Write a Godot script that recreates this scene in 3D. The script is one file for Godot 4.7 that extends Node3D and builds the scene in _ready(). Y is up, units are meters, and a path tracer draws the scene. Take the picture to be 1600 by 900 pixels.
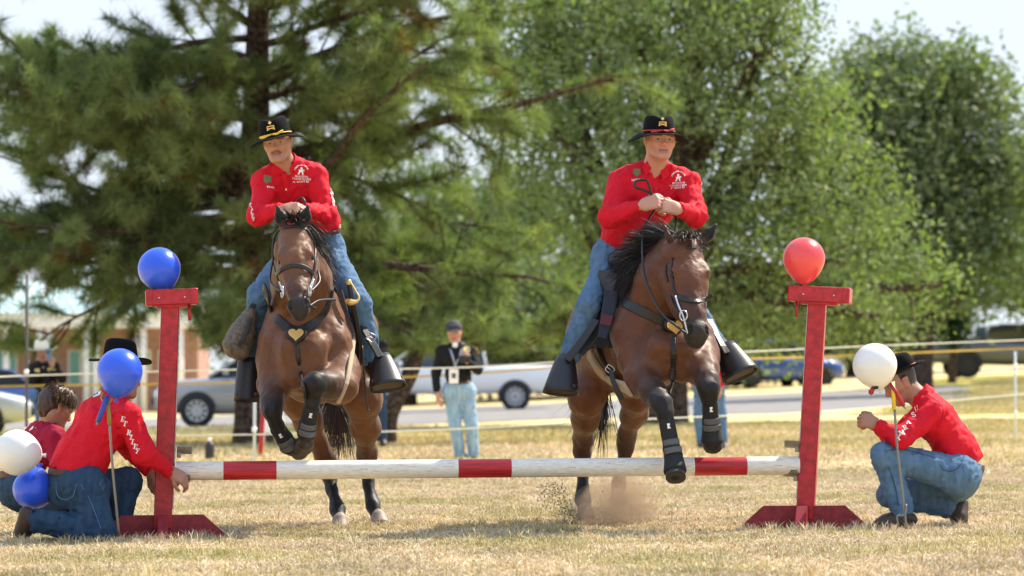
extends Node3D
# Two riders jump a striped pole on a dry show field; helpers kneel at both ends.

const F := 5320.0                      # focal length in pixels of the 1600 px wide photograph
const CAM := Vector3(0.0, 0.84, 20.0)
var cam_basis: Basis
var rng := RandomNumberGenerator.new()
var jobs: Array = []
var used := {}

# ------------------------------------------------------------------ signed distance bodies
class Sdf:
	var A := PackedVector3Array()
	var BA := PackedVector3Array()
	var IL := PackedFloat32Array()
	var RA := PackedFloat32Array()
	var DR := PackedFloat32Array()
	var W := PackedVector3Array()
	var S := PackedFloat32Array()
	var K := PackedFloat32Array()
	var OP := PackedInt32Array()       # 0 joined, 1 cut away, 3 joined with a flat end, 4 flat at both ends, 5 half space kept
	var CA := PackedColorArray()
	var CB := PackedColorArray()
	var amp := 0.0
	var nscale := Vector3.ONE
	var nturn := Basis.IDENTITY
	var noise: FastNoiseLite
	var amp2 := 0.0
	func add(a: Vector3, b: Vector3, ra: float, rb: float, k := 0.03, ca := Color.WHITE, cb = null, w := Vector3.ZERO, s := 1.0, op := 0) -> void:
		var ba := b - a
		if ba.length() < 0.0005:
			ba = Vector3(0, 0.0005, 0)
		var ww := w
		if ww.length() > 0.001:
			var dn := ba.normalized()
			if ba.length() > 0.01:
				ww = ww - dn * ww.dot(dn)
			ww = ww.normalized()
		A.append(a); BA.append(ba); IL.append(1.0 / ba.length_squared())
		RA.append(ra); DR.append(rb - ra); W.append(ww); S.append(s); K.append(k); OP.append(op)
		CA.append(ca); CB.append(ca if cb == null else cb)
	func one(i: int, p: Vector3) -> float:
		var o := OP[i]
		if o == 5:
			return (p - A[i]).dot(W[i])
		var pa := p - A[i]
		var s := S[i]
		if s != 1.0:
			pa += W[i] * (pa.dot(W[i]) * (s - 1.0))
		var t := pa.dot(BA[i]) * IL[i]
		var h := clampf(t, 0.0, 1.0)
		var d := (pa - BA[i] * h).length() - (RA[i] + DR[i] * h)
		if o >= 3:
			var l := sqrt(1.0 / IL[i])
			d = maxf(d, (t - 1.0) * l)
			if o == 4:
				d = maxf(d, -t * l)
		return d
	func list(idx: PackedInt32Array, p: Vector3) -> float:
		var d := 10.0
		for i in idx:
			var o := OP[i]
			var e: float
			if o <= 1:
				var pa := p - A[i]
				var ba := BA[i]
				var s := S[i]
				if s != 1.0:
					var w := W[i]
					pa += w * (pa.dot(w) * (s - 1.0))
				var t := clampf(pa.dot(ba) * IL[i], 0.0, 1.0)
				e = (pa - ba * t).length() - RA[i] - DR[i] * t
			else:
				e = one(i, p)
				if o == 5:
					d = maxf(d, e)
					continue
			var k := K[i]
			if o == 1:
				e = -e
				var h1 := k - absf(d - e)
				d = maxf(d, e)
				if h1 > 0.0:
					d += h1 * h1 / k * 0.25
			else:
				var h := k - absf(d - e)
				d = minf(d, e)
				if h > 0.0:
					d -= h * h / k * 0.25
		if amp > 0.0 and absf(d) < 0.06:
			var q := (nturn * p) * nscale
			d += amp * noise.get_noise_3dv(q)
			if amp2 > 0.0:
				d += amp2 * (absf(noise.get_noise_3dv(q * 1.9 + Vector3(9, 3, 7))) - 0.2)
		return d
	func all() -> PackedInt32Array:
		return PackedInt32Array(range(A.size()))
	func d(p: Vector3) -> float:
		return list(all(), p)
	func normal(p: Vector3) -> Vector3:
		var e := 0.006
		var ix := all()
		return Vector3(list(ix, p + Vector3(e, 0, 0)) - list(ix, p - Vector3(e, 0, 0)), list(ix, p + Vector3(0, e, 0)) - list(ix, p - Vector3(0, e, 0)), list(ix, p + Vector3(0, 0, e)) - list(ix, p - Vector3(0, 0, e))).normalized()
	func hit(o: Vector3, dir: Vector3, far := 60.0):
		var t := 0.0
		var ix := all()
		for n in 320:
			var p := o + dir * t
			var e := list(ix, p)
			if e < 0.0012:
				return p
			t += maxf(e * 0.45, 0.0008)
			if t > far:
				return null
		return null
	func color(idx: PackedInt32Array, p: Vector3, sg := 0.012) -> Color:
		var ds := PackedFloat32Array()
		var m := 99.0
		for i in idx:
			var e := 99.0 if (OP[i] == 1 or OP[i] == 5) else one(i, p)
			ds.append(e)
			m = minf(m, e)
		var c := Color(0, 0, 0)
		var wsum := 0.0
		var n := 0
		for i in idx:
			var w := exp(-(ds[n] - m) / sg)
			n += 1
			if w < 0.01:
				continue
			var h := clampf((p - A[i]).dot(BA[i]) * IL[i], 0.0, 1.0)
			c += CA[i].lerp(CB[i], h) * w
			wsum += w
		c = c / wsum
		c.a = 1.0
		return c

class Job:
	var s: Sdf
	var cell := 0.014
	var tint = null
	var colored := false
	var V := PackedVector3Array()
	var N := PackedVector3Array()
	var C := PackedColorArray()
	var I := PackedInt32Array()
	var mi: MeshInstance3D
	var mat: Material
	const B := 6
	func key(x: int, y: int, z: int) -> int:
		return ((x + 100000) * 262144 + (y + 100000)) * 262144 + (z + 100000)
	func run() -> void:
		var bs := cell * B
		var hd := bs * 0.8661
		var blocks := {}
		var low := {}
		for i in s.A.size():
			if s.OP[i] == 5:
				continue
			var a := s.A[i]
			var b := a + s.BA[i]
			var m: float = hd + s.K[i] + s.amp + 0.002
			var r := maxf(s.RA[i], s.RA[i] + s.DR[i]) + m * 0.7
			var lo := ((a.min(b) - Vector3(r, r, r)) / bs).floor()
			var hi := ((a.max(b) + Vector3(r, r, r)) / bs).floor()
			for x in range(int(lo.x), int(hi.x) + 1):
				for y in range(int(lo.y), int(hi.y) + 1):
					for z in range(int(lo.z), int(hi.z) + 1):
						var c := (Vector3(x, y, z) + Vector3(0.5, 0.5, 0.5)) * bs
						var d: float = s.one(i, c)
						if d > 0.0:
							d /= maxf(s.S[i], 1.0)
						if d < m:
							var kb := Vector3i(x, y, z)
							if not blocks.has(kb):
								blocks[kb] = PackedInt32Array()
								low[kb] = 99.0
							blocks[kb].append(i)
							if s.OP[i] != 1:
								low[kb] = minf(low[kb], d / maxf(s.S[i], 1.0))
		var lip := 1.0
		for e in s.S:
			lip = maxf(lip, e)
		var halves := PackedInt32Array()
		for i in s.A.size():
			if s.OP[i] == 5:
				halves.append(i)
		var cutters := s.OP.has(1) or halves.size() > 0
		var at := {}
		var n1 := B + 1
		var vals := PackedFloat32Array()
		vals.resize(n1 * n1 * n1)
		var quads := []
		var near := {}
		for kb: Vector3i in blocks:
			if low[kb] < -(hd + 0.01) and not cutters:
				continue
			var ix: PackedInt32Array = blocks[kb]
			if halves.size():
				ix = ix.duplicate()
				ix.append_array(halves)
			var base := Vector3(kb) * bs
			var mid: float = s.list(ix, base + Vector3(bs, bs, bs) * 0.5)
			if absf(mid) > (hd + s.amp + s.amp2) * lip:
				continue
			var anyp := false
			var anyn := false
			var q := 0
			for x in n1:
				for y in n1:
					for z in n1:
						var v: float = s.list(ix, base + Vector3(x, y, z) * cell)
						vals[q] = v
						q += 1
						if v < 0.0:
							anyn = true
						else:
							anyp = true
			if not (anyn and anyp):
				continue
			var g := kb * B
			for x in B:
				for y in B:
					for z in B:
						var o := (x * n1 + y) * n1 + z
						var v0 := vals[o]
						var v1 := vals[o + 1]
						var v2 := vals[o + n1]
						var v3 := vals[o + n1 + 1]
						var o2 := o + n1 * n1
						var v4 := vals[o2]
						var v5 := vals[o2 + 1]
						var v6 := vals[o2 + n1]
						var v7 := vals[o2 + n1 + 1]
						var c := int(v0 < 0) + int(v1 < 0) + int(v2 < 0) + int(v3 < 0) + int(v4 < 0) + int(v5 < 0) + int(v6 < 0) + int(v7 < 0)
						if c == 0 or c == 8:
							continue
						var sum := Vector3.ZERO
						var cnt := 0
						# edges along z, y, x
						if (v0 < 0) != (v1 < 0): sum += Vector3(0, 0, v0 / (v0 - v1)); cnt += 1
						if (v2 < 0) != (v3 < 0): sum += Vector3(0, 1, v2 / (v2 - v3)); cnt += 1
						if (v4 < 0) != (v5 < 0): sum += Vector3(1, 0, v4 / (v4 - v5)); cnt += 1
						if (v6 < 0) != (v7 < 0): sum += Vector3(1, 1, v6 / (v6 - v7)); cnt += 1
						if (v0 < 0) != (v2 < 0): sum += Vector3(0, v0 / (v0 - v2), 0); cnt += 1
						if (v1 < 0) != (v3 < 0): sum += Vector3(0, v1 / (v1 - v3), 1); cnt += 1
						if (v4 < 0) != (v6 < 0): sum += Vector3(1, v4 / (v4 - v6), 0); cnt += 1
						if (v5 < 0) != (v7 < 0): sum += Vector3(1, v5 / (v5 - v7), 1); cnt += 1
						if (v0 < 0) != (v4 < 0): sum += Vector3(v0 / (v0 - v4), 0, 0); cnt += 1
						if (v1 < 0) != (v5 < 0): sum += Vector3(v1 / (v1 - v5), 0, 1); cnt += 1
						if (v2 < 0) != (v6 < 0): sum += Vector3(v2 / (v2 - v6), 1, 0); cnt += 1
						if (v3 < 0) != (v7 < 0): sum += Vector3(v3 / (v3 - v7), 1, 1); cnt += 1
						var p: Vector3 = base + (Vector3(x, y, z) + sum / cnt) * cell
						at[key(g.x + x, g.y + y, g.z + z)] = V.size()
						V.append(p)
						if colored:
							var cc: Color = s.color(ix, p)
							if tint != null:
								cc = tint.call(p, cc)
							C.append(cc)
						if (v0 < 0) != (v4 < 0): quads.append([0, g.x + x, g.y + y, g.z + z, v0 < 0])
						if (v0 < 0) != (v2 < 0): quads.append([1, g.x + x, g.y + y, g.z + z, v0 < 0])
						if (v0 < 0) != (v1 < 0): quads.append([2, g.x + x, g.y + y, g.z + z, v0 < 0])
		N.resize(V.size())
		for f in quads:
			var x: int = f[1]
			var y: int = f[2]
			var z: int = f[3]
			var ks: Array
			match f[0]:
				0: ks = [key(x, y - 1, z - 1), key(x, y, z - 1), key(x, y, z), key(x, y - 1, z)]
				1: ks = [key(x - 1, y, z - 1), key(x - 1, y, z), key(x, y, z), key(x, y, z - 1)]
				2: ks = [key(x - 1, y - 1, z), key(x, y - 1, z), key(x, y, z), key(x - 1, y, z)]
			var i0: int = at.get(ks[0], -1)
			var i1: int = at.get(ks[1], -1)
			var i2: int = at.get(ks[2], -1)
			var i3: int = at.get(ks[3], -1)
			if i0 < 0 or i1 < 0 or i2 < 0 or i3 < 0:
				continue
			if not f[4]:
				var t := i1
				i1 = i3
				i3 = t
			# counter-clockwise seen from outside here; clockwise is Godot's front
			var n := (V[i2] - V[i0]).cross(V[i3] - V[i1])
			N[i0] += n; N[i1] += n; N[i2] += n; N[i3] += n
			I.append_array(PackedInt32Array([i0, i2, i1, i0, i3, i2]))
		for i in N.size():
			N[i] = N[i].normalized()

func queue(parent: Node, called: String, s: Sdf, cell: float, m: Material, colored := false, tint = null) -> MeshInstance3D:
	var o := MeshInstance3D.new()
	o.name = called
	parent.add_child(o, true)
	var j := Job.new()
	j.s = s; j.cell = cell; j.mi = o; j.mat = m; j.colored = colored; j.tint = tint
	jobs.append([j])
	return o

func queue_more(s: Sdf, cell: float, colored := false, tint = null) -> void:
	# a second grid added to the mesh queued last
	var j := Job.new()
	j.s = s; j.cell = cell; j.colored = colored; j.tint = tint
	jobs[-1].append(j)

var flat_jobs: Array = []
func _run_job(i: int) -> void:
	flat_jobs[i].run()

func run_jobs() -> void:
	flat_jobs = []
	for g in jobs:
		for j in g:
			flat_jobs.append(j)
	var id := WorkerThreadPool.add_group_task(_run_job, flat_jobs.size(), -1, true)
	WorkerThreadPool.wait_for_group_task_completion(id)
	for g in jobs:
		var V := PackedVector3Array()
		var N := PackedVector3Array()
		var C := PackedColorArray()
		var I := PackedInt32Array()
		for j: Job in g:
			var o := V.size()
			V.append_array(j.V)
			N.append_array(j.N)
			C.append_array(j.C)
			for i in j.I:
				I.append(i + o)
		var j0: Job = g[0]
		var inv := j0.mi.global_transform.affine_inverse()
		for i in V.size():
			V[i] = inv * V[i]
		var arr := []
		arr.resize(Mesh.ARRAY_MAX)
		arr[Mesh.ARRAY_VERTEX] = V
		arr[Mesh.ARRAY_NORMAL] = N
		if j0.colored:
			arr[Mesh.ARRAY_COLOR] = C
		arr[Mesh.ARRAY_INDEX] = I
		var am := ArrayMesh.new()
		if V.size() > 0:
			am.add_surface_from_arrays(Mesh.PRIMITIVE_TRIANGLES, arr)
			am.surface_set_material(0, j0.mat)
		else:
			print("EMPTY ", j0.mi.name)
		j0.mi.mesh = am
	jobs = []

# ------------------------------------------------------------------ places
func ray(px: float, py: float) -> Vector3:
	return cam_basis * Vector3((px - 800.0) / F, (450.0 - py) / F, -1.0)

func pix(px: float, py: float, z: float) -> Vector3:
	var r := ray(px, py)
	return CAM + r * ((z - CAM.z) / r.z)

func height(x: float, z: float) -> float:
	var dd := 20.0 - z
	var near := 0.012 * clampf(x, -8.0, 8.0) * (1.0 - smoothstep(28.0, 50.0, dd))
	var t := maxf(dd - 30.0, 0.0)
	var ramp := 0.0155 * (t - 6.0 * (1.0 - exp(-t / 6.0)))
	ramp = minf(ramp, 4.0)
	return near + ramp * clampf(0.45 + 0.035 * x, 0.0, 1.2)

func ground_at(px: float, z: float) -> Vector3:
	var x := (px - 800.0) / F * (20.0 - z)
	return Vector3(x, height(x, z), z)

# ------------------------------------------------------------------ nodes
func numbered(called: String) -> String:
	if not used.has(called):
		used[called] = 0
		return called
	used[called] += 1
	return "%s_%03d" % [called, used[called]]

func thing(called: String, label: String, category: String, at := Vector3.ZERO, group := "") -> Node3D:
	var o := Node3D.new()
	o.name = numbered(called)
	add_child(o)
	o.position = at
	o.set_meta("label", label)
	o.set_meta("category", category)
	if group != "":
		o.set_meta("group", group)
	return o

func part(parent: Node, called: String, m: Mesh, mat: Material = null) -> MeshInstance3D:
	var o := MeshInstance3D.new()
	o.name = called
	o.mesh = m
	if parent is Node3D and parent != self:
		o.transform = parent.global_transform.affine_inverse()
	if mat:
		if m is ArrayMesh:
			for i in m.get_surface_count():
				m.surface_set_material(i, mat)
		else:
			o.material_override = mat
	parent.add_child(o, true)
	return o

# a part whose mesh is in its parent's own axes
func own_part(parent: Node, called: String, m: Mesh, mt: Material = null) -> MeshInstance3D:
	var o := part(parent, called, m, mt)
	o.transform = Transform3D.IDENTITY
	return o

func setting(called: String, m: Mesh, mat: Material) -> MeshInstance3D:
	var o := part(self, called, m, mat)
	o.set_meta("kind", "structure")
	return o

# ------------------------------------------------------------------ materials
func lin(r: float, g: float, b: float) -> Color:
	return Color(r, g, b).linear_to_srgb()

func mat(r: float, g: float, b: float, rough := 0.7, metal := 0.0, spec := 0.5) -> StandardMaterial3D:
	var m := StandardMaterial3D.new()
	m.albedo_color = lin(r, g, b)
	m.roughness = rough
	m.metallic = metal
	m.metallic_specular = spec
	return m

func noise_image(size: int, freq: float, sd: int, lo: Color, hi: Color, oct := 4, kind := FastNoiseLite.TYPE_SIMPLEX_SMOOTH, contrast := 1.0) -> Image:
	var f := FastNoiseLite.new()
	f.noise_type = kind
	f.seed = sd
	f.frequency = freq
	f.fractal_octaves = oct
	var g := f.get_seamless_image(size, size)
	g.convert(Image.FORMAT_RGB8)
	for y in size:
		for x in size:
			var v := clampf((g.get_pixel(x, y).r - 0.5) * contrast + 0.5, 0.0, 1.0)
			g.set_pixel(x, y, lo.lerp(hi, v))
	return g

func tex(i: Image) -> ImageTexture:
	i.generate_mipmaps()
	return ImageTexture.create_from_image(i)

func triplanar(m: StandardMaterial3D, t: Texture2D, scale: float) -> StandardMaterial3D:
	m.albedo_texture = t
	m.uv1_triplanar = true
	m.uv1_scale = Vector3(scale, scale, scale)
	return m

func bumped(m: StandardMaterial3D, t: Texture2D, cm: float, scale: float) -> StandardMaterial3D:
	m.heightmap_enabled = true
	m.heightmap_texture = t
	m.heightmap_scale = cm
	m.uv1_triplanar = true
	m.uv1_scale = Vector3(scale, scale, scale)
	return m

# ------------------------------------------------------------------ mesh helpers
func st() -> SurfaceTool:
	var s := SurfaceTool.new()
	s.begin(Mesh.PRIMITIVE_TRIANGLES)
	return s

func quad(s: SurfaceTool, a: Vector3, b: Vector3, c: Vector3, d: Vector3) -> void:
	for v in [a, b, c, a, c, d]:
		s.add_vertex(v)

func done(s: SurfaceTool) -> ArrayMesh:
	s.generate_normals()
	return s.commit()

# box with chamfered edges, axes b, centre c, half sizes h
func box(s: SurfaceTool, c: Vector3, h: Vector3, b := Basis.IDENTITY, ch := 0.004) -> void:
	var e := Vector3(maxf(h.x - ch, 0.0), maxf(h.y - ch, 0.0), maxf(h.z - ch, 0.0))
	s.set_smooth_group(-1)
	var ax := [Vector3(1, 0, 0), Vector3(0, 1, 0), Vector3(0, 0, 1)]
	for i in 3:
		var u: Vector3 = ax[(i + 1) % 3]
		var v: Vector3 = ax[(i + 2) % 3]
		for sg in [-1.0, 1.0]:
			var o: Vector3 = ax[i] * h[i] * sg
			var eu := u * e[(i + 1) % 3]
			var ev := v * e[(i + 2) % 3]
			var p := [o - eu - ev, o + eu - ev, o + eu + ev, o - eu + ev]
			if sg > 0:
				p.reverse()
			quad(s, c + b * p[0], c + b * p[1], c + b * p[2], c + b * p[3])
	for i in 3:
		var j := (i + 1) % 3
		var k := (i + 2) % 3
		for si in [-1.0, 1.0]:
			for sj in [-1.0, 1.0]:
				var p1: Vector3 = ax[i] * h[i] * si + ax[j] * e[j] * sj
				var p2: Vector3 = ax[i] * e[i] * si + ax[j] * h[j] * sj
				var dk: Vector3 = ax[k] * e[k]
				if si * sj > 0:
					quad(s, c + b * (p1 - dk), c + b * (p1 + dk), c + b * (p2 + dk), c + b * (p2 - dk))
				else:
					quad(s, c + b * (p2 - dk), c + b * (p2 + dk), c + b * (p1 + dk), c + b * (p1 - dk))
	for si in [-1.0, 1.0]:
		for sj in [-1.0, 1.0]:
			for sk in [-1.0, 1.0]:
				var sgn := Vector3(si, sj, sk)
				var pts := [Vector3(h.x, e.y, e.z) * sgn, Vector3(e.x, h.y, e.z) * sgn, Vector3(e.x, e.y, h.z) * sgn]
				if si * sj * sk > 0:
					pts.reverse()
				for q in pts:
					s.add_vertex(c + b * q)

func box_mesh(c: Vector3, h: Vector3, b := Basis.IDENTITY, ch := 0.004) -> ArrayMesh:
	var s := st()
	box(s, c, h, b, ch)
	return done(s)

func frame_along(d: Vector3, hint := Vector3.UP) -> Basis:
	var y := d.normalized()
	var x := hint.cross(y)
	if x.length() < 0.01:
		x = Vector3.RIGHT.cross(y)
	x = x.normalized()
	return Basis(x, y, x.cross(y).normalized())

# smooth tube through points; radii per point
func tube(s: SurfaceTool, pts: Array, radii, sides := 8, caps := true, flat := 1.0, hint := Vector3(0.13, 0.2, 0.97)) -> void:
	var rings := []
	var n := pts.size()
	s.set_smooth_group(1)
	for i in n:
		var d: Vector3 = (pts[mini(i + 1, n - 1)] - pts[maxi(i - 1, 0)])
		var b := frame_along(d, hint)
		var r: float = radii if radii is float else radii[i]
		var ring := []
		for k in sides:
			var a := TAU * k / sides
			ring.append(pts[i] + b.x * cos(a) * r + b.z * sin(a) * r * flat)
		rings.append(ring)
	for i in n - 1:
		for k in sides:
			var k2 := (k + 1) % sides
			quad(s, rings[i][k], rings[i][k2], rings[i + 1][k2], rings[i + 1][k])
	if caps:
		for k in sides:
			var k2 := (k + 1) % sides
			for v in [pts[0], rings[0][k2], rings[0][k]]:
				s.add_vertex(v)
			for v in [pts[n - 1], rings[n - 1][k], rings[n - 1][k2]]:
				s.add_vertex(v)

func smooth_path(p: Array, sub := 6) -> Array:
	var out := []
	var n := p.size()
	for i in n - 1:
		var a: Vector3 = p[maxi(i - 1, 0)]
		var b: Vector3 = p[i]
		var c: Vector3 = p[i + 1]
		var d: Vector3 = p[mini(i + 2, n - 1)]
		for k in sub:
			out.append(b.cubic_interpolate(c, a, d, float(k) / sub))
	out.append(p[n - 1])
	return out

func tube_mesh(pts: Array, radii, sides := 8, sub := 0) -> ArrayMesh:
	var s := st()
	var p := smooth_path(pts, sub) if sub > 0 else pts
	var r = radii
	if sub > 0 and not radii is float:
		r = []
		for i in p.size():
			var t: float = float(i) / (p.size() - 1) * (radii.size() - 1)
			var k := mini(int(t), radii.size() - 2)
			r.append(lerpf(radii[k], radii[k + 1], t - k))
	tube(s, p, r, sides)
	return done(s)

# strap: ribbon with thickness along points with normals
func strap(pts: Array, nrm: Array, width, thick := 0.005, lift := 0.0) -> ArrayMesh:
	var s := st()
	s.set_smooth_group(-1)
	var n := pts.size()
	var rings := []
	for i in n:
		var t: Vector3 = (pts[mini(i + 1, n - 1)] - pts[maxi(i - 1, 0)]).normalized()
		var nn: Vector3 = nrm[i]
		nn = (nn - t * nn.dot(t)).normalized()
		var c := t.cross(nn)
		var w: float = (width if width is float else width[i]) * 0.5
		var p: Vector3 = pts[i] + nn * lift
		rings.append([p - c * w - nn * thick * 0.5, p - c * w + nn * thick * 0.5, p - c * (w - thick * 0.6) + nn * thick, p + c * (w - thick * 0.6) + nn * thick, p + c * w + nn * thick * 0.5, p + c * w - nn * thick * 0.5])
	for i in n - 1:
		for k in 6:
			var k2 := (k + 1) % 6
			quad(s, rings[i][k], rings[i + 1][k], rings[i + 1][k2], rings[i][k2])
	for e in [0, n - 1]:
		var r: Array = rings[e]
		quad(s, r[0], r[1], r[4], r[5])
		quad(s, r[1], r[2], r[3], r[4])
	return done(s)

# strap laid on a body along photo pixels
func strap_on(s: Sdf, pixels: Array, width, thick := 0.005, sub := 5) -> ArrayMesh:
	var p := []
	var nn := []
	var lastz := 0.0
	for q in pixels:
		if q is Vector3:
			p.append(q)
			nn.append(s.normal(q))
			continue
		if q.size() > 2:
			var w := pix(q[0], q[1], q[2])
			p.append(w)
			nn.append(s.normal(w))
			lastz = w.z
			continue
		var h = on_body(s, q[0], q[1])
		if h == null:
			h = pix(q[0], q[1], lastz)
		lastz = h.z
		p.append(h)
		nn.append(s.normal(h))
	var sp := smooth_path(p, sub)
	var sn := smooth_path(nn, sub)
	var fn := []
	for v in sn:
		fn.append(v.normalized())
	var w2 = width
	if not width is float:
		w2 = []
		for i in sp.size():
			var t: float = float(i) / (sp.size() - 1) * (width.size() - 1)
			var k := mini(int(t), width.size() - 2)
			w2.append(lerpf(width[k], width[k + 1], t - k))
	return strap(sp, fn, w2, thick, 0.0035)

func on_body(s: Sdf, px: float, py: float):
	var r := ray(px, py).normalized()
	return s.hit(CAM + r * 15.0, r, 90.0)

# flat plate with an outline, laid on a body: outline in metres round a centre pixel
func plate_on(s: Sdf, px: float, py: float, outline: PackedVector2Array, thick := 0.004, turn := 0.0, lift := 0.002) -> ArrayMesh:
	var c = on_body(s, px, py)
	if c == null:
		print("MISS plate ", px, " ", py)
		c = pix(px, py, 0.0)
	var n: Vector3 = s.normal(c)
	var up := (Vector3.UP - n * n.y).normalized().rotated(n, turn)
	var rt := up.cross(n)
	var t := st()
	t.set_smooth_group(-1)
	var ix := Geometry2D.triangulate_polygon(outline)
	var top := []
	for v in outline:
		var q: Vector3 = c + rt * v.x + up * v.y + n * 0.05
		var h = s.hit(q, -n, 0.12)
		top.append((h if h != null else q - n * 0.05) + n * (thick + lift))
	for i in ix:
		t.add_vertex(top[i])
	for i in outline.size():
		var j := (i + 1) % outline.size()
		quad(t, top[i], top[j], top[j] - n * (thick + lift + 0.003), top[i] - n * (thick + lift + 0.003))
	return done(t)

# lettering laid on a body
func text_on(parent: Node, s: Sdf, px: float, py: float, words: String, size: float, m: Material, turn := 0.0, called := "lettering", serif := true, stretch := 1.0) -> void:
	var c = on_body(s, px, py)
	if c == null:
		print("MISS text ", words)
		return
	var n: Vector3 = (s.normal(c) + (CAM - c).normalized() * 0.9).normalized()
	var up := (Vector3.UP - n * n.y).normalized().rotated(n, turn)
	var rt := up.cross(n)
	letters(parent, s, c, rt, up, n, words, size, m, called, serif, stretch)

func letters(parent: Node, s: Sdf, c: Vector3, rt: Vector3, up: Vector3, n: Vector3, words: String, size: float, m: Material, called := "lettering", serif := true, stretch := 1.0) -> void:
	var tm := text_mesh(words, size, serif, 0.002)
	var arr := tm.get_mesh_arrays()
	var v: PackedVector3Array = arr[Mesh.ARRAY_VERTEX]
	var ix: PackedInt32Array = arr[Mesh.ARRAY_INDEX]
	var t := st()
	t.set_smooth_group(-1)
	var memo := {}
	for i in ix:
		var q := v[i]
		var k := Vector2(q.x, q.y)
		if not memo.has(k):
			var w := c + rt * q.x * stretch + up * q.y + n * 0.05
			var e := n * 0.0
			if s != null:
				var h = s.hit(w, -n, 0.12)
				w = (h if h != null else w - n * 0.05)
			else:
				w = w - n * 0.05
			memo[k] = w + e
		t.add_vertex(memo[k] + n * (0.003 + q.z * 0.5))
	part(parent, called, done(t), m)

func text_mesh(words: String, size: float, serif := true, depth := 0.002) -> TextMesh:
	var f := SystemFont.new()
	f.font_names = PackedStringArray(["Droid Serif" if serif else "Droid Sans"])
	f.font_weight = 700
	var tm := TextMesh.new()
	tm.text = words
	tm.font = f
	tm.font_size = 32
	tm.pixel_size = size / 23.0
	tm.depth = depth
	tm.curve_step = 4.0
	return tm

func _ready() -> void:
	# ---- camera, sky, sun, exposure
	rng.seed = 77
	cam_basis = Basis(Vector3.RIGHT, atan(165.0 / F))
	var cam := Camera3D.new()
	cam.name = "camera"
	add_child(cam)
	cam.transform = Transform3D(cam_basis, CAM)
	cam.keep_aspect = Camera3D.KEEP_HEIGHT
	var at := CameraAttributesPhysical.new()
	at.frustum_focal_length = 142.0
	at.exposure_aperture = 4.0
	at.frustum_focus_distance = 19.95
	at.frustum_near = 0.1
	at.frustum_far = 900.0
	cam.attributes = at
	cam.fov = rad_to_deg(2.0 * atan(450.0 / F))
	cam.near = 0.1
	cam.far = 900.0
	cam.current = true
	var env := Environment.new()
	env.background_mode = Environment.BG_SKY
	var sm := ProceduralSkyMaterial.new()
	sm.sky_top_color = Color(0.60, 0.67, 0.77)
	sm.sky_horizon_color = Color(0.672, 0.695, 0.715)
	sm.sky_curve = 0.22
	sm.ground_bottom_color = Color(0.45, 0.42, 0.34)
	sm.ground_horizon_color = Color(0.62, 0.63, 0.62)
	sm.sun_angle_max = 1.0
	sm.energy_multiplier = 1.2
	var sky := Sky.new()
	sky.sky_material = sm
	env.sky = sky
	env.tonemap_mode = Environment.TONE_MAPPER_LINEAR
	env.tonemap_exposure = 2.0
	env.sdfgi_enabled = true
	env.ssao_enabled = true
	env.ssil_enabled = true
	env.volumetric_fog_enabled = true
	env.volumetric_fog_density = 0.0
	var we := WorldEnvironment.new()
	we.name = "world"
	we.environment = env
	add_child(we)
	var sun := DirectionalLight3D.new()
	sun.name = "sun"
	sun.light_energy = 1.4
	sun.light_color = Color(1.0, 0.955, 0.88)
	sun.light_angular_distance = 0.55
	sun.shadow_enabled = true
	add_child(sun)
	sun.look_at_from_position(Vector3.ZERO, -Vector3(0.50, 0.76, -0.40), Vector3.UP)
	wrinkle = FastNoiseLite.new()
	wrinkle.seed = 3
	wrinkle.frequency = 1.0
	wrinkle.fractal_octaves = 2
	make_materials()
	var t0 := Time.get_ticks_msec()
	build_all()
	print("built ", Time.get_ticks_msec() - t0)
	run_jobs()
	print("meshed ", Time.get_ticks_msec() - t0, " fov ", cam.fov)

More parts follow.
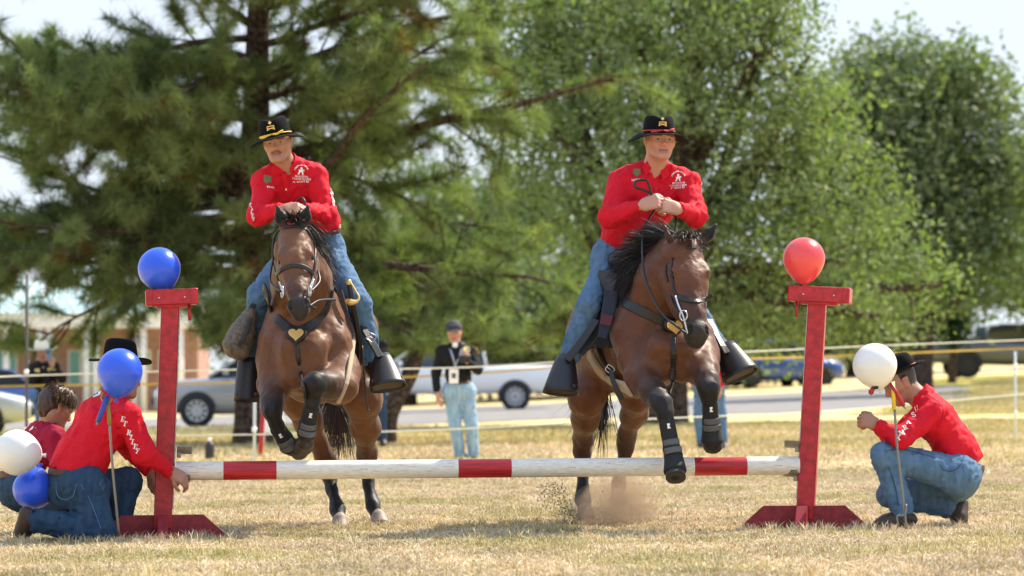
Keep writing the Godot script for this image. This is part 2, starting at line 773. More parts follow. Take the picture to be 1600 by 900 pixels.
func make_materials() -> void:
	var weave := tex(noise_image(256, 0.05, 3, Color(0, 0, 0), Color(1, 1, 1), 3))
	var grime := tex(noise_image(256, 0.02, 9, Color(0.78, 0.78, 0.78), Color(1, 1, 1), 4))
	var streak := tex(noise_image(256, 0.012, 21, Color(0.80, 0.83, 0.88), Color(1.06, 1.05, 1.03), 4, FastNoiseLite.TYPE_SIMPLEX_SMOOTH, 1.2))
	M.grime = grime
	M.soft = tex(noise_image(256, 0.02, 19, Color(0.90, 0.90, 0.90), Color(1, 1, 1), 4))
	M.weave = weave
	var sk := mat(1, 1, 1, 0.5)
	sk.vertex_color_use_as_albedo = true
	sk.subsurf_scatter_enabled = true
	sk.subsurf_scatter_strength = 0.12
	M.skin = sk
	M.shirt = bumped(triplanar(mat(0.68, 0.010, 0.028, 0.75, 0.0, 0.3), M.soft, 2.2), weave, 0.08, 9.0)
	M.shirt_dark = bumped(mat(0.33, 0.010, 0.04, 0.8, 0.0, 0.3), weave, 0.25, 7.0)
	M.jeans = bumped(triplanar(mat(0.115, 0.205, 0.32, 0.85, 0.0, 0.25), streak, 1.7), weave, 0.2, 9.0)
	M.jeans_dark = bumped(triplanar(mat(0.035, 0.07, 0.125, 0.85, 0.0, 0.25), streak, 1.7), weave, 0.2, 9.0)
	M.jeans_pale = bumped(triplanar(mat(0.33, 0.48, 0.60, 0.85, 0.0, 0.25), streak, 1.7), weave, 0.2, 9.0)
	for k in ["jeans", "jeans_dark", "jeans_pale"]:
		M[k].uv1_scale = Vector3(6, 1.6, 6)
	M.black_cloth = bumped(mat(0.012, 0.012, 0.014, 0.8, 0.0, 0.3), weave, 0.2, 7.0)
	M.belt = bumped(mat(0.07, 0.03, 0.018, 0.5), weave, 0.1, 20.0)
	M.boot = bumped(triplanar(mat(0.055, 0.028, 0.017, 0.5), grime, 4.0), weave, 0.1, 12.0)
	M.felt = bumped(mat(0.007, 0.007, 0.008, 0.95, 0.0, 0.2), weave, 0.05, 14.0)
	M.felt.rim_enabled = true; M.felt.rim = 0.15
	M.straw_hat = bumped(mat(0.86, 0.82, 0.68, 0.8), weave, 0.1, 20.0)
	M.straw_hat.backlight_enabled = true; M.straw_hat.backlight = Color(0.45, 0.38, 0.2)
	M.gold_cord = mat(0.75, 0.48, 0.03, 0.6)
	M.red_cord = mat(0.5, 0.02, 0.035, 0.6)
	M.grey_cord = mat(0.2, 0.24, 0.3, 0.6)
	M.leather = bumped(triplanar(mat(0.016, 0.015, 0.016, 0.42, 0.0, 0.5), grime, 3.0), weave, 0.06, 9.0)
	M.leather_brown = bumped(triplanar(mat(0.055, 0.032, 0.022, 0.45), grime, 3.0), weave, 0.06, 9.0)
	M.leather_worn = bumped(triplanar(mat(0.17, 0.14, 0.115, 0.55), tex(noise_image(256, 0.018, 31, Color(0.62, 0.60, 0.56), Color(1.1, 1.08, 1.02), 4, FastNoiseLite.TYPE_SIMPLEX_SMOOTH, 1.3)), 2.5), weave, 0.15, 7.0)
	M.fleece = bumped(mat(0.42, 0.33, 0.23, 0.95), weave, 0.6, 6.0)
	M.brass = mat(0.82, 0.55, 0.19, 0.35, 0.45)
	M.steel = mat(0.6, 0.6, 0.6, 0.3, 1.0)
	M.white_thread = mat(0.85, 0.85, 0.85, 0.7)
	M.gold_thread = mat(0.70, 0.55, 0.22, 0.45, 0.3)
	M.olive = mat(0.16, 0.15, 0.07, 0.8)
	M.navy_cloth = bumped(mat(0.018, 0.024, 0.045, 0.9), weave, 0.3, 9.0)
	M.maroon_cloth = mat(0.09, 0.02, 0.03, 0.9)
	M.blue_cloth = mat(0.05, 0.07, 0.3, 0.8)
	var coat := mat(1, 1, 1, 0.52, 0.0, 0.4)
	coat.vertex_color_use_as_albedo = true
	bumped(coat, tex(noise_image(256, 0.06, 53, Color(0, 0, 0), Color(1, 1, 1), 3)), 0.06, 8.0)
	coat.uv1_scale = Vector3(14, 4, 14)
	coat.albedo_texture = tex(noise_image(256, 0.05, 57, Color(0.80, 0.78, 0.76), Color(1.0, 1.0, 1.0), 4, FastNoiseLite.TYPE_SIMPLEX_SMOOTH, 1.5))
	coat.rim_enabled = true; coat.rim = 0.12
	M.coat = coat
	var hm := mat(0.017, 0.012, 0.010, 0.5, 0.0, 0.4)
	hm.rim_enabled = true; hm.rim = 0.2
	M.hair = hm
	M.hair_brown = mat(0.045, 0.022, 0.013, 0.5)
	M.hoof = bumped(triplanar(mat(0.34, 0.27, 0.22, 0.6), grime, 6.0), weave, 0.1, 10.0)
	M.hoof_dark = bumped(triplanar(mat(0.03, 0.026, 0.024, 0.5), grime, 6.0), weave, 0.1, 10.0)
	M.neoprene = bumped(mat(0.010, 0.010, 0.011, 0.75), weave, 0.05, 10.0)
	M.pad_grey = mat(0.09, 0.09, 0.095, 0.45)
	M.eye = mat(0.012, 0.008, 0.006, 0.08)

# ------------------------------------------------------------------ ground, road, grass
func add_land_materials() -> void:
	var g := noise_image(1024, 0.010, 61, Color(0.74, 0.64, 0.44), Color(0.95, 0.87, 0.66), 6, FastNoiseLite.TYPE_SIMPLEX_SMOOTH, 1.6)
	var f := FastNoiseLite.new()
	f.seed = 12; f.frequency = 0.004; f.fractal_octaves = 4
	var f2 := FastNoiseLite.new()
	f2.seed = 14; f2.frequency = 0.08
	for y in 1024:
		for x in 1024:
			var a := TAU * x / 1024.0
			var b := TAU * y / 1024.0
			var v := f.get_noise_3d(cos(a) * 160.0 + 300.0, sin(a) * 160.0 + cos(b) * 160.0, sin(b) * 160.0)
			var n := f2.get_noise_2d(x, y)
			var c := g.get_pixel(x, y)
			c = c.lerp(Color(0.56, 0.55, 0.30), clampf(v * 1.2 + n * 0.2, 0.0, 0.35))
			if n > 0.45:
				c = c * 0.72
			g.set_pixel(x, y, c)
	M.ground = mat(1, 1, 1, 0.95, 0.0, 0.2)
	M.ground.albedo_texture = tex(g)
	M.ground.uv1_triplanar = true
	M.ground.uv1_world_triplanar = true
	M.ground.uv1_scale = Vector3(0.11, 0.11, 0.11)
	M.road = mat(0.31, 0.295, 0.285, 0.9, 0.0, 0.2)
	M.road.albedo_texture = tex(noise_image(512, 0.02, 63, Color(0.78, 0.77, 0.76), Color(1, 1, 1), 5))
	M.road.uv1_triplanar = true
	M.road.uv1_world_triplanar = true
	M.road.uv1_scale = Vector3(0.2, 0.2, 0.2)
	M.kerb = mat(0.5, 0.49, 0.47, 0.9)
	M.blade = mat(1, 1, 1, 0.8, 0.0, 0.2)
	M.blade.vertex_color_use_as_albedo = true
	M.blade.backlight_enabled = true
	M.blade.backlight = Color(0.5, 0.5, 0.5)

func sheet(x0: float, x1: float, z0: float, z1: float, nx: int, nz: int, lift: float, edge = null) -> ArrayMesh:
	var s := st()
	s.set_smooth_group(1)
	var bump := FastNoiseLite.new()
	bump.seed = 2; bump.frequency = 0.9
	var p := []
	for j in nz + 1:
		var row := []
		var fz := j / float(nz)
		var z := lerpf(z0, z1, pow(fz, 2.2))
		for i in nx + 1:
			var x := lerpf(x0, x1, i / float(nx))
			row.append(Vector3(x, height(x, z) + lift, z))
		p.append(row)
	for j in nz:
		for i in nx:
			quad(s, p[j][i], p[j][i + 1], p[j + 1][i + 1], p[j + 1][i])
	return done(s)

# strip of road between two edges given as lists of [x, z]
func road_strip(called: String, near: Array, far: Array, lift: float, m: Material) -> void:
	var s := st()
	s.set_smooth_group(1)
	for i in near.size() - 1:
		for k in 8:
			for c in 8:
				var q := []
				for e in [[0, 0], [1, 0], [1, 1], [0, 1]]:
					var t: float = (k + e[0]) / 8.0
					var u: float = (c + e[1]) / 8.0
					var a := Vector2(near[i][0], near[i][1]).lerp(Vector2(near[i + 1][0], near[i + 1][1]), t)
					var b := Vector2(far[i][0], far[i][1]).lerp(Vector2(far[i + 1][0], far[i + 1][1]), t)
					var w := a.lerp(b, u)
					q.append(Vector3(w.x, height(w.x, w.y) + lift, w.y))
				quad(s, q[0], q[1], q[2], q[3])
	setting(called, done(s), m)

func tuft_mesh(n: int, h0: float, h1: float, spread: float, wd: float, sd: int, lean := 0.5, square := false, cols := []) -> ArrayMesh:
	var g := RandomNumberGenerator.new()
	g.seed = sd
	var s := st()
	s.set_smooth_group(-1)
	var cl := FastNoiseLite.new()
	cl.seed = sd
	cl.frequency = 5.0
	for i in n:
		var a := g.randf() * TAU
		var r := g.randf() * spread
		var p := Vector3(cos(a) * r, -0.004, sin(a) * r)
		if square:
			p = Vector3(g.randf_range(-1, 1) * spread, -0.004, g.randf_range(-1, 1) * spread)
		var h := g.randf_range(h0, h1)
		if square:
			h *= 1.0 + 0.6 * cl.get_noise_2d(p.x, p.z)
		var la := g.randf() * TAU
		var ln := Vector3(cos(la), 0, sin(la)) * h * g.randf_range(0.1, lean) * 1.6
		var wa := g.randf() * PI
		var sd2 := Vector3(cos(wa), 0, sin(wa)) * wd
		var m := p + Vector3(0, h * 0.62, 0) + ln * 0.35
		var t := p + Vector3(0, h * (1.0 - 0.3 * lean), 0) + ln
		var c: Color = Color.WHITE if cols.is_empty() else cols[g.randi() % cols.size()] * g.randf_range(0.75, 1.2)
		c.a = 1.0
		s.set_color(c)
		quad(s, p - sd2, p + sd2, m + sd2 * 0.8, m - sd2 * 0.8)
		for v in [m - sd2 * 0.8, m + sd2 * 0.8, t]:
			s.add_vertex(v)
	return done(s)

func scatter(called: String, label: String, mesh: Mesh, n: int, place: Callable) -> void:
	var mm := MultiMesh.new()
	mm.transform_format = MultiMesh.TRANSFORM_3D
	mm.use_colors = true
	mm.mesh = mesh
	mm.instance_count = n
	for i in n:
		var r: Array = place.call(i)
		mm.set_instance_transform(i, r[0])
		mm.set_instance_color(i, r[1])
	var o := MultiMeshInstance3D.new()
	o.name = called
	o.multimesh = mm
	add_child(o, true)
	o.set_meta("kind", "stuff")
	o.set_meta("label", label)
	o.set_meta("category", "grass")

func land() -> void:
	add_land_materials()
	setting("ground", sheet(-260, 260, 21, -420, 160, 150, 0.0), M.ground)
	# car park road behind the rope, its kerbed island, a second road further up
	road_strip("road", [[-8, -44.0], [-2.0, -50], [2.0, -55], [7, -56], [11.5, -66], [14, -84]], [[-60, -76], [-18, -82], [0.0, -86], [6, -88], [10, -89], [14.2, -90]], 0.012, M.road)
	road_strip("road", [[-80, -124], [-30, -122], [0, -119], [16, -116], [60, -110]], [[-80, -130], [-30, -128], [0, -124], [16, -121], [60, -115]], 0.012, M.road)
	# greener turf beyond the show field
	M.lawn = M.ground.duplicate()
	M.lawn.albedo_color = lin(0.58, 0.64, 0.38)
	road_strip("lawn", [[7.6, -50], [9.5, -54], [12.5, -62], [60, -56]], [[12, -90], [14.3, -92], [15, -108], [60, -104]], 0.005, M.lawn)
	road_strip("lawn", [[-60, -30], [-20, -30], [-9, -32], [-3.2, -36]], [[-60, -70], [-22, -68], [-11, -44.5], [-2.8, -48]], 0.005, M.lawn)
	var g := RandomNumberGenerator.new()
	g.seed = 501
	var patch := FastNoiseLite.new()
	patch.seed = 77; patch.frequency = 0.55; patch.fractal_octaves = 3
	var straw := [Color(0.66, 0.53, 0.35), Color(0.75, 0.63, 0.46), Color(0.52, 0.39, 0.23), Color(0.82, 0.73, 0.57), Color(0.62, 0.49, 0.30), Color(0.38, 0.28, 0.16)]
	var green := [Color(0.22, 0.26, 0.07), Color(0.30, 0.33, 0.10), Color(0.16, 0.21, 0.05)]
	var tone := func(x: float, z: float, bias: float) -> Color:
		var v: float = clampf(0.5 + patch.get_noise_2d(x, z) * 0.9 + bias, 0.0, 1.0)
		var k: Color = Color(1.0, 1.0, 1.0).lerp(Color(0.82, 0.87, 0.66), smoothstep(0.55, 1.0, v)) * g.randf_range(0.90, 1.1) * (1.0 + 0.28 * patch.get_noise_2d(x * 1.7 + 40.0, z * 1.7))
		k.a = 1.0
		return k
	var mix := straw.duplicate()
	mix.append_array(straw)
	mix.append_array(straw)
	mix.append(green[1])
	var lush := straw.duplicate()
	lush.append_array(straw)
	lush.append_array(green)
	var all_cells := [[], [], [], []]
	var z0 := 5.3
	while z0 > -15.0:
		var x0 := -0.172 * (20.0 - z0)
		while x0 < 0.172 * (20.0 - z0):
			var kd := 3 if g.randf() < clampf(patch.get_noise_2d(x0, z0) * 1.2, 0.03, 0.5) else g.randi() % 3
			all_cells[kd].append(Vector2(x0 + g.randf_range(-0.05, 0.05), z0 + g.randf_range(-0.05, 0.05)))
			x0 += 0.37
		z0 -= 0.37
	for kind in 4:
		var sq := tuft_mesh(1250, 0.022, 0.062, 0.21, 0.0027, 100 + kind, 0.8, true, mix if kind < 3 else lush)
		sq.surface_set_material(0, M.blade)
		var cells: Array = all_cells[kind]
		scatter("dry_grass", ["short dry straw grass covering the show field", "short dry straw grass, second growth among the first", "short dry straw grass, third growth among the first", "short greener grass patches in the dry field"][kind], sq, cells.size(), func(i: int) -> Array:
			var c: Vector2 = cells[i]
			var sc := g.randf_range(0.85, 1.25)
			return [Transform3D(Basis(Vector3.UP, g.randf() * TAU).scaled(Vector3(1, sc, 1)), Vector3(c.x, height(c.x, c.y), c.y)), tone.call(c.x, c.y, 0.0)])
	var tall := tuft_mesh(9, 0.05, 0.125, 0.03, 0.0024, 2, 0.55, false, lush)
	tall.surface_set_material(0, M.blade)
	scatter("tall_grass", "taller green and straw grass tufts in the dry field", tall, 3400, func(_i: int) -> Array:
		var dd := lerpf(15.2, 28.0, g.randf())
		var x := g.randf_range(-0.165, 0.165) * dd
		for q in 6:
			if patch.get_noise_2d(x, 20.0 - dd) > 0.08:
				break
			x = g.randf_range(-0.165, 0.165) * dd
			dd = lerpf(15.2, 28.0, g.randf())
		var z := 20.0 - dd
		var sc := g.randf_range(0.5, 1.05)
		return [Transform3D(Basis(Vector3.UP, g.randf() * TAU).scaled(Vector3(sc, sc, sc)), Vector3(x, height(x, z), z)), tone.call(x, z, 0.2)])
	# tufts growing against the feet of the standards and the kneeling people
	var foot := [[40, 0.75], [110, 0.75], [150, 0.8], [200, 0.7], [230, 0.6], [270, 0.6], [310, 0.35], [330, 0.1], [1165, 0.0], [1200, 0.35], [1250, 0.4], [1290, 0.35], [1340, 0.1], [1390, 0.4], [1430, 0.35], [1490, 0.1]]
	scatter("tall_grass", "grass growing against the feet of the jump", tall, 420, func(_i: int) -> Array:
		var e: Array = foot[g.randi() % foot.size()]
		var w := ground_at(e[0] + g.randfn(0, 14.0), e[1] + g.randfn(0, 0.08))
		var sc := g.randf_range(0.5, 1.0)
		return [Transform3D(Basis(Vector3.UP, g.randf() * TAU).scaled(Vector3(sc, sc, sc)), w), tone.call(w.x, w.z, 0.0)])
	var far := tuft_mesh(900, 0.04, 0.10, 1.05, 0.008, 3, 0.7, true, mix)
	far.surface_set_material(0, M.blade)
	var fc := []
	var zz := -13.0
	while zz > -95.0:
		var xx := -0.175 * (20.0 - zz)
		while xx < 0.175 * (20.0 - zz):
			if zz > -44.0 or (zz > -52.0 and xx < -3.0) or (xx > 9.0 + (-56.0 - zz) * 0.2 and zz < -50.0):
				fc.append(Vector2(xx, zz))
			xx += 1.7
		zz -= 1.7
	scatter("field_grass", "blurred dry grass of the field beyond the jump", far, fc.size(), func(i: int) -> Array:
		var c: Vector2 = fc[i] + Vector2(g.randf_range(-0.2, 0.2), g.randf_range(-0.2, 0.2))
		var dd := 20.0 - c.y
		var bias := 0.55 * smoothstep(42.0, 56.0, dd) + 0.02
		return [Transform3D(Basis(Vector3.UP, g.randf() * TAU), Vector3(c.x, height(c.x, c.y), c.y)), tone.call(c.x * 0.3, c.y * 0.3, bias)])

# dust and clods thrown up by the second horse
func grains(called: String, label: String, n: int, m: Material, sd: int, spots: Array, s0: float, s1: float) -> void:
	# spots: [px, py, z, spread x px, spread y px, share]
	var g := RandomNumberGenerator.new()
	g.seed = sd
	var V := PackedVector3Array()
	var N := PackedVector3Array()
	var total := 0.0
	for e in spots:
		total += e[5]
	var corner := [Vector3(1, 1, 1), Vector3(1, -1, -1), Vector3(-1, 1, -1), Vector3(-1, -1, 1)]
	for i in n:
		var k := g.randf() * total
		var e: Array = spots[0]
		for q in spots:
			k -= q[5]
			if k <= 0.0:
				e = q
				break
		var z: float = e[2] + g.randfn(0, 0.16)
		var p := pix(e[0] + g.randfn(0, e[3]), e[1] + g.randfn(0, e[4]), z)
		p.y = maxf(p.y, height(p.x, p.z) + 0.005)
		var sz := lerpf(s0, s1, pow(g.randf(), 4.0)) * 0.8
		var b := Basis(Vector3(g.randfn(0, 1), g.randfn(0, 1), 0.3).normalized(), g.randf() * 6.0)
		for f in [[0, 1, 2], [0, 2, 3], [0, 3, 1], [1, 3, 2]]:
			var nn: Vector3 = b * (corner[f[0]] + corner[f[1]] + corner[f[2]]).normalized()
			for c in f:
				V.append(p + b * corner[c] * sz)
				N.append(nn)
	var out := []
	out.resize(Mesh.ARRAY_MAX)
	out[Mesh.ARRAY_VERTEX] = V
	out[Mesh.ARRAY_NORMAL] = N
	var am := ArrayMesh.new()
	am.add_surface_from_arrays(Mesh.PRIMITIVE_TRIANGLES, out)
	var o := part(self, called, am, m)
	o.set_meta("kind", "stuff")
	o.set_meta("label", label)
	o.set_meta("category", "dust")

func dust() -> void:
	var t := thing("dust_cloud", "pale tan dust plume thrown up under the horse with head turned aside", "dust", ground_at(960, -1.1))
	t.set_meta("kind", "stuff")
	var g := RandomNumberGenerator.new()
	g.seed = 9
	var fm := FogMaterial.new()
	fm.albedo = Color(0.92, 0.78, 0.64)
	fm.density = 1.8
	# [px, py, radius px, flattening]
	for e in [[950, 790, 62, 0.6], [975, 778, 48, 0.85], [940, 785, 34, 0.9], [1000, 785, 34, 0.9], [965, 760, 30, 1.0], [915, 796, 30, 0.8], [985, 800, 44, 0.45], [935, 806, 40, 0.4], [992, 765, 24, 1.1], [960, 790, 30, 0.9], [1015, 800, 30, 0.5], [890, 805, 26, 0.6], [975, 745, 20, 1.0]]:
		var f := FogVolume.new()
		f.name = "dust_puff"
		f.shape = RenderingServer.FOG_VOLUME_SHAPE_ELLIPSOID
		var r: float = e[2] / 252.0
		f.size = Vector3(r, r * e[3], r * 0.8) * 2.0
		f.material = fm
		t.add_child(f, true)
		f.global_position = pix(e[0], e[1], -1.0 + g.randf_range(-0.15, 0.15))
	var dm := mat(0.50, 0.36, 0.25, 1.0, 0.0, 0.1)
	grains("dust_grains", "fine tan grains drifting in the dust plume", 7000, dm, 9, [[945, 785, -1.0, 26, 22, 1.0], [985, 775, -1.0, 24, 22, 1.0], [965, 806, -1.0, 40, 10, 0.8], [915, 800, -1.0, 22, 14, 0.5], [1005, 790, -1.0, 22, 16, 0.5]], 0.0006, 0.0018)
	var sm := mat(0.27, 0.19, 0.13, 0.95)
	grains("soil_crumbs", "dark crumbs of soil flying up behind the pole", 2800, sm, 11, [[893, 808, -1.0, 7, 10, 1.0], [882, 788, -1.0, 7, 11, 1.1], [869, 768, -1.0, 10, 10, 1.0], [848, 770, -1.0, 6, 8, 0.5], [905, 818, -1.0, 14, 5, 0.6], [860, 800, -1.0, 18, 14, 0.25], [940, 780, -0.9, 60, 28, 0.16]], 0.0007, 0.0042)

# ------------------------------------------------------------------ people
var wrinkle: FastNoiseLite
var M := {}

func hand_into(s: Sdf, w: Vector3, dir: Vector3, back: Vector3, side: float, curl: float, col: Color, size := 1.0, thumb := 0.6) -> void:
	dir = dir.normalized()
	back = (back - dir * back.dot(dir)).normalized()
	var x := dir.cross(back) * side
	var k := 0.010
	var tip := col * Color(1.05, 0.95, 0.95)
	for i in 4:
		var xi := (0.031 - 0.0205 * i) * size
		var kn := w + x * xi + dir * (0.088 - 0.006 * absf(i - 1.2)) * size
		s.add(w + x * xi * 0.75 + dir * 0.012, kn, 0.0165 * size, 0.0125 * size, 0.016, col, null)
		var fl: float = [1.0, 1.1, 1.04, 0.82][i]
		var p := kn
		var a := 0.0
		var segs := [0.043, 0.027, 0.021]
		var bend := [0.85, 1.15, 0.7]
		for n in 3:
			a += curl * bend[n] * (1.0 + 0.06 * i)
			var q: Vector3 = p + (dir * cos(a) - back * sin(a)) * segs[n] * fl * size
			s.add(p, q, (0.0105 - 0.001 * n) * size, (0.0097 - 0.001 * n) * size, 0.006, col, tip)
			p = q
	var tb := w + x * 0.026 * size + dir * 0.03 * size - back * 0.008
	var d1 := (x * 0.75 + dir * 0.75 - back * 0.35).normalized()
	var t1 := tb + d1 * 0.042 * size
	s.add(tb, t1, 0.0165 * size, 0.0115 * size, 0.014, col)
	var d2 := d1.lerp(dir * 0.8 - x * 0.35 - back * 0.6, thumb).normalized()
	var t2 := t1 + d2 * 0.03 * size
	s.add(t1, t2, 0.0115 * size, 0.0105 * size, 0.006, col)
	s.add(t2, t2 + (d2 - x * 0.25 * thumb).normalized() * 0.022 * size, 0.0105 * size, 0.009 * size, 0.006, col, tip)

# head in its own frame b (x the person's left, y up, z forward) round c
func head_into(s: Sdf, c: Vector3, b: Basis, col: Color, wide := 1.0, neck_to = null, neck_r := 0.056) -> void:
	var q := func(x: float, y: float, z: float) -> Vector3: return c + b * Vector3(x * wide, y, z)
	var pink := Color(col.r * 1.05, col.g * 0.86, col.b * 0.82)
	s.add(q.call(0, 0.04, -0.018), q.call(0, 0.035, 0.012), 0.091, 0.087, 0.04, col, null, b.x, 1.16 / wide)
	s.add(q.call(0, -0.005, 0.03), q.call(0, -0.03, 0.042), 0.066, 0.056, 0.03, col, null, b.x, 1.0 / wide)
	s.add(q.call(0.026, -0.076, 0.047), q.call(0.047, -0.04, -0.012), 0.027, 0.025, 0.03, col)
	s.add(q.call(-0.026, -0.076, 0.047), q.call(-0.047, -0.04, -0.012), 0.027, 0.025, 0.03, col)
	s.add(q.call(-0.014, -0.092, 0.073), q.call(0.014, -0.092, 0.073), 0.0245, 0.0245, 0.03, col)
	for e in [-1.0, 1.0]:
		s.add(q.call(e * 0.042, -0.016, 0.056), q.call(e * 0.05, -0.012, 0.035), 0.027, 0.027, 0.025, pink)
		s.add(q.call(e * 0.012, 0.028, 0.088), q.call(e * 0.05, 0.027, 0.07), 0.011, 0.011, 0.018, col)
		s.add(q.call(e * 0.033, 0.008, 0.101), q.call(e * 0.034, 0.008, 0.101), 0.0135, 0.0135, 0.012, col, null, Vector3.ZERO, 1.0, 1)
		s.add(q.call(e * 0.033, 0.008, 0.0735), q.call(e * 0.033, 0.008, 0.074), 0.0135, 0.0135, 0.006, col)
		s.add(q.call(e * 0.013, -0.03, 0.097), q.call(e * 0.012, -0.03, 0.09), 0.009, 0.009, 0.008, pink)
		s.add(q.call(e * 0.083, 0.018, -0.012), q.call(e * 0.079, -0.022, -0.004), 0.021, 0.013, 0.008, pink, null, b.x, 2.6)
		s.add(q.call(e * 0.0925, 0.006, -0.006), q.call(e * 0.0925, 0.004, -0.006), 0.008, 0.008, 0.006, pink, null, Vector3.ZERO, 1.0, 1)
	s.add(q.call(0, 0.02, 0.088), q.call(0, -0.022, 0.108), 0.0095, 0.0135, 0.012, pink)
	s.add(q.call(-0.02, -0.0535, 0.083), q.call(0.02, -0.0535, 0.083), 0.009, 0.009, 0.008, pink)
	s.add(q.call(-0.015, -0.067, 0.083), q.call(0.015, -0.067, 0.083), 0.0095, 0.0095, 0.008, pink)
	s.add(q.call(-0.02, -0.0605, 0.1), q.call(0.02, -0.0605, 0.1), 0.0045, 0.0045, 0.004, pink, null, Vector3.ZERO, 1.0, 1)
	if neck_to != null:
		s.add(q.call(0, -0.045, -0.022), neck_to, neck_r, neck_r * 1.12, 0.035, col)

func face_tint(c: Vector3, b: Basis, hair: Color, wide: float, cropped: bool, moustache: bool, glasses := false) -> Callable:
	var inv := b.inverse()
	var f := FastNoiseLite.new()
	f.frequency = 60.0
	f.seed = 5
	return func(p: Vector3, k: Color) -> Color:
		var q: Vector3 = inv * (p - c)
		q.x /= wide
		var nz := f.get_noise_3dv(p)
		var o := k * (1.0 + 0.09 * nz)
		if q.y < -0.03 and q.z > 0.0:
			o = o.lerp(o * Color(0.80, 0.78, 0.80), clampf(0.5 + nz, 0.0, 1.0) * 0.6)
		o.a = 1.0
		var ax := absf(q.x)
		if q.z > 0.045:
			var ex := Vector2((ax - 0.032) / 0.0125, (q.y - 0.008) / 0.0048)
			if ex.length() < 1.0 and q.z > 0.06:
				o = Color(0.34, 0.29, 0.26)
				if Vector2(ax - 0.032, q.y - 0.008).length() < 0.0058:
					o = Color(0.035, 0.025, 0.02)
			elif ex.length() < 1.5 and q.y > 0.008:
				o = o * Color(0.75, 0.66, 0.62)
			if ax > 0.013 and ax < 0.054 and absf(q.y - 0.029 + ax * 0.02) < 0.0052:
				o = o.lerp(hair, 0.75)
			if absf(q.x) < 0.026 and q.y < -0.047 and q.y > -0.077 and q.z > 0.068:
				o = o.lerp(Color(0.36, 0.12, 0.10), 0.6)
				if absf(q.y + 0.0605) < 0.0035:
					o = o.lerp(Color(0.12, 0.04, 0.035), 0.7)
			if moustache and ax < 0.034 and ax > 0.002 and q.y < -0.037 - ax * 0.25 and q.y > -0.052 - ax * 0.25 and q.z > 0.06:
				o = o.lerp(hair, 0.72)
		if cropped:
			var line := 0.018 + 0.02 * nz - (0.055 if q.z < -0.03 else 0.0)
			if q.y > line and (q.z < 0.012 or q.y > 0.07) and ax < 0.2 and not (ax > 0.079 and q.y < 0.03):
				o = hair * (1.0 + 0.35 * nz)
		o.a = 1.0
		return o

func shell(pts: Array, thick: float) -> ArrayMesh:
	# pts[i][k]: closed in k; drawn double with thickness along y below
	var s := st()
	s.set_smooth_group(1)
	for i in pts.size() - 1:
		var n: int = pts[i].size()
		for k in n:
			var k2 := (k + 1) % n
			quad(s, pts[i][k], pts[i + 1][k], pts[i + 1][k2], pts[i][k2])
	return done(s)

# broad felt hat; b head frame, c centre of the hat band at brow height
func hat(parent: Node, c: Vector3, b: Basis, m: Material, brim := 0.08, crown_h := 0.115, droop := 0.012, curl := 0.0, flat_top := false, band: Material = null, size := 1.0) -> Node3D:
	var h := Node3D.new()
	h.name = "hat"
	parent.add_child(h, true)
	var n := 40
	var rings := []
	var prof := [[0.0, 0.80], [0.05, 0.985], [0.25, 0.99], [0.55, 0.95], [0.8, 0.9], [0.93, 0.82], [1.0, 0.66], [0.985, 0.4], [0.94, 0.15], [0.93, 0.01]]
	for e in prof:
		var ring := []
		for k in n:
			var a := TAU * k / n
			var rx: float = 0.087 * size * e[1]
			var rz: float = 0.107 * size * e[1]
			var y: float = e[0] * crown_h
			var z := sin(a) * rz
			var x := cos(a) * rx
			if e[0] > 0.7 and not flat_top:
				# crease along the top and pinched front
				var ctr := exp(-pow(x / (0.03 * size), 2.0))
				y -= 0.026 * ctr * (1.0 if e[1] < 0.7 else 0.45)
				if z > 0.02:
					x *= 1.0 - 0.16 * smoothstep(0.02, 0.1, z)
			if e[0] > 0.5 and flat_top:
				y -= 0.012 * smoothstep(-0.1, 0.1, z)
			ring.append(c + b * Vector3(x, y, z))
		rings.append(ring)
	part(h, "crown", shell(rings, 0.003), m)
	var br := []
	for side in 2:
		for i in 7:
			var t := float(i) / 6.0
			if side == 1:
				t = 1.0 - t
			var ring := []
			for k in n:
				var a := TAU * k / n
				var ca := cos(a)
				var sa := sin(a)
				var out := t * brim * size
				var y := -droop * t * t * (1.0 + 0.7 * absf(sa)) + curl * t * t * pow(absf(ca), 3.0) + 0.006 * sin(a * 2.0 + 1.0) * t
				if curl > 0.03:
					out *= 1.0 - 0.35 * pow(absf(ca), 4.0) * t
				if side == 1:
					y -= 0.0045
				ring.append(c + b * Vector3(ca * (0.0865 * size + out), y, sa * (0.1065 * size + out)))
			br.append(ring)
	br.append(br[0])
	part(h, "brim", shell(br, 0.003), m)
	if band:
		var pts := []
		for k in n + 1:
			var a := TAU * k / n
			pts.append(c + b * Vector3(cos(a) * 0.0885 * size, 0.013 + 0.004 * sin(a), sin(a) * 0.109 * size))
		var s := st()
		tube(s, pts, 0.0042, 6, false)
		var hc := part(h, "hat_cord", done(s), band)
		if not flat_top:
			# knot and the two acorn ends lying on the front of the brim
			for e in [-1.0, 1.0]:
				part(hc, "acorn", tube_mesh([c + b * Vector3(0.004 * e, 0.016, 0.114 * size), c + b * Vector3(0.03 * e, 0.010, 0.118 * size), c + b * Vector3(0.048 * e, 0.012 + 0.006 * e, 0.117 * size), c + b * Vector3(0.07 * e, 0.016 + 0.01 * e, 0.108 * size)], [0.006, 0.0045, 0.0085, 0.006], 7, 4), band)
	return h

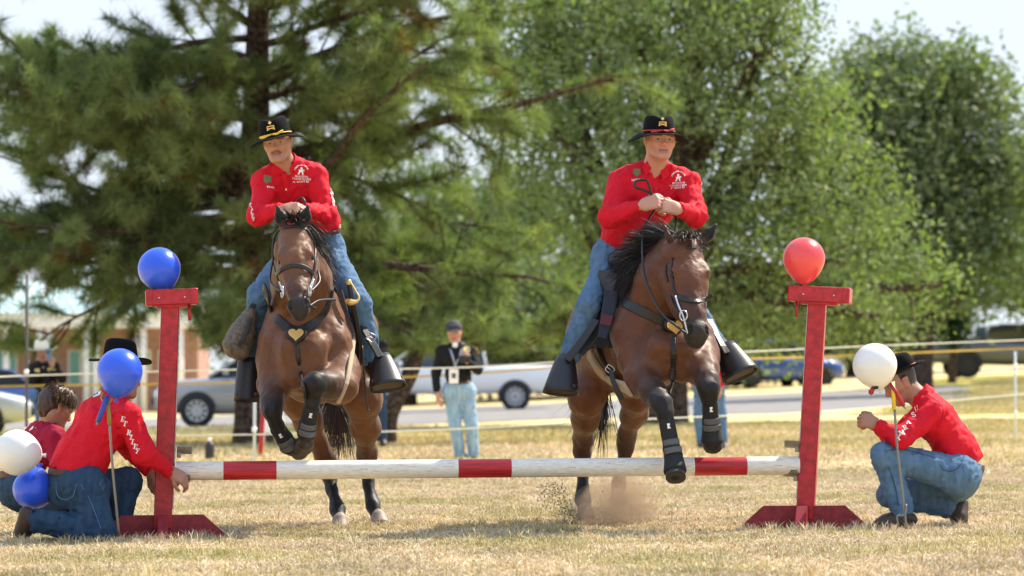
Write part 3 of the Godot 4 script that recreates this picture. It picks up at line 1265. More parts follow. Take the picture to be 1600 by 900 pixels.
func person(o: Dictionary) -> Dictionary:
	var t := thing("person", o.label, "person", o.at, o.get("group", ""))
	var bw: float = o.get("build", 1.0)
	var skin: Color = o.get("skin", Color(0.36, 0.18, 0.12))
	var hair: Color = o.get("hair", Color(0.03, 0.018, 0.012))
	var cell: float = o.get("cell", 0.013)
	var fine: float = o.get("fine", 0.0042)
	var neck: Vector3 = o.neck
	var waist: Vector3 = o.waist
	var pelvis: Vector3 = o.pelvis
	var up := (neck - waist).normalized()
	var left: Vector3 = (o.shl - o.shr).normalized()
	left = (left - up * left.dot(up)).normalized()
	var fwd := left.cross(up)
	var hips: Vector3 = (o.hipl - o.hipr).normalized()
	var hfwd: Vector3 = hips.cross(Vector3.UP).normalized()
	# shirt
	var sh := Sdf.new()
	sh.noise = wrinkle; sh.amp = o.get("fold", 0.010); sh.nscale = Vector3(9, 3.6, 7); sh.nturn = Basis(Vector3(0.2, 0.3, 1).normalized(), 0.6); sh.amp2 = 0.028
	var ch := neck.lerp(waist, 0.34)
	var be: Vector3 = neck.lerp(waist, 0.8) + fwd * o.get("belly", 0.0)
	var k := 0.05
	sh.add(ch + left * 0.075 * bw + fwd * 0.02, ch - left * 0.075 * bw + fwd * 0.02, 0.108 * bw, 0.108 * bw, k)
	sh.add(ch, be, 0.15 * bw, 0.15 * bw, k, Color.WHITE, null, fwd, 1.3)
	sh.add(neck - up * 0.02, o.shl, 0.062, 0.062, k)
	sh.add(neck - up * 0.02, o.shr, 0.062, 0.062, k)
	sh.add(be, waist - up * 0.035, 0.15 * bw, o.get("waist_r", 0.148) * bw, k, Color.WHITE, null, fwd, 1.22, 3)
	for e in [["shl", "ell", "wrl"], ["shr", "elr", "wrr"]]:
		var s0: Vector3 = o[e[0]]
		var s1: Vector3 = o[e[1]]
		var s2: Vector3 = o[e[2]]
		var kk := 0.03
		sh.add(s0.lerp(ch, 0.12), s1, 0.071 * minf(bw, 1.1), 0.062 * minf(bw, 1.1), 0.022)
		sh.add(s1, s2, 0.06 * minf(bw, 1.1), 0.041, kk, Color.WHITE, null, Vector3.ZERO, 1.0, 3)
		sh.add(s2.lerp(s1, 0.2), s2, 0.043, 0.042, 0.008, Color.WHITE, null, Vector3.ZERO, 1.0, 4)
	var nfr: Vector3 = neck + up * 0.02 + fwd * 0.075
	if o.get("open_neck", false):
		sh.add(neck + up * 0.06 + fwd * 0.06, neck - up * 0.075 + fwd * 0.135, 0.05, 0.012, 0.01, Color.WHITE, null, left, 1.25, 1)
	queue(t, "shirt", sh, cell, o.shirt)
	# collar
	if o.get("collar", true):
		var hd: Vector3 = (o.head - neck).normalized()
		var cd := (up + hd).normalized()
		var co := Sdf.new()
		co.noise = wrinkle; co.amp = 0.002; co.nscale = Vector3(20, 20, 20)
		co.add(neck - cd * 0.02, neck + cd * 0.042, 0.088, 0.071, 0.01, Color.WHITE, null, Vector3.ZERO, 1.0, 4)
		co.add(neck - cd * 0.05, neck + cd * 0.08, 0.074, 0.063, 0.004, Color.WHITE, null, Vector3.ZERO, 1.0, 1)
		co.add(neck + cd * 0.055 + fwd * 0.1, neck - cd * 0.02 + fwd * 0.1, 0.05, 0.012, 0.006, Color.WHITE, null, fwd, 0.5, 1)
		queue(t, "collar", co, 0.0065, o.shirt)
		if o.get("open_neck", false):
			for e in [-1.0, 1.0]:
				var c0: Vector3 = neck + cd * 0.03 + fwd * 0.068 + left * 0.034 * e
				var pts: Array = [neck + cd * 0.038 + fwd * 0.05 + left * 0.058 * e, c0 - left * 0.012 * e - up * 0.012, neck - up * 0.055 + fwd * 0.118 + left * 0.05 * e, neck - up * 0.01 + fwd * 0.082 + left * 0.085 * e]
				var s := st()
				s.set_smooth_group(-1)
				var nn: Vector3 = (fwd * 0.8 + left * 0.3 * e + up * 0.3).normalized() * 0.006
				quad(s, pts[0] + nn, pts[1] + nn, pts[2] + nn, pts[3] + nn)
				quad(s, pts[0], pts[1], pts[2], pts[3])
				for i in 4:
					quad(s, pts[i] + nn, pts[(i + 1) % 4] + nn, pts[(i + 1) % 4], pts[i])
				part(t, "collar_leaf", done(s), o.shirt)
	# jeans
	var je := Sdf.new()
	je.noise = wrinkle; je.amp = 0.008; je.nscale = Vector3(6, 9, 6); je.nturn = Basis(Vector3(0.1, 0.2, 1).normalized(), -0.5); je.amp2 = 0.026
	var lw: float = o.get("leg", 1.0)
	je.add(pelvis, waist, 0.15 * bw, 0.147 * bw, 0.04, Color.WHITE, null, hfwd, 1.2, 3)
	je.add(o.hipl, o.hipr, 0.118 * bw, 0.118 * bw, 0.05)
	for e in [["hipl", "knl", "anl"], ["hipr", "knr", "anr"]]:
		je.add(o[e[0]], o[e[1]], 0.104 * lw, 0.074 * lw, 0.045)
		je.add(o[e[1]], o[e[2]], 0.073 * lw, 0.066 * lw, 0.03, Color.WHITE, null, Vector3.ZERO, 1.0, 3)
	queue(t, "jeans", je, cell, o.jeans)
	# belt
	var bt := Sdf.new()
	var wd := (waist - pelvis).normalized()
	bt.add(waist - wd * 0.026, waist + wd * 0.016, 0.153 * bw, 0.153 * bw, 0.01, Color.WHITE, null, hfwd, 1.19, 4)
	queue(t, "belt", bt, 0.011, o.get("belt", M.belt))
	# boots
	for e in [["anl", "toel"], ["anr", "toer"]]:
		if not o.has(e[1]):
			continue
		var an: Vector3 = o[e[0]]
		var toe: Vector3 = o[e[1]]
		var knee: Vector3 = o["knl" if e[0] == "anl" else "knr"]
		var shin := (knee - an).normalized()
		var fd := (toe - an).normalized()
		var heel := an - shin * 0.045 - (fd - shin * fd.dot(shin)).normalized() * 0.03
		var bo := Sdf.new()
		bo.add(an + shin * 0.09, an, 0.052, 0.046, 0.03)
		bo.add(heel, toe.lerp(an, 0.12), 0.042, 0.04, 0.03)
		bo.add(toe.lerp(an, 0.3), toe, 0.044, 0.03, 0.02)
		bo.add(an + fd * 0.03, toe.lerp(an, 0.4), 0.04, 0.04, 0.04)
		queue(t, "boot", bo, 0.01, o.get("boots", M.boot))
	# skin: one body with head and hands
	var hb: Basis = o.head_basis
	var wide: float = o.get("wide", 1.0)
	var bs := Sdf.new()
	bs.add(ch, be, 0.10 * bw, 0.10 * bw, 0.03, skin, null, fwd, 1.5)
	bs.add(o.shl, o.shr, 0.035, 0.035, 0.03, skin)
	bs.add(neck, o.head, 0.05, 0.05, 0.03, skin)
	bs.add(waist, pelvis, 0.08, 0.08, 0.03, skin)
	for e in [["shl", "ell", "wrl"], ["shr", "elr", "wrr"]]:
		bs.add(o[e[0]].lerp(ch, 0.15), o[e[1]], 0.034, 0.032, 0.02, skin)
		bs.add(o[e[1]], o[e[2]], 0.032, 0.022, 0.02, skin)
	for e in [["hipl", "knl", "anl"], ["hipr", "knr", "anr"]]:
		bs.add(o[e[0]], o[e[1]], 0.055, 0.045, 0.03, skin)
		bs.add(o[e[1]], o[e[2]], 0.05, 0.035, 0.03, skin)
	queue(t, "body", bs, 0.024, M.skin, true)
	var hs := Sdf.new()
	head_into(hs, o.head, hb, skin, wide, neck - up * 0.03 + fwd * 0.012, o.get("neck_r", 0.057))
	if o.get("open_neck", false):
		hs.add(neck - up * 0.02 + fwd * 0.02, neck.lerp(waist, 0.22) + fwd * 0.06, 0.055, 0.045, 0.04, skin)
	queue_more(hs, fine, true, face_tint(o.head, hb, hair, wide, o.get("cropped", true), o.get("moustache", false)))
	for hd2 in o.get("hands", []):
		var s2 := Sdf.new()
		var w: Vector3 = hd2[0]
		hand_into(s2, w, hd2[1], hd2[2], hd2[3], hd2[4], skin, hd2[5] if hd2.size() > 5 else 1.0, hd2[6] if hd2.size() > 6 else 0.6)
		s2.add(w - hd2[1].normalized() * 0.025, w + hd2[1].normalized() * 0.015, 0.024, 0.026, 0.02, skin, null, hd2[2], 1.25)
		queue_more(s2, fine, true)
	return {"node": t, "shirt": sh, "jeans": je, "head": hs, "left": left, "up": up, "fwd": fwd}

# ------------------------------------------------------------------ horses
const BAY := Color(0.175, 0.072, 0.031)
const DARK := Color(0.075, 0.030, 0.016)
const BLACK := Color(0.013, 0.0115, 0.012)

func chain(s: Sdf, pts: Array, k: float, cols: Array, squash := 1.0, w := Vector3.ZERO) -> void:
	# pts: [px, py, z, r]
	for i in pts.size() - 1:
		var a: Array = pts[i]
		var b: Array = pts[i + 1]
		s.add(pix(a[0], a[1], a[2]), pix(b[0], b[1], b[2]), a[3], b[3], k, cols[mini(i, cols.size() - 1)], cols[mini(i + 1, cols.size() - 1)], w, squash)

func horse_head(s: Sdf, poll: Vector3, muz: Vector3, lat: Vector3, bay: Color, dark: Color) -> Dictionary:
	var L := (muz - poll).length()
	var g := L / 0.575
	var u := (muz - poll).normalized()
	var w := (lat - u * lat.dot(u)).normalized()
	var v := w.cross(-u).normalized()
	var q := func(a: float, b: float, c: float) -> Vector3: return poll + (u * a + v * b + w * c) * g
	var mz := Color(0.028, 0.022, 0.02)
	s.add(q.call(0.02, -0.08, 0), q.call(0.2, -0.085, 0), 0.085 * g, 0.098 * g, 0.05, bay)
	s.add(q.call(0.2, -0.082, 0), q.call(0.40, -0.06, 0), 0.088 * g, 0.060 * g, 0.05, bay, bay.lerp(dark, 0.6))
	s.add(q.call(0.40, -0.06, 0), q.call(0.51, -0.056, 0), 0.060 * g, 0.058 * g, 0.04, bay.lerp(dark, 0.6), mz)
	s.add(q.call(0.51, -0.058, 0), q.call(0.545, -0.066, 0), 0.057 * g, 0.045 * g, 0.03, mz)
	s.add(q.call(0.34, -0.135, 0), q.call(0.525, -0.108, 0), 0.048 * g, 0.034 * g, 0.03, dark, mz)
	for e in [-1.0, 1.0]:
		s.add(q.call(0.17, -0.16, e * 0.045), q.call(0.33, -0.13, e * 0.036), 0.078 * g, 0.055 * g, 0.05, bay)
		s.add(q.call(0.135, -0.035, e * 0.066), q.call(0.175, -0.022, e * 0.078), 0.028 * g, 0.026 * g, 0.03, bay)
		s.add(q.call(0.25, -0.05, e * 0.066), q.call(0.37, -0.055, e * 0.05), 0.02 * g, 0.014 * g, 0.02, bay)
		s.add(q.call(0.188, -0.042, e * 0.098), q.call(0.188, -0.042, e * 0.1), 0.021 * g, 0.021 * g, 0.012, dark, null, Vector3.ZERO, 1.0, 1)
		s.add(q.call(0.500, -0.028, e * 0.036), q.call(0.53, -0.034, e * 0.034), 0.026 * g, 0.024 * g, 0.016, mz)
		s.add(q.call(0.508, -0.012, e * 0.047), q.call(0.532, -0.024, e * 0.040), 0.0155 * g, 0.011 * g, 0.008, mz, null, Vector3.ZERO, 1.0, 1)
		# veins and hollows of the nose
		s.add(q.call(0.29, 0.012, e * 0.062), q.call(0.40, 0.01, e * 0.055), 0.022 * g, 0.018 * g, 0.02, bay, null, Vector3.ZERO, 1.0, 1)
	s.add(q.call(0.558, -0.09, -0.04), q.call(0.558, -0.09, 0.04), 0.006, 0.006, 0.006, mz, null, Vector3.ZERO, 1.0, 1)
	return {"u": u, "v": v, "w": w, "g": g, "q": q}

func ear(s: Sdf, base: Vector3, tip: Vector3, face: Vector3, col: Color, dark: Color) -> void:
	var m := base.lerp(tip, 0.45)
	var ax := (tip - base).normalized()
	face = (face - ax * face.dot(ax)).normalized()
	s.add(base, m, 0.026, 0.036, 0.02, col, dark, face, 1.3)
	s.add(m, tip, 0.036, 0.006, 0.015, dark, dark, face, 1.3)
	s.add(base.lerp(tip, 0.2) + face * 0.03, base.lerp(tip, 0.78) + face * 0.018, 0.022, 0.010, 0.006, dark, null, face, 1.0, 1)

func strands(parent: Node, called: String, roots: Array, n: int, m: Material, sd: int) -> void:
	# roots: [from, to, dir_from, dir_to, length, droop, spread]
	var g := RandomNumberGenerator.new()
	g.seed = sd
	var s := st()
	s.set_smooth_group(1)
	for i in n:
		var r: Array = roots[g.randi() % roots.size()]
		var t := g.randf()
		var p: Vector3 = r[0].lerp(r[1], t) + Vector3(g.randfn(0, 1), g.randfn(0, 1), g.randfn(0, 1)) * 0.009
		var d: Vector3 = r[2].lerp(r[3], t).normalized()
		d = (d + Vector3(g.randfn(0, 1), g.randfn(0, 1), g.randfn(0, 1)) * r[6]).normalized()
		var len: float = r[4] * g.randf_range(0.55, 1.12)
		var wob := Vector3(g.randfn(0, 1), g.randfn(0, 1), g.randfn(0, 1)) * 0.25
		var wd := g.randf_range(0.0014, 0.0038)
		var side := d.cross(Vector3(0.2, 0.3, 1).normalized()).normalized()
		side = (side + Vector3(g.randfn(0, 1), g.randfn(0, 1), g.randfn(0, 1)) * 0.3).normalized()
		var prev_l := p - side * wd
		var prev_r := p + side * wd
		for k in 6:
			var f := (k + 1) / 6.0
			p += d * len / 6.0
			d = (d + Vector3.DOWN * r[5] * 0.35 + wob * sin(f * 5.0 + i) * 0.35).normalized()
			var ww := wd * (1.0 - f * f * 0.9)
			var l := p - side * ww
			var rr := p + side * ww
			quad(s, prev_l, prev_r, rr, l)
			prev_l = l
			prev_r = rr
	part(parent, called, done(s), m)

func hoof(parent: Node, cor: Vector3, sole: Vector3, m: Material, r := 0.05) -> void:
	var s := Sdf.new()
	s.add(cor, sole, r * 0.9, r * 1.22, 0.01, Color.WHITE, null, Vector3.ZERO, 1.0, 4)
	s.add(cor, cor + (cor - sole) * 0.1, r * 0.86, r * 0.8, 0.02)
	queue(parent, "hoof", s, 0.007, m)

func leg_boot(parent: Node, a: Vector3, b: Vector3, fet: Vector3, out: Vector3) -> void:
	var s := Sdf.new()
	s.noise = wrinkle; s.amp = 0.0025; s.nscale = Vector3(25, 25, 25)
	s.add(a, b, 0.047, 0.049, 0.015, Color.WHITE, null, Vector3.ZERO, 1.0, 4)
	s.add(b, fet, 0.049, 0.057, 0.02)
	var o := queue(parent, "leg_boot", s, 0.008, M.neoprene)
	var ax := (fet - a).normalized()
	for f in [0.66, 0.88]:
		var c := a.lerp(fet, f)
		var nn := (out - ax * out.dot(ax)).normalized()
		var sd := ax.cross(nn)
		var pp := []
		var pn := []
		for k in 7:
			var an := lerpf(-0.95, 0.95, k / 6.0)
			var dv := nn * cos(an) + sd * sin(an)
			pp.append(c + dv * (0.051 if f < 0.8 else 0.057))
			pn.append(dv)
		part(o, "pad", strap(pp, pn, 0.036, 0.008), M.pad_grey)
	# small white maker's mark: a knight's head like blot
	var cc := a.lerp(b, 0.25)
	var n2 := (out - ax * out.dot(ax)).normalized()
	var s2 := ax.cross(n2).normalized()
	var t := st()
	t.set_smooth_group(-1)
	for e in [[0.0, 0.006, 0.008, 0.006], [0.002, -0.006, 0.006, 0.008], [0.0, -0.015, 0.010, 0.003]]:
		var c2: Vector3 = cc + n2 * 0.0485 + s2 * e[0] - ax * e[1]
		box(t, c2, Vector3(e[2], e[3], 0.0035), Basis(s2, -ax, n2), 0.001)
	part(o, "emblem", done(t), M.white_thread)

func bell_boot(parent: Node, a: Vector3, b: Vector3) -> void:
	var s := Sdf.new()
	s.add(a, b, 0.052, 0.068, 0.01, Color.WHITE, null, Vector3.ZERO, 1.0, 4)
	s.add(a, b, 0.052, 0.057, 0.02)
	queue(parent, "bell_boot", s, 0.008, M.neoprene)

func tapadero(parent: Node, top: Vector3, bot: Vector3, wide: Vector3, r0: float, r1: float) -> void:
	var ax := (bot - top).normalized()
	wide = (wide - ax * wide.dot(ax)).normalized()
	var dp := wide.cross(ax).normalized()
	if dp.z < 0:
		dp = -dp
	var rings := []
	for side in 2:
		for i in 9:
			var t := i / 8.0
			if side == 1:
				t = 1.0 - t
			var ring := []
			for k in 28:
				var a := TAU * k / 28.0
				var r := lerpf(r0, r1, pow(t, 0.85)) - (0.006 if side == 1 else 0.0)
				var lift := 0.02 * t * sin(a) * r / r1
				ring.append(top.lerp(bot, t) + wide * cos(a) * r + dp * sin(a) * r * 0.75 + ax * lift)
			rings.append(ring)
	rings.append(rings[0])
	var o := part(parent, "stirrup_hood", shell(rings, 0.004), M.leather)
	var sb := st()
	box(sb, top.lerp(bot, 0.86), Vector3(r1 * 0.8, 0.012, 0.05), Basis(wide, -ax, wide.cross(-ax)), 0.004)
	part(o, "stirrup_tread", done(sb), M.leather_brown)

func heart(w: float) -> PackedVector2Array:
	var p := PackedVector2Array()
	for i in 28:
		var t := TAU * i / 28.0
		p.append(Vector2(16.0 * pow(sin(t), 3.0), 13.0 * cos(t) - 5.0 * cos(2 * t) - 2.0 * cos(3 * t) - cos(4 * t)) * w / 32.0)
	return p

func coat_tint(sd: int) -> Callable:
	var f := FastNoiseLite.new()
	f.seed = sd
	f.frequency = 6.0
	f.fractal_octaves = 4
	return func(p: Vector3, c: Color) -> Color:
		var n := f.get_noise_3dv(p)
		var o := c * (1.0 + 0.28 * n)
		o.a = 1.0
		return o

func buckle(parent: Node, c: Vector3, b: Basis, w: float, h: float, m: Material) -> void:
	var s := st()
	var p := []
	for k in 17:
		var a := TAU * k / 16.0
		p.append(c + b * Vector3(clampf(cos(a) * 1.3, -1, 1) * w, clampf(sin(a) * 1.3, -1, 1) * h, 0))
	tube(s, p, 0.0028, 6, false)
	tube(s, [c - b.x * w, c + b.x * w * 0.9], 0.002, 5)
	part(parent, "buckle", done(s), m)

func body_clothes(name_parent: Node, called: String, trunk: Sdf, grow: float, halves: Array, cell: float, m: Material) -> void:
	var s := Sdf.new()
	for i in trunk.A.size():
		s.add(trunk.A[i], trunk.A[i] + trunk.BA[i], trunk.RA[i] + grow, trunk.RA[i] + trunk.DR[i] + grow, trunk.K[i], Color.WHITE, null, trunk.W[i], trunk.S[i])
	for h in halves:
		s.add(h[0], h[0] + Vector3(0, 0.1, 0), 0.1, 0.1, 0.01, Color.WHITE, null, h[1], 1.0, 5)
		s.W[s.W.size() - 1] = h[1].normalized()
	queue(name_parent, called, s, cell, m)

func horse_one() -> void:
	var bay := BAY
	var dk := DARK
	var t := thing("horse", "bay horse with a narrow nose band, facing straight ahead over the pole, both forelegs folded", "horse", ground_at(520, -1.4))
	var tr := Sdf.new()
	chain(tr, [[477, 528, -0.40, 0.265], [490, 542, -0.85, 0.30], [512, 535, -1.25, 0.275], [524, 520, -1.62, 0.27]], 0.12, [bay])
	chain(tr, [[482, 430, -0.72, 0.13], [500, 455, -1.1, 0.17], [520, 480, -1.55, 0.17]], 0.12, [bay, dk])
	var s := Sdf.new()
	for i in tr.A.size():
		s.add(tr.A[i], tr.A[i] + tr.BA[i], tr.RA[i], tr.RA[i] + tr.DR[i], tr.K[i], tr.CA[i], tr.CB[i])
	# breast, points of shoulder and muscle bands
	chain(s, [[444, 540, -0.30, 0.15], [440, 575, -0.30, 0.13]], 0.07, [bay])
	chain(s, [[512, 540, -0.28, 0.15], [520, 578, -0.28, 0.13]], 0.07, [bay])
	chain(s, [[456, 545, -0.13, 0.095], [458, 588, -0.13, 0.085]], 0.05, [bay])
	chain(s, [[488, 545, -0.12, 0.095], [490, 585, -0.12, 0.085]], 0.05, [bay])
	chain(s, [[472, 525, 0.03, 0.012], [474, 600, 0.05, 0.012]], 0.05, [bay])
	s.OP[s.OP.size() - 1] = 1
	# neck
	chain(s, [[478, 490, -0.42, 0.20], [470, 440, -0.18, 0.165], [461, 392, 0.0, 0.125]], 0.09, [bay])
	chain(s, [[480, 440, -0.50, 0.12], [468, 385, -0.15, 0.085]], 0.08, [dk])
	# folded forelegs
	chain(s, [[432, 565, -0.30, 0.12], [429, 603, -0.22, 0.092], [425, 628, -0.05, 0.062], [425, 641, 0.0, 0.058]], 0.05, [bay, bay, dk, BLACK])
	chain(s, [[425, 641, 0.0, 0.058], [432, 664, -0.03, 0.042], [447, 690, -0.12, 0.040], [452, 697, -0.14, 0.044], [459, 703, -0.18, 0.042]], 0.03, [BLACK])
	chain(s, [[532, 580, -0.24, 0.125], [530, 603, -0.10, 0.105], [512, 600, 0.06, 0.075], [493, 597, 0.17, 0.058], [490, 602, 0.20, 0.052]], 0.045, [bay, bay, dk, BLACK])
	chain(s, [[491, 598, 0.19, 0.056], [488, 630, 0.17, 0.041], [481, 668, 0.09, 0.040], [479, 676, 0.07, 0.045], [477, 688, 0.02, 0.043]], 0.03, [BLACK])
	# hind legs
	chain(s, [[500, 560, -1.45, 0.165], [466, 620, -1.28, 0.112], [482, 660, -1.42, 0.078], [509, 718, -1.66, 0.050], [514, 738, -1.70, 0.054]], 0.07, [bay, bay, bay, dk])
	chain(s, [[514, 738, -1.70, 0.055], [518, 765, -1.63, 0.033], [526, 796, -1.54, 0.045], [529, 808, -1.50, 0.044]], 0.03, [dk, BLACK])
	chain(s, [[545, 560, -1.50, 0.165], [566, 620, -1.30, 0.112], [571, 668, -1.5, 0.080], [573, 708, -1.72, 0.050], [574, 728, -1.75, 0.054]], 0.07, [bay, bay, bay, dk])
	chain(s, [[574, 730, -1.75, 0.055], [576, 758, -1.70, 0.033], [584, 790, -1.62, 0.045], [588, 803, -1.58, 0.044]], 0.03, [dk, BLACK])
	# belly and sheath line
	chain(s, [[490, 600, -0.85, 0.10], [512, 606, -1.15, 0.08]], 0.1, [bay])
	s.noise = wrinkle; s.amp = 0.010; s.nscale = Vector3(7, 5, 7); s.amp2 = 0.008
	queue(t, "body", s, 0.0125, M.coat, true, coat_tint(4))
	var hs := Sdf.new()
	var hd := horse_head(hs, pix(458, 356, 0.10), pix(467, 487, 0.40), Vector3(1, 0.02, 0.05), bay, dk)
	hs.add(hd.q.call(0.06, -0.13, 0.0), pix(466, 415, -0.06), 0.10, 0.135, 0.06, bay)
	ear(hs, pix(443, 355, 0.06), pix(433, 321, 0.07), Vector3(-0.25, 0.1, 1), dk, BLACK)
	ear(hs, pix(474, 352, 0.06), pix(481, 321, 0.07), Vector3(0.25, 0.1, 1), dk, BLACK)
	hs.noise = wrinkle; hs.amp = 0.0035; hs.nscale = Vector3(16, 11, 16); hs.amp2 = 0.004
	queue_more(hs, 0.0068, true, coat_tint(4))
	for e in [-1.0, 1.0]:
		var es := Sdf.new()
		es.add(hd.q.call(0.188, -0.040, e * 0.0845), hd.q.call(0.188, -0.040, e * 0.085), 0.0235, 0.0235, 0.01)
		queue(t, "eye", es, 0.006, M.eye)
	hoof(t, pix(531, 811, -1.48), pix(532, 829, -1.43), M.hoof)
	hoof(t, pix(591, 806, -1.56), pix(595, 822, -1.51), M.hoof)
	hoof(t, pix(462, 700, -0.19), pix(468, 705, -0.27), M.hoof_dark, 0.047)
	hoof(t, pix(477, 690, 0.03), pix(474, 697, -0.06), M.hoof_dark, 0.05)
	leg_boot(t, pix(433, 668, -0.04), pix(445, 686, -0.11), pix(451, 696, -0.14), Vector3(-0.1, 0, 1))
	leg_boot(t, pix(487, 634, 0.165), pix(481, 665, 0.095), pix(479, 676, 0.07), Vector3(0.15, 0, 1))
	# mane falling on the far side, forelock
	strands(t, "mane", [[pix(461, 352, 0.03), pix(472, 385, -0.18), Vector3(0.9, 0.2, 0.1), Vector3(1, 0.1, 0.1), 0.24, 0.9, 0.2], [pix(472, 380, -0.16), pix(482, 425, -0.5), Vector3(1, 0.0, 0.3), Vector3(1, -0.2, 0.3), 0.26, 0.9, 0.25]], 1000, M.hair, 5)
	strands(t, "forelock", [[pix(450, 345, 0.06), pix(470, 345, 0.06), Vector3(-0.2, 0.25, 0.2), Vector3(0.3, 0.25, 0.2), 0.10, 0.8, 0.4]], 220, M.hair, 6)
	strands(t, "tail", [[pix(520, 560, -1.92), pix(530, 590, -1.92), Vector3(0, -1, 0), Vector3(0.05, -1, 0), 0.62, 0.0, 0.10]], 420, M.hair_brown, 7)
	# bridle
	var b := thing("bridle", "black leather bridle on the straight-facing bay horse", "bridle", pix(460, 400, 0.2), "bridles")
	var hsd := hs
	var lm: Material = M.leather
	tack(b, "brow_band", strap_on(hsd, [[429, 374], [436, 360], [446, 355], [458, 354], [470, 355], [481, 361], [488, 374]], 0.022), lm)
	tack(b, "nose_band", strap_on(hsd, [[433, 428], [438, 423], [448, 417], [461, 415], [474, 417], [484, 423], [489, 430]], 0.026, 0.006), lm)
	tack(b, "cheek_strap", strap_on(hsd, [[429, 374], [427, 390], [428, 408], [433, 430], [438, 445], [443, 455]], 0.016), lm)
	tack(b, "cheek_strap", strap_on(hsd, [[488, 374], [492, 390], [492, 408], [489, 428], [485, 445], [482, 455]], 0.016), lm)
	for e in [[441, 456, 0.3], [484, 455, 0.3]]:
		var rg := []
		for k in 13:
			var a := TAU * k / 12.0
			rg.append(pix(e[0], e[1], e[2] + 0.03) + Vector3(0.25 * cos(a), sin(a), 0.5 * cos(a)) * 0.034)
		part(b, "bit_ring", tube_mesh(rg, 0.004, 6), M.steel)
	part(b, "cheek_chain", tube_mesh([pix(436, 440, 0.28), pix(440, 450, 0.32), pix(443, 462, 0.34)], 0.006, 5, 4), M.steel)
	part(b, "cheek_chain", tube_mesh([pix(490, 436, 0.28), pix(487, 448, 0.32), pix(483, 460, 0.34)], 0.006, 5, 4), M.steel)
	part(b, "rein", tube_mesh([pix(486, 455, 0.32), pix(499, 440, 0.2), pix(497, 424, 0.12), pix(496, 418, 0.0), pix(490, 390, -0.15), pix(472, 345, -0.28), pix(462, 333, -0.3)], 0.007, 6, 6), lm)
	part(b, "rein", tube_mesh([pix(439, 455, 0.32), pix(425, 444, 0.2), pix(422, 430, 0.1), pix(432, 385, -0.1), pix(446, 345, -0.28), pix(453, 333, -0.3)], 0.007, 6, 6), lm)
	part(b, "rein", tube_mesh([pix(484, 478, 0.33), pix(497, 470, 0.22), pix(512, 468, 0.08), pix(524, 468, -0.1)], 0.007, 6, 6), lm)
	part(b, "lead_strap", strap([pix(478, 477, 0.36), pix(484, 478, 0.36), pix(489, 481, 0.34), pix(493, 483, 0.33)], [Vector3.BACK, Vector3.BACK, Vector3.BACK, Vector3.BACK], 0.02, 0.005), lm)
	var lp := []
	for k in 13:
		var a := PI * k / 12.0
		lp.append(pix(470 + 7.0 * cos(a), 322 - 13.0 * sin(a) * (1.0 if k < 7 else 0.85), -0.2 + 0.03 * cos(a)))
	lp.push_front(pix(474, 336, -0.22))
	lp.append(pix(463, 336, -0.22))
	part(b, "rein_loop", tube_mesh(lp, 0.008, 6, 2), lm)
	# breast collar
	var c := thing("breast_collar", "wide black breast strap with brass heart on the straight-facing bay horse", "breast collar", pix(463, 520, 0.05), "breast collars")
	tack(c, "strap", strap_on(s, [[413, 446], [417, 462], [424, 482], [435, 499], [449, 511], [463, 516], [478, 513], [494, 502], [508, 486], [516, 466], [519, 450]], 0.054, 0.007), lm)
	tack(c, "heart_backing", badge_on(s, 463, 526, heart(0.125), 0.012, 0.0), lm)
	tack(c, "heart", badge_on(s, 463, 525, heart(0.094), 0.02, 0.0), M.brass)
	tack(c, "hanging_strap", strap_on(s, [[464, 538], [466, 560], [470, 583], [474, 600], [478, 622]], 0.024, 0.006), lm)
	saddle(t, tr, 1, s)

# stiff flat badge lying on a body
func badge_on(s: Sdf, px: float, py: float, outline: PackedVector2Array, lift: float, turn: float) -> ArrayMesh:
	var c: Vector3 = on_body(s, px, py)
	var n := (s.normal(c) + Vector3(0, 0.15, 1.6)).normalized()
	var up := (Vector3.UP - n * n.y).normalized().rotated(n, turn)
	var rt := up.cross(n)
	var far := 0.0
	for v in outline:
		var h = s.hit(c + rt * v.x + up * v.y + n * 0.1, -n, 0.2)
		if h != null:
			far = maxf(far, (h - c).dot(n))
	var o: Vector3 = c + n * (far + lift)
	var t := st()
	t.set_smooth_group(-1)
	var ix := Geometry2D.triangulate_polygon(outline)
	for i in ix:
		var v := outline[i]
		t.add_vertex(o + rt * v.x * 0.9 + up * v.y * 0.9 + n * 0.004)
	for i in outline.size():
		var a := outline[i]
		var b := outline[(i + 1) % outline.size()]
		var pa := o + rt * a.x + up * a.y
		var pb := o + rt * b.x + up * b.y
		quad(t, o + rt * a.x * 0.9 + up * a.y * 0.9 + n * 0.004, o + rt * b.x * 0.9 + up * b.y * 0.9 + n * 0.004, pb, pa)
		quad(t, pa, pb, pb - n * (far + lift + 0.01), pa - n * (far + lift + 0.01))
	return done(t)

func tack(parent: Node, called: String, m: ArrayMesh, mt: Material) -> MeshInstance3D:
	return part(parent, called, m, mt)

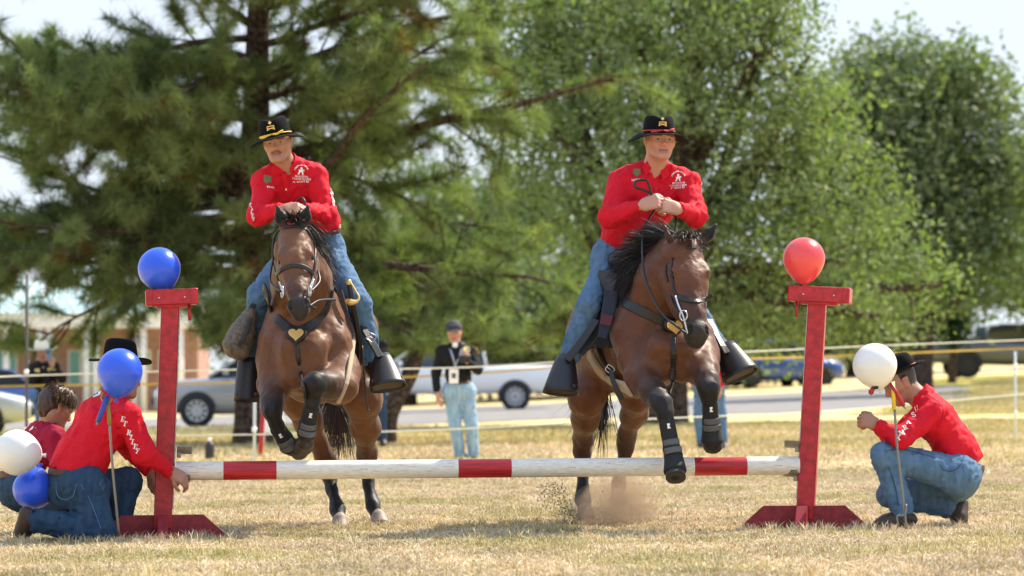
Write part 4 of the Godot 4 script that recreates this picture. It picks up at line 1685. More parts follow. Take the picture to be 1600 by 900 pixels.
func saddle(h: Node, tr: Sdf, which: int, body: Sdf) -> void:
	var lm: Material = M.leather
	if which == 1:
		var t := thing("saddle", "black leather saddle with hooded stirrups on the straight-facing bay horse", "saddle", pix(490, 400, -0.9), "saddles")
		body_clothes(t, "saddle_blanket", tr, 0.022, [[pix(480, 500, -0.56), Vector3(-0.1, 0, 1)], [pix(505, 500, -1.25), Vector3(0.1, 0, -1)], [pix(490, 565, -0.8), Vector3(0, -1, 0)]], 0.014, M.navy_cloth)
		var s := Sdf.new()
		s.add(pix(484, 398, -0.62), pix(487, 384, -0.60), 0.05, 0.04, 0.04)
		s.add(pix(486, 405, -0.66), pix(496, 415, -1.05), 0.13, 0.15, 0.08, Color.WHITE, null, Vector3.UP, 1.5)
		s.add(pix(498, 400, -1.1), pix(503, 385, -1.14), 0.10, 0.08, 0.05, Color.WHITE, null, Vector3.BACK, 2.0)
		queue(t, "seat", s, 0.012, lm)
		# skirts hanging on each flank
		for e in [[[446, 425], [423, 470], [410, 520], [404, 560]], [[512, 420], [530, 465], [546, 510], [553, 540]]]:
			var p := []
			var nn := []
			for q in e:
				p.append(pix(q[0], q[1], -0.62))
				nn.append(Vector3(-1 if e[0][0] < 480 else 1, 0.3, 0.35).normalized())
			tack(t, "skirt", strap(smooth_path(p, 4), smooth_path(nn, 4), 0.2, 0.012), lm)
		# worn leather bag slung at the near shoulder
		var bg := Sdf.new()
		bg.noise = wrinkle; bg.amp = 0.008; bg.nscale = Vector3(10, 10, 10); bg.amp2 = 0.006
		bg.add(pix(391, 492, -0.42), pix(368, 545, -0.40), 0.045, 0.085, 0.04, Color.WHITE, null, Vector3(0.2, 0, 1), 1.2, 3)
		bg.add(pix(380, 520, -0.40), pix(372, 540, -0.40), 0.08, 0.088, 0.04)
		var bag := thing("saddle_bag", "worn grey brown leather bag slung in front of the hooded stirrup", "bag", pix(370, 560, -0.4))
		queue(bag, "pouch", bg, 0.010, M.leather_worn)
		var cp := Sdf.new()
		cp.add(pix(372, 541, -0.40), pix(369, 549, -0.39), 0.092, 0.083, 0.01, Color.WHITE, null, Vector3(0.2, 0, 1), 1.2, 4)
		queue(bag, "base_cap", cp, 0.009, lm)
		part(bag, "closing_strap", strap([pix(392, 497, -0.33), pix(386, 515, -0.30), pix(379, 532, -0.29), pix(372, 541, -0.3)], [Vector3.BACK, Vector3.BACK, Vector3.BACK, Vector3.BACK], 0.026, 0.006), lm)
		part(bag, "carrying_strap", strap([pix(388, 488, -0.42), pix(400, 470, -0.45), pix(415, 450, -0.5)], [Vector3.BACK, Vector3.BACK, Vector3.BACK], 0.03, 0.006), lm)
		# stirrups
		part(t, "stirrup_leather", strap([pix(560, 498, -0.52), pix(572, 520, -0.46), pix(584, 540, -0.40), pix(594, 558, -0.36)], [Vector3(0.6, 0, 1), Vector3(0.6, 0, 1), Vector3(0.5, 0, 1), Vector3(0.5, 0, 1)], 0.045, 0.008), lm)
		buckle(t, pix(580, 527, -0.39), Basis(Vector3(0.85, -0.5, -0.2).normalized(), Vector3(0.5, 0.85, 0).normalized(), Vector3.BACK), 0.026, 0.022, M.steel)
		tapadero(t, pix(597, 555, -0.42), pix(606, 606, -0.30), Vector3(1, 0.15, -0.1), 0.046, 0.118)
		tapadero(t, pix(390, 560, -0.52), pix(386, 626, -0.48), Vector3(1, 0, 0), 0.07, 0.082)
		# strings and the folded leather quarter strap
		tack(t, "quarter_strap", strap([pix(529, 455, -0.42), pix(536, 480, -0.40), pix(543, 505, -0.38), pix(551, 521, -0.38)], [Vector3.BACK, Vector3.BACK, Vector3.BACK, Vector3.BACK], [0.05, 0.05, 0.05, 0.035], 0.008), M.leather_brown)
		part(t, "tie_string", tube_mesh([pix(566, 540, -0.45), pix(569, 590, -0.44), pix(574, 635, -0.46), pix(577, 642, -0.46)], 0.006, 5, 4), M.leather_brown)
		tack(t, "girth", strap_on(body, [[553, 520], [548, 560], [540, 600], [528, 628]], 0.032, 0.010), M.fleece)
		# sabre at the far side
		var sb := thing("sabre", "brass-hilted sabre hanging at the saddle beside the blue jeans", "sword", pix(548, 480, -0.3))
		part(sb, "grip", tube_mesh([pix(545, 445, -0.33), pix(548, 458, -0.32), pix(550, 470, -0.32)], [0.014, 0.018, 0.015], 8, 4), lm)
		part(sb, "pommel", tube_mesh([pix(545, 437, -0.33), pix(545, 441, -0.33), pix(545, 446, -0.33)], [0.012, 0.018, 0.013], 8, 3), M.brass)
		part(sb, "guard", tube_mesh([pix(542, 470, -0.32), pix(548, 472, -0.30), pix(557, 471, -0.30), pix(561, 465, -0.31), pix(556, 455, -0.32), pix(547, 440, -0.33)], [0.016, 0.022, 0.012, 0.007, 0.006, 0.006], 7, 4), M.brass)
		part(sb, "scabbard", tube_mesh([pix(551, 474, -0.33), pix(556, 500, -0.38), pix(561, 530, -0.45), pix(562, 560, -0.5), pix(556, 585, -0.62)], [0.018, 0.018, 0.017, 0.016, 0.014], 8, 5), lm)
	else:
		var t := thing("saddle", "black leather saddle with hooded stirrups on the horse with head turned aside", "saddle", pix(985, 410, -0.9), "saddles")
		body_clothes(t, "saddle_blanket", tr, 0.022, [[pix(1005, 500, -0.52), Vector3(0.25, 0, 1)], [pix(975, 500, -1.25), Vector3(-0.25, 0, -1)], [pix(960, 545, -0.8), Vector3(0, -1, 0)]], 0.014, M.navy_cloth)
		var s := Sdf.new()
		s.add(pix(985, 400, -0.60), pix(985, 385, -0.58), 0.05, 0.04, 0.04)
		s.add(pix(982, 408, -0.66), pix(968, 415, -1.05), 0.13, 0.15, 0.08, Color.WHITE, null, Vector3.UP, 1.5)
		s.add(pix(965, 400, -1.1), pix(963, 385, -1.14), 0.10, 0.08, 0.05, Color.WHITE, null, Vector3.BACK, 2.0)
		queue(t, "seat", s, 0.012, lm)
		for e in [[[952, 425], [940, 470], [928, 520], [905, 552]]]:
			var p := []
			var nn := []
			for q in e:
				p.append(pix(q[0], q[1], -0.5))
				nn.append(Vector3(-1, 0.2, 0.75).normalized())
			tack(t, "skirt", strap(smooth_path(p, 4), smooth_path(nn, 4), [0.2, 0.2, 0.2, 0.19, 0.19, 0.18, 0.17, 0.15, 0.13, 0.11, 0.09, 0.08, 0.07], 0.012), lm)
		tack(t, "stirrup_leather", strap([pix(932, 500, -0.38), pix(915, 525, -0.34), pix(896, 550, -0.32), pix(886, 562, -0.32)], [Vector3(-0.4, 0, 1), Vector3(-0.4, 0, 1), Vector3(-0.4, 0, 1), Vector3(-0.4, 0, 1)], 0.05, 0.008), lm)
		tapadero(t, pix(884, 557, -0.40), pix(876, 615, -0.30), Vector3(1, 0.1, 0.1), 0.052, 0.112)
		tapadero(t, pix(1133, 540, -0.42), pix(1158, 588, -0.30), Vector3(1, 0.55, -0.1), 0.058, 0.118)
		part(t, "stirrup_leather", strap([pix(1108, 500, -0.5), pix(1118, 520, -0.44), pix(1130, 542, -0.34), pix(1136, 552, -0.32)], [Vector3(0.6, 0, 1), Vector3(0.6, 0, 1), Vector3(0.5, 0, 1), Vector3(0.5, 0, 1)], 0.045, 0.008), lm)
		tack(t, "girth", strap_on(body, [[922, 552], [935, 575], [955, 594], [982, 608]], 0.10, 0.014), M.fleece)
		tack(t, "girth_strap", strap_on(body, [[933, 530], [942, 558], [955, 580]], 0.03, 0.02), lm)
		buckle(t, pix(953, 577, -0.26), Basis(Vector3(0.8, -0.6, 0).normalized(), Vector3(0.6, 0.8, 0).normalized(), Vector3.BACK), 0.024, 0.02, M.steel)
		part(t, "strap_end", strap([pix(955, 580, -0.25), pix(958, 596, -0.23), pix(966, 612, -0.22), pix(972, 624, -0.22)], [Vector3.BACK, Vector3.BACK, Vector3.BACK, Vector3.BACK], 0.03, 0.005), lm)
		# blanket corner with a maroon stripe, in front of the skirt
		tack(t, "blanket_corner", strap([pix(956, 455, -0.36), pix(952, 480, -0.34), pix(947, 505, -0.33), pix(941, 528, -0.33)], [Vector3(-0.5, 0, 1), Vector3(-0.5, 0, 1), Vector3(-0.5, 0, 1), Vector3(-0.5, 0, 1)], [0.09, 0.09, 0.08, 0.06], 0.012), M.navy_cloth)
		tack(t, "blanket_stripe", strap([pix(950, 492, -0.318), pix(946, 508, -0.312)], [Vector3(-0.5, 0, 1), Vector3(-0.5, 0, 1)], 0.075, 0.006), M.maroon_cloth)

func horse_two() -> void:
	var bay := Color(0.14, 0.050, 0.022)
	var dk := Color(0.06, 0.022, 0.013)
	var t := thing("horse", "bay horse with blowing mane and head turned aside, reaching one foreleg over the pole", "horse", ground_at(940, -1.4))
	var tr := Sdf.new()
	chain(tr, [[1030, 520, -0.42, 0.265], [1000, 532, -0.85, 0.295], [970, 530, -1.25, 0.27], [948, 525, -1.62, 0.265]], 0.12, [bay])
	chain(tr, [[1000, 432, -0.72, 0.13], [978, 455, -1.1, 0.17], [955, 480, -1.55, 0.17]], 0.12, [bay, dk])
	var s := Sdf.new()
	for i in tr.A.size():
		s.add(tr.A[i], tr.A[i] + tr.BA[i], tr.RA[i], tr.RA[i] + tr.DR[i], tr.K[i], tr.CA[i], tr.CB[i])
	chain(s, [[992, 520, -0.34, 0.14], [1000, 560, -0.28, 0.13]], 0.07, [bay])
	chain(s, [[1082, 530, -0.32, 0.135], [1088, 560, -0.28, 0.12]], 0.07, [bay])
	chain(s, [[1034, 545, -0.10, 0.10], [1030, 578, -0.12, 0.085]], 0.05, [bay])
	chain(s, [[1066, 545, -0.08, 0.10], [1068, 576, -0.10, 0.085]], 0.05, [bay])
	chain(s, [[1050, 530, 0.07, 0.012], [1050, 600, 0.08, 0.012]], 0.05, [bay])
	s.OP[s.OP.size() - 1] = 1
	# neck
	chain(s, [[1026, 490, -0.42, 0.215], [1042, 440, -0.22, 0.165], [1062, 400, -0.06, 0.12]], 0.09, [bay])
	chain(s, [[1010, 440, -0.50, 0.12], [1048, 385, -0.20, 0.085]], 0.08, [dk])
	# forelegs
	chain(s, [[1000, 565, -0.26, 0.125], [1004, 592, -0.12, 0.10], [1020, 613, 0.06, 0.07], [1034, 630, 0.18, 0.057]], 0.05, [bay, bay, dk, BLACK])
	chain(s, [[1034, 630, 0.18, 0.058], [1039, 645, 0.20, 0.045], [1050, 705, 0.24, 0.038], [1052, 713, 0.24, 0.046], [1055, 728, 0.28, 0.043]], 0.03, [BLACK])
	chain(s, [[1092, 552, -0.26, 0.12], [1098, 578, -0.06, 0.09], [1105, 596, 0.10, 0.062], [1107, 607, 0.14, 0.058]], 0.05, [bay, bay, dk, BLACK])
	chain(s, [[1107, 607, 0.14, 0.058], [1108, 624, 0.13, 0.042], [1111, 662, 0.08, 0.039], [1112, 670, 0.07, 0.046], [1113, 684, 0.08, 0.043]], 0.03, [BLACK])
	# hind legs
	chain(s, [[940, 560, -1.50, 0.165], [917, 618, -1.30, 0.108], [914, 655, -1.46, 0.076], [911, 686, -1.66, 0.050], [910, 704, -1.70, 0.054]], 0.07, [bay, bay, bay, dk])
	chain(s, [[911, 706, -1.70, 0.055], [911, 745, -1.68, 0.033], [911, 780, -1.64, 0.046], [913, 793, -1.60, 0.044]], 0.03, [dk, BLACK])
	chain(s, [[972, 560, -1.50, 0.16], [996, 616, -1.30, 0.100], [990, 648, -1.48, 0.072], [980, 678, -1.66, 0.049], [978, 696, -1.70, 0.053]], 0.07, [bay, bay, bay, dk])
	chain(s, [[978, 698, -1.70, 0.055], [973, 730, -1.72, 0.033], [966, 756, -1.72, 0.046], [965, 768, -1.70, 0.044]], 0.03, [dk, BLACK])
	chain(s, [[995, 590, -0.85, 0.10], [975, 596, -1.15, 0.08]], 0.1, [bay])
	s.noise = wrinkle; s.amp = 0.010; s.nscale = Vector3(7, 5, 7); s.amp2 = 0.008
	queue(t, "body", s, 0.0125, M.coat, true, coat_tint(8))
	var hs := Sdf.new()
	var hd := horse_head(hs, pix(1076, 374, 0.0), pix(1094, 530, 0.30), Vector3(0.93, 0.1, -0.30), bay, dk)
	hs.add(hd.q.call(0.06, -0.13, 0.0), pix(1050, 425, -0.14), 0.105, 0.14, 0.06, bay)
	ear(hs, pix(1056, 384, -0.02), pix(1037, 351, 0.0), Vector3(0.75, 0.1, 0.5), bay, dk)
	ear(hs, pix(1098, 377, -0.08), pix(1119, 351, -0.08), Vector3(0.3, 0.1, 1), dk, BLACK)
	hs.noise = wrinkle; hs.amp = 0.0035; hs.nscale = Vector3(16, 11, 16); hs.amp2 = 0.004
	queue_more(hs, 0.0068, true, coat_tint(8))
	for e in [-1.0, 1.0]:
		var es := Sdf.new()
		es.add(hd.q.call(0.188, -0.040, e * 0.0845), hd.q.call(0.188, -0.040, e * 0.085), 0.024, 0.024, 0.01)
		queue(t, "eye", es, 0.006, M.eye)
	hoof(t, pix(914, 796, -1.58), pix(916, 813, -1.53), M.hoof)
	hoof(t, pix(965, 770, -1.69), pix(966, 784, -1.72), M.hoof)
	hoof(t, pix(1055, 731, 0.28), pix(1056, 747, 0.33), M.hoof_dark)
	hoof(t, pix(1113, 685, 0.08), pix(1114, 697, 0.02), M.hoof_dark)
	leg_boot(t, pix(1041, 655, 0.205), pix(1050, 703, 0.238), pix(1052, 712, 0.24), Vector3(0.1, 0, 1))
	leg_boot(t, pix(1109, 626, 0.128), pix(1111, 661, 0.083), pix(1112, 670, 0.07), Vector3(0.05, 0, 1))
	bell_boot(t, pix(1053, 718, 0.255), pix(1055, 737, 0.295))
	bell_boot(t, pix(1112, 674, 0.07), pix(1113, 690, 0.065))
	strands(t, "mane", [[pix(1058, 376, -0.12), pix(1045, 385, -0.24), Vector3(-0.9, 0.75, -0.2), Vector3(-1, 0.65, -0.1), 0.22, 0.35, 0.16], [pix(1046, 384, -0.24), pix(1008, 425, -0.5), Vector3(-1, 0.75, 0.1), Vector3(-1, 0.2, 0.35), 0.29, 0.5, 0.2], [pix(1030, 400, -0.3), pix(1005, 440, -0.5), Vector3(-1, 0.0, 0.5), Vector3(-0.9, -0.5, 0.6), 0.30, 0.6, 0.18]], 2800, M.hair, 15)
	strands(t, "forelock", [[pix(1060, 370, 0.03), pix(1088, 368, 0.0), Vector3(-0.3, 0.35, 0.6), Vector3(0.4, 0.35, 0.6), 0.085, 1.0, 0.35]], 420, M.hair_brown, 16)
	strands(t, "tail", [[pix(945, 560, -1.92), pix(950, 590, -1.92), Vector3(-0.3, -1, 0), Vector3(-0.1, -1, 0), 0.55, 0.0, 0.11]], 260, M.hair, 17)
	var lm: Material = M.leather
	var b := thing("bridle", "black leather bridle on the bay horse with its head turned aside", "bridle", pix(1080, 430, 0.2), "bridles")
	tack(b, "brow_band", strap_on(hs, [[1051, 400], [1058, 395], [1070, 389], [1083, 386], [1096, 386], [1106, 391]], 0.022), lm)
	tack(b, "nose_band", strap_on(hs, [[1055, 460], [1062, 465], [1074, 469], [1088, 471], [1102, 468], [1113, 460]], 0.028, 0.006), lm)
	tack(b, "cheek_strap", strap_on(hs, [[1051, 400], [1049, 416], [1051, 436], [1055, 458], [1062, 478], [1069, 492]], 0.017), lm)
	tack(b, "throat_latch", strap_on(hs, [[1047, 396], [1042, 410], [1040, 425], [1044, 440]], 0.014), lm)
	part(b, "rosette", plate_on(hs, 1047, 399, circle(0.016), 0.006), M.brass)
	part(b, "cheek_chain", tube_mesh([pix(1055, 462, 0.24), pix(1061, 480, 0.27), pix(1068, 496, 0.29), pix(1074, 522, 0.3)], 0.006, 5, 4), M.steel)
	var rg := []
	for k in 13:
		var a := TAU * k / 12.0
		rg.append(pix(1068, 493, 0.31) + Vector3(0.7 * cos(a), sin(a), 0.5 * cos(a)) * 0.03)
	part(b, "bit_ring", tube_mesh(rg, 0.004, 6), M.steel)
	part(b, "rein", tube_mesh([pix(1072, 521, 0.32), pix(1055, 508, 0.3), pix(1038, 494, 0.22), pix(1022, 470, 0.1), pix(1008, 435, -0.02), pix(1004, 400, -0.1), pix(1006, 360, -0.22), pix(1022, 328, -0.32)], 0.0075, 6, 6), lm)
	part(b, "rein", tube_mesh([pix(1070, 500, 0.26), pix(1050, 470, 0.1), pix(1045, 420, -0.05), pix(1056, 350, -0.28), pix(1052, 335, -0.32)], 0.007, 6, 6), lm)
	part(b, "rein_loop", tube_mesh([pix(1033, 318, -0.34), pix(1024, 312, -0.3), pix(1018, 303, -0.28), pix(1012, 284, -0.26), pix(1004, 281, -0.26), pix(993, 284, -0.26), pix(993, 292, -0.26), pix(1006, 297, -0.28), pix(1018, 303, -0.28)], 0.008, 6, 5), lm)
	var c := thing("breast_collar", "wide black breast strap with brass heart on the horse with head turned aside", "breast collar", pix(1050, 505, 0.1), "breast collars")
	tack(c, "strap", strap_on(s, [[962, 464], [975, 472], [992, 481], [1012, 490], [1032, 499], [1050, 504], [1068, 503], [1086, 496], [1102, 484]], 0.06, 0.007), lm)
	tack(c, "heart_backing", badge_on(s, 1050, 511, heart(0.128), 0.012, 0.12), lm)
	tack(c, "heart", badge_on(s, 1050, 510, heart(0.10), 0.02, 0.12), M.brass)
	tack(c, "hanging_strap", strap_on(s, [[1052, 524], [1052, 548], [1052, 575], [1049, 600], [1045, 614]], 0.03, 0.006), lm)
	saddle(t, tr, 2, s)

func circle(r: float, n := 14) -> PackedVector2Array:
	var p := PackedVector2Array()
	for i in n:
		p.append(Vector2(cos(TAU * i / n), sin(TAU * i / n)) * r)
	return p

# ------------------------------------------------------------------ the four people in red
func head_frame(fwd: Vector3, roll := 0.0) -> Basis:
	var z := fwd.normalized()
	var x := Vector3.UP.cross(z).normalized()
	var y := z.cross(x)
	var b := Basis(x, y, z)
	return Basis(z, roll) * b

func shirt_marks(d: Dictionary, badge: Array, emblem: Array, name_px: Array, words: String, buttons: Array, turn := 0.0) -> void:
	var s: Sdf = d.shirt
	var n: Node = d.node
	# shield patch with a red numeral
	var o := PackedVector2Array([Vector2(-0.021, 0.026), Vector2(0.021, 0.026), Vector2(0.021, -0.008), Vector2(0.0, -0.03), Vector2(-0.021, -0.008)])
	part(n, "shield_patch", plate_on(s, badge[0], badge[1], o, 0.003, turn, 0.006), M.olive)
	text_on(n, s, badge[0], badge[1], "1", 0.034, M.red_cord, turn, "patch_numeral", true)
	text_on(n, s, name_px[0], name_px[1], words, 0.0105, M.white_thread, turn, "name_tape")
	# embroidered emblem: arched lettering, mounted rider, three lines
	var ex: float = emblem[0]
	var ey: float = emblem[1]
	var arch := "COMMANDING GENERAL"
	for i in arch.length():
		if arch[i] == " ":
			continue
		var a := lerpf(2.75, 0.4, i / float(arch.length() - 1))
		text_on(n, s, ex + cos(a) * 11.0, ey - sin(a) * 11.0, arch[i], 0.0085, M.white_thread, a - PI / 2.0 + turn, "emblem_letter")
	var rider := PackedVector2Array([Vector2(-0.020, -0.020), Vector2(-0.012, -0.004), Vector2(-0.016, 0.004), Vector2(-0.006, 0.006), Vector2(-0.007, 0.020), Vector2(0.0, 0.026), Vector2(0.006, 0.020), Vector2(0.004, 0.008), Vector2(0.014, 0.012), Vector2(0.019, 0.004), Vector2(0.011, 0.0), Vector2(0.013, -0.020), Vector2(0.006, -0.020), Vector2(0.004, -0.006), Vector2(-0.006, -0.007), Vector2(-0.012, -0.021)])
	part(n, "emblem_rider", plate_on(s, ex, ey - 1, rider, 0.002, turn), M.white_thread)
	var y := ey + 7.0
	for w in ["MOUNTED", "COLOR GUARD", "FT. RILEY, KS"]:
		text_on(n, s, ex, y, w, 0.0105, M.white_thread, turn, "emblem_lettering")
		y += 3.7
	for q in buttons:
		part(n, "button", plate_on(s, q[0], q[1], circle(0.006, 10), 0.003), M.white_thread)

func placket(d: Dictionary, line: Array) -> void:
	part(d.node, "placket", strap_on(d.shirt, line, 0.032, 0.003, 4), M.shirt)

func riders() -> void:
	var hb := head_frame(Vector3(-0.10, -0.12, 1.0), 0.10)
	var r1 := person({
		"label": "rider in red shirt leaning forward, yellow hat cord, over the straight-facing horse", "at": pix(490, 400, -0.8), "group": "mounted riders",
		"head": pix(434, 224, -0.30), "head_basis": hb, "neck": pix(447, 256, -0.40), "waist": pix(493, 352, -0.74), "pelvis": pix(490, 385, -0.80),
		"shl": pix(494, 272, -0.42), "ell": pix(511, 336, -0.38), "wrl": pix(474, 328, -0.16),
		"shr": pix(408, 284, -0.40), "elr": pix(402, 337, -0.28), "wrr": pix(440, 328, -0.16),
		"hipl": pix(508, 392, -0.78), "knl": pix(561, 474, -0.50), "anl": pix(580, 566, -0.62), "toel": pix(600, 600, -0.46),
		"hipr": pix(464, 392, -0.78), "knr": pix(406, 462, -0.50), "anr": pix(392, 560, -0.66), "toer": pix(388, 600, -0.52),
		"shirt": M.shirt, "jeans": M.jeans, "open_neck": false, "moustache": true, "build": 1.04, "skin": Color(0.42, 0.215, 0.145),
		"hands": [[pix(443, 327, -0.14), Vector3(0.9, 0.05, 0.25), Vector3(0.1, 0.6, 0.8), -1.0, 0.9], [pix(472, 328, -0.15), Vector3(-0.9, 0.05, 0.2), Vector3(-0.1, 0.5, 0.8), 1.0, 1.1]],
	})
	var n1: Node3D = r1.node
	var h1 := hat(n1, pix(431, 214, -0.29), head_frame(Vector3(-0.1, -0.08, 1.0), 0.20), M.felt, 0.066, 0.118, 0.004, -0.032, false, M.gold_cord, 1.08)
	hat_pins(h1, pix(431, 214, -0.29), head_frame(Vector3(-0.1, -0.08, 1.0), 0.20))
	placket(r1, [[443, 270], [448, 290], [453, 308], [456, 322]])
	shirt_marks(r1, [418, 281], [471, 269], [425, 293], "TROOPER", [[442, 275], [447, 296], [452, 317]], -0.06)
	part(n1, "pocket_seam", strap_on(r1.shirt, [[463, 290], [470, 295], [484, 289]], 0.004, 0.003, 4), M.shirt_dark)
	sleeve(r1, "US ARMY", [[515, 277], [521, 320]], 0.026, 0.0)
	sleeve(r1, "FT RILEY", [[387, 302], [396, 343]], 0.020, 0.0)
	var hb2 := head_frame(Vector3(0.22, 0.0, 1.0), -0.03)
	var r2 := person({
		"label": "stocky rider in red shirt sitting upright, red hat cord, open collar", "at": pix(985, 400, -0.8), "group": "mounted riders",
		"head": pix(1031, 221, -0.52), "head_basis": hb2, "neck": pix(1025, 258, -0.62), "waist": pix(984, 380, -0.80), "pelvis": pix(982, 402, -0.84),
		"shl": pix(1080, 284, -0.60), "ell": pix(1088, 337, -0.46), "wrl": pix(1060, 327, -0.30),
		"shr": pix(965, 284, -0.60), "elr": pix(953, 340, -0.46), "wrr": pix(1002, 322, -0.28),
		"hipl": pix(1004, 405, -0.80), "knl": pix(1075, 470, -0.62), "anl": pix(1126, 550, -0.62), "toel": pix(1150, 580, -0.50),
		"hipr": pix(958, 405, -0.80), "knr": pix(921, 476, -0.50), "anr": pix(889, 560, -0.56), "toer": pix(878, 596, -0.46),
		"shirt": M.shirt, "jeans": M.jeans, "open_neck": true, "build": 1.22, "wide": 1.1, "neck_r": 0.066, "belly": 0.03, "skin": Color(0.50, 0.245, 0.18), "hair": Color(0.05, 0.03, 0.02),
		"hands": [[pix(1004, 321, -0.27), Vector3(0.95, 0.28, 0.1), Vector3(0.0, 0.45, 0.9), -1.0, 1.0, 1.1], [pix(1060, 327, -0.29), Vector3(-0.9, 0.22, 0.25), Vector3(0.1, 0.4, 0.9), 1.0, 1.05, 1.1]],
	})
	var n2: Node3D = r2.node
	var hf := head_frame(Vector3(0.16, -0.04, 1.0), -0.02)
	var h2 := hat(n2, pix(1029, 209, -0.515), hf, M.felt, 0.080, 0.112, 0.002, -0.058, false, M.red_cord, 1.1)
	hat_pins(h2, pix(1029, 209, -0.515), hf)
	placket(r2, [[1026, 292], [1024, 306], [1020, 330], [1012, 360]])
	shirt_marks(r2, [995, 270], [1060, 279], [996, 281], "TROOPER", [[1026, 294], [1019, 340]], 0.02)
	part(n2, "pocket_seam", strap_on(r2.shirt, [[1048, 297], [1056, 303], [1066, 296]], 0.004, 0.003, 4), M.shirt_dark)
	sleeve(r2, "FT RILEY", [[943, 283], [939, 316]], 0.020, 0.0)

func hat_pins(h: Node3D, c: Vector3, b: Basis) -> void:
	var s := st()
	var z := 0.1175
	box(s, c + b * Vector3(0.0, 0.086, z - 0.006), Vector3(0.0075, 0.0075, 0.003), b * Basis(Vector3(0, 0, 1), PI / 4), 0.001)
	part(h, "rank_pin", done(s), M.brass)
	s = st()
	for e in [-1.0, 1.0]:
		box(s, c + b * Vector3(0.0, 0.052, z), Vector3(0.026, 0.0022, 0.002), b * Basis(Vector3(0, 0, 1), 0.32 * e), 0.001)
		box(s, c + b * Vector3(0.02 * e, 0.048 , z), Vector3(0.003, 0.007, 0.002), b * Basis(Vector3(0, 0, 1), 0.3 * e), 0.001)
	box(s, c + b * Vector3(0.0, 0.066, z - 0.001), Vector3(0.022, 0.0025, 0.002), b, 0.001)
	part(h, "crossed_sabres_pin", done(s), M.brass)

func sleeve(d: Dictionary, words: String, line: Array, size: float, turn: float) -> void:
	var n := words.length()
	for i in n:
		if words[i] == " ":
			continue
		var t := i / float(n - 1)
		text_on(d.node, d.shirt, lerpf(line[0][0], line[1][0], t), lerpf(line[0][1], line[1][1], t), words[i], size, M.white_thread, turn, "sleeve_letter")

# ------------------------------------------------------------------ the jump and its balloons
func add_jump_materials() -> void:
	var chip := noise_image(512, 0.035, 41, Color(0.94, 0.93, 0.90), Color(1, 1, 1), 5, FastNoiseLite.TYPE_SIMPLEX_SMOOTH, 1.4)
	var f := FastNoiseLite.new()
	f.seed = 8; f.frequency = 0.02; f.fractal_octaves = 5
	for y in 512:
		for x in 512:
			var v := f.get_noise_2d(x * 0.55, y * 4.0)
			if v > 0.44:
				chip.set_pixel(x, y, Color(0.80, 0.62, 0.57))
			elif v < -0.58:
				chip.set_pixel(x, y, Color(0.55, 0.52, 0.46))
	M.white_paint = mat(0.80, 0.77, 0.71, 0.45)
	M.white_paint.albedo_texture = tex(chip)
	M.white_paint.uv1_scale = Vector3(3, 1, 1)
	var red := noise_image(512, 0.02, 47, Color(0.72, 0.64, 0.64), Color(1, 1, 1), 5, FastNoiseLite.TYPE_SIMPLEX_SMOOTH, 1.4)
	f.seed = 18
	for y in 512:
		for x in 512:
			var v := f.get_noise_2d(x * 1.2, y * 3.0) + 0.35 * f.get_noise_2d(x * 9.0, y * 9.0)
			if v > 0.40:
				red.set_pixel(x, y, Color(1.0, 0.86, 0.74))
	var rt := tex(red)
	M.red_paint = triplanar(mat(0.56, 0.012, 0.03, 0.38), rt, 1.3)
	M.red_band = mat(0.60, 0.012, 0.028, 0.4)
	M.red_band.albedo_texture = rt
	M.red_base = triplanar(mat(0.33, 0.012, 0.026, 0.5), rt, 1.7)
	M.cup = triplanar(mat(0.36, 0.33, 0.27, 0.5, 0.6), M.grime, 5.0)
	M.track = mat(0.45, 0.45, 0.46, 0.4, 0.7)
	M.hole = mat(0.02, 0.02, 0.02, 0.9)
	M.raw_wood = triplanar(mat(0.48, 0.33, 0.19, 0.8), M.grime, 3.0)
	for e in [["balloon_blue", 0.005, 0.09, 0.80], ["balloon_white", 0.80, 0.80, 0.80], ["balloon_red", 0.85, 0.055, 0.06]]:
		var m := mat(e[1], e[2], e[3], 0.32, 0.0, 0.5)
		m.backlight_enabled = true
		m.backlight = Color(0.5, 0.5, 0.5)
		m.clearcoat_enabled = true
		m.clearcoat = 0.35
		m.clearcoat_roughness = 0.15
		M[e[0]] = m

func barrel(c0: Vector3, ax: Vector3, l: float, r: float, u0: float, u1: float, cap0: bool, cap1: bool) -> ArrayMesh:
	var s := st()
	var b := frame_along(ax)
	var n := 28
	for k in n:
		var a := TAU * k / n
		var a2 := TAU * (k + 1) / n
		var d1 := b.x * cos(a) + b.z * sin(a)
		var d2 := b.x * cos(a2) + b.z * sin(a2)
		var v := [[c0 + d1 * r, u0, float(k) / n, d1], [c0 + d2 * r, u0, float(k + 1) / n, d2], [c0 + b.y * l + d2 * r, u1, float(k + 1) / n, d2], [c0 + b.y * l + d1 * r, u1, float(k) / n, d1]]
		for i in [0, 1, 2, 0, 2, 3]:
			s.set_uv(Vector2(v[i][1], v[i][2]))
			s.set_normal(v[i][3])
			s.add_vertex(v[i][0])
		for e in [[cap0, c0, -1.0, u0], [cap1, c0 + b.y * l, 1.0, u1]]:
			if e[0]:
				for q in [Vector3.ZERO, d1 * r, d2 * r]:
					s.set_uv(Vector2(e[3], q.length() * 3.0))
					s.set_normal(b.y * e[2])
					s.add_vertex(e[1] + q)
	s.generate_tangents()
	return s.commit()

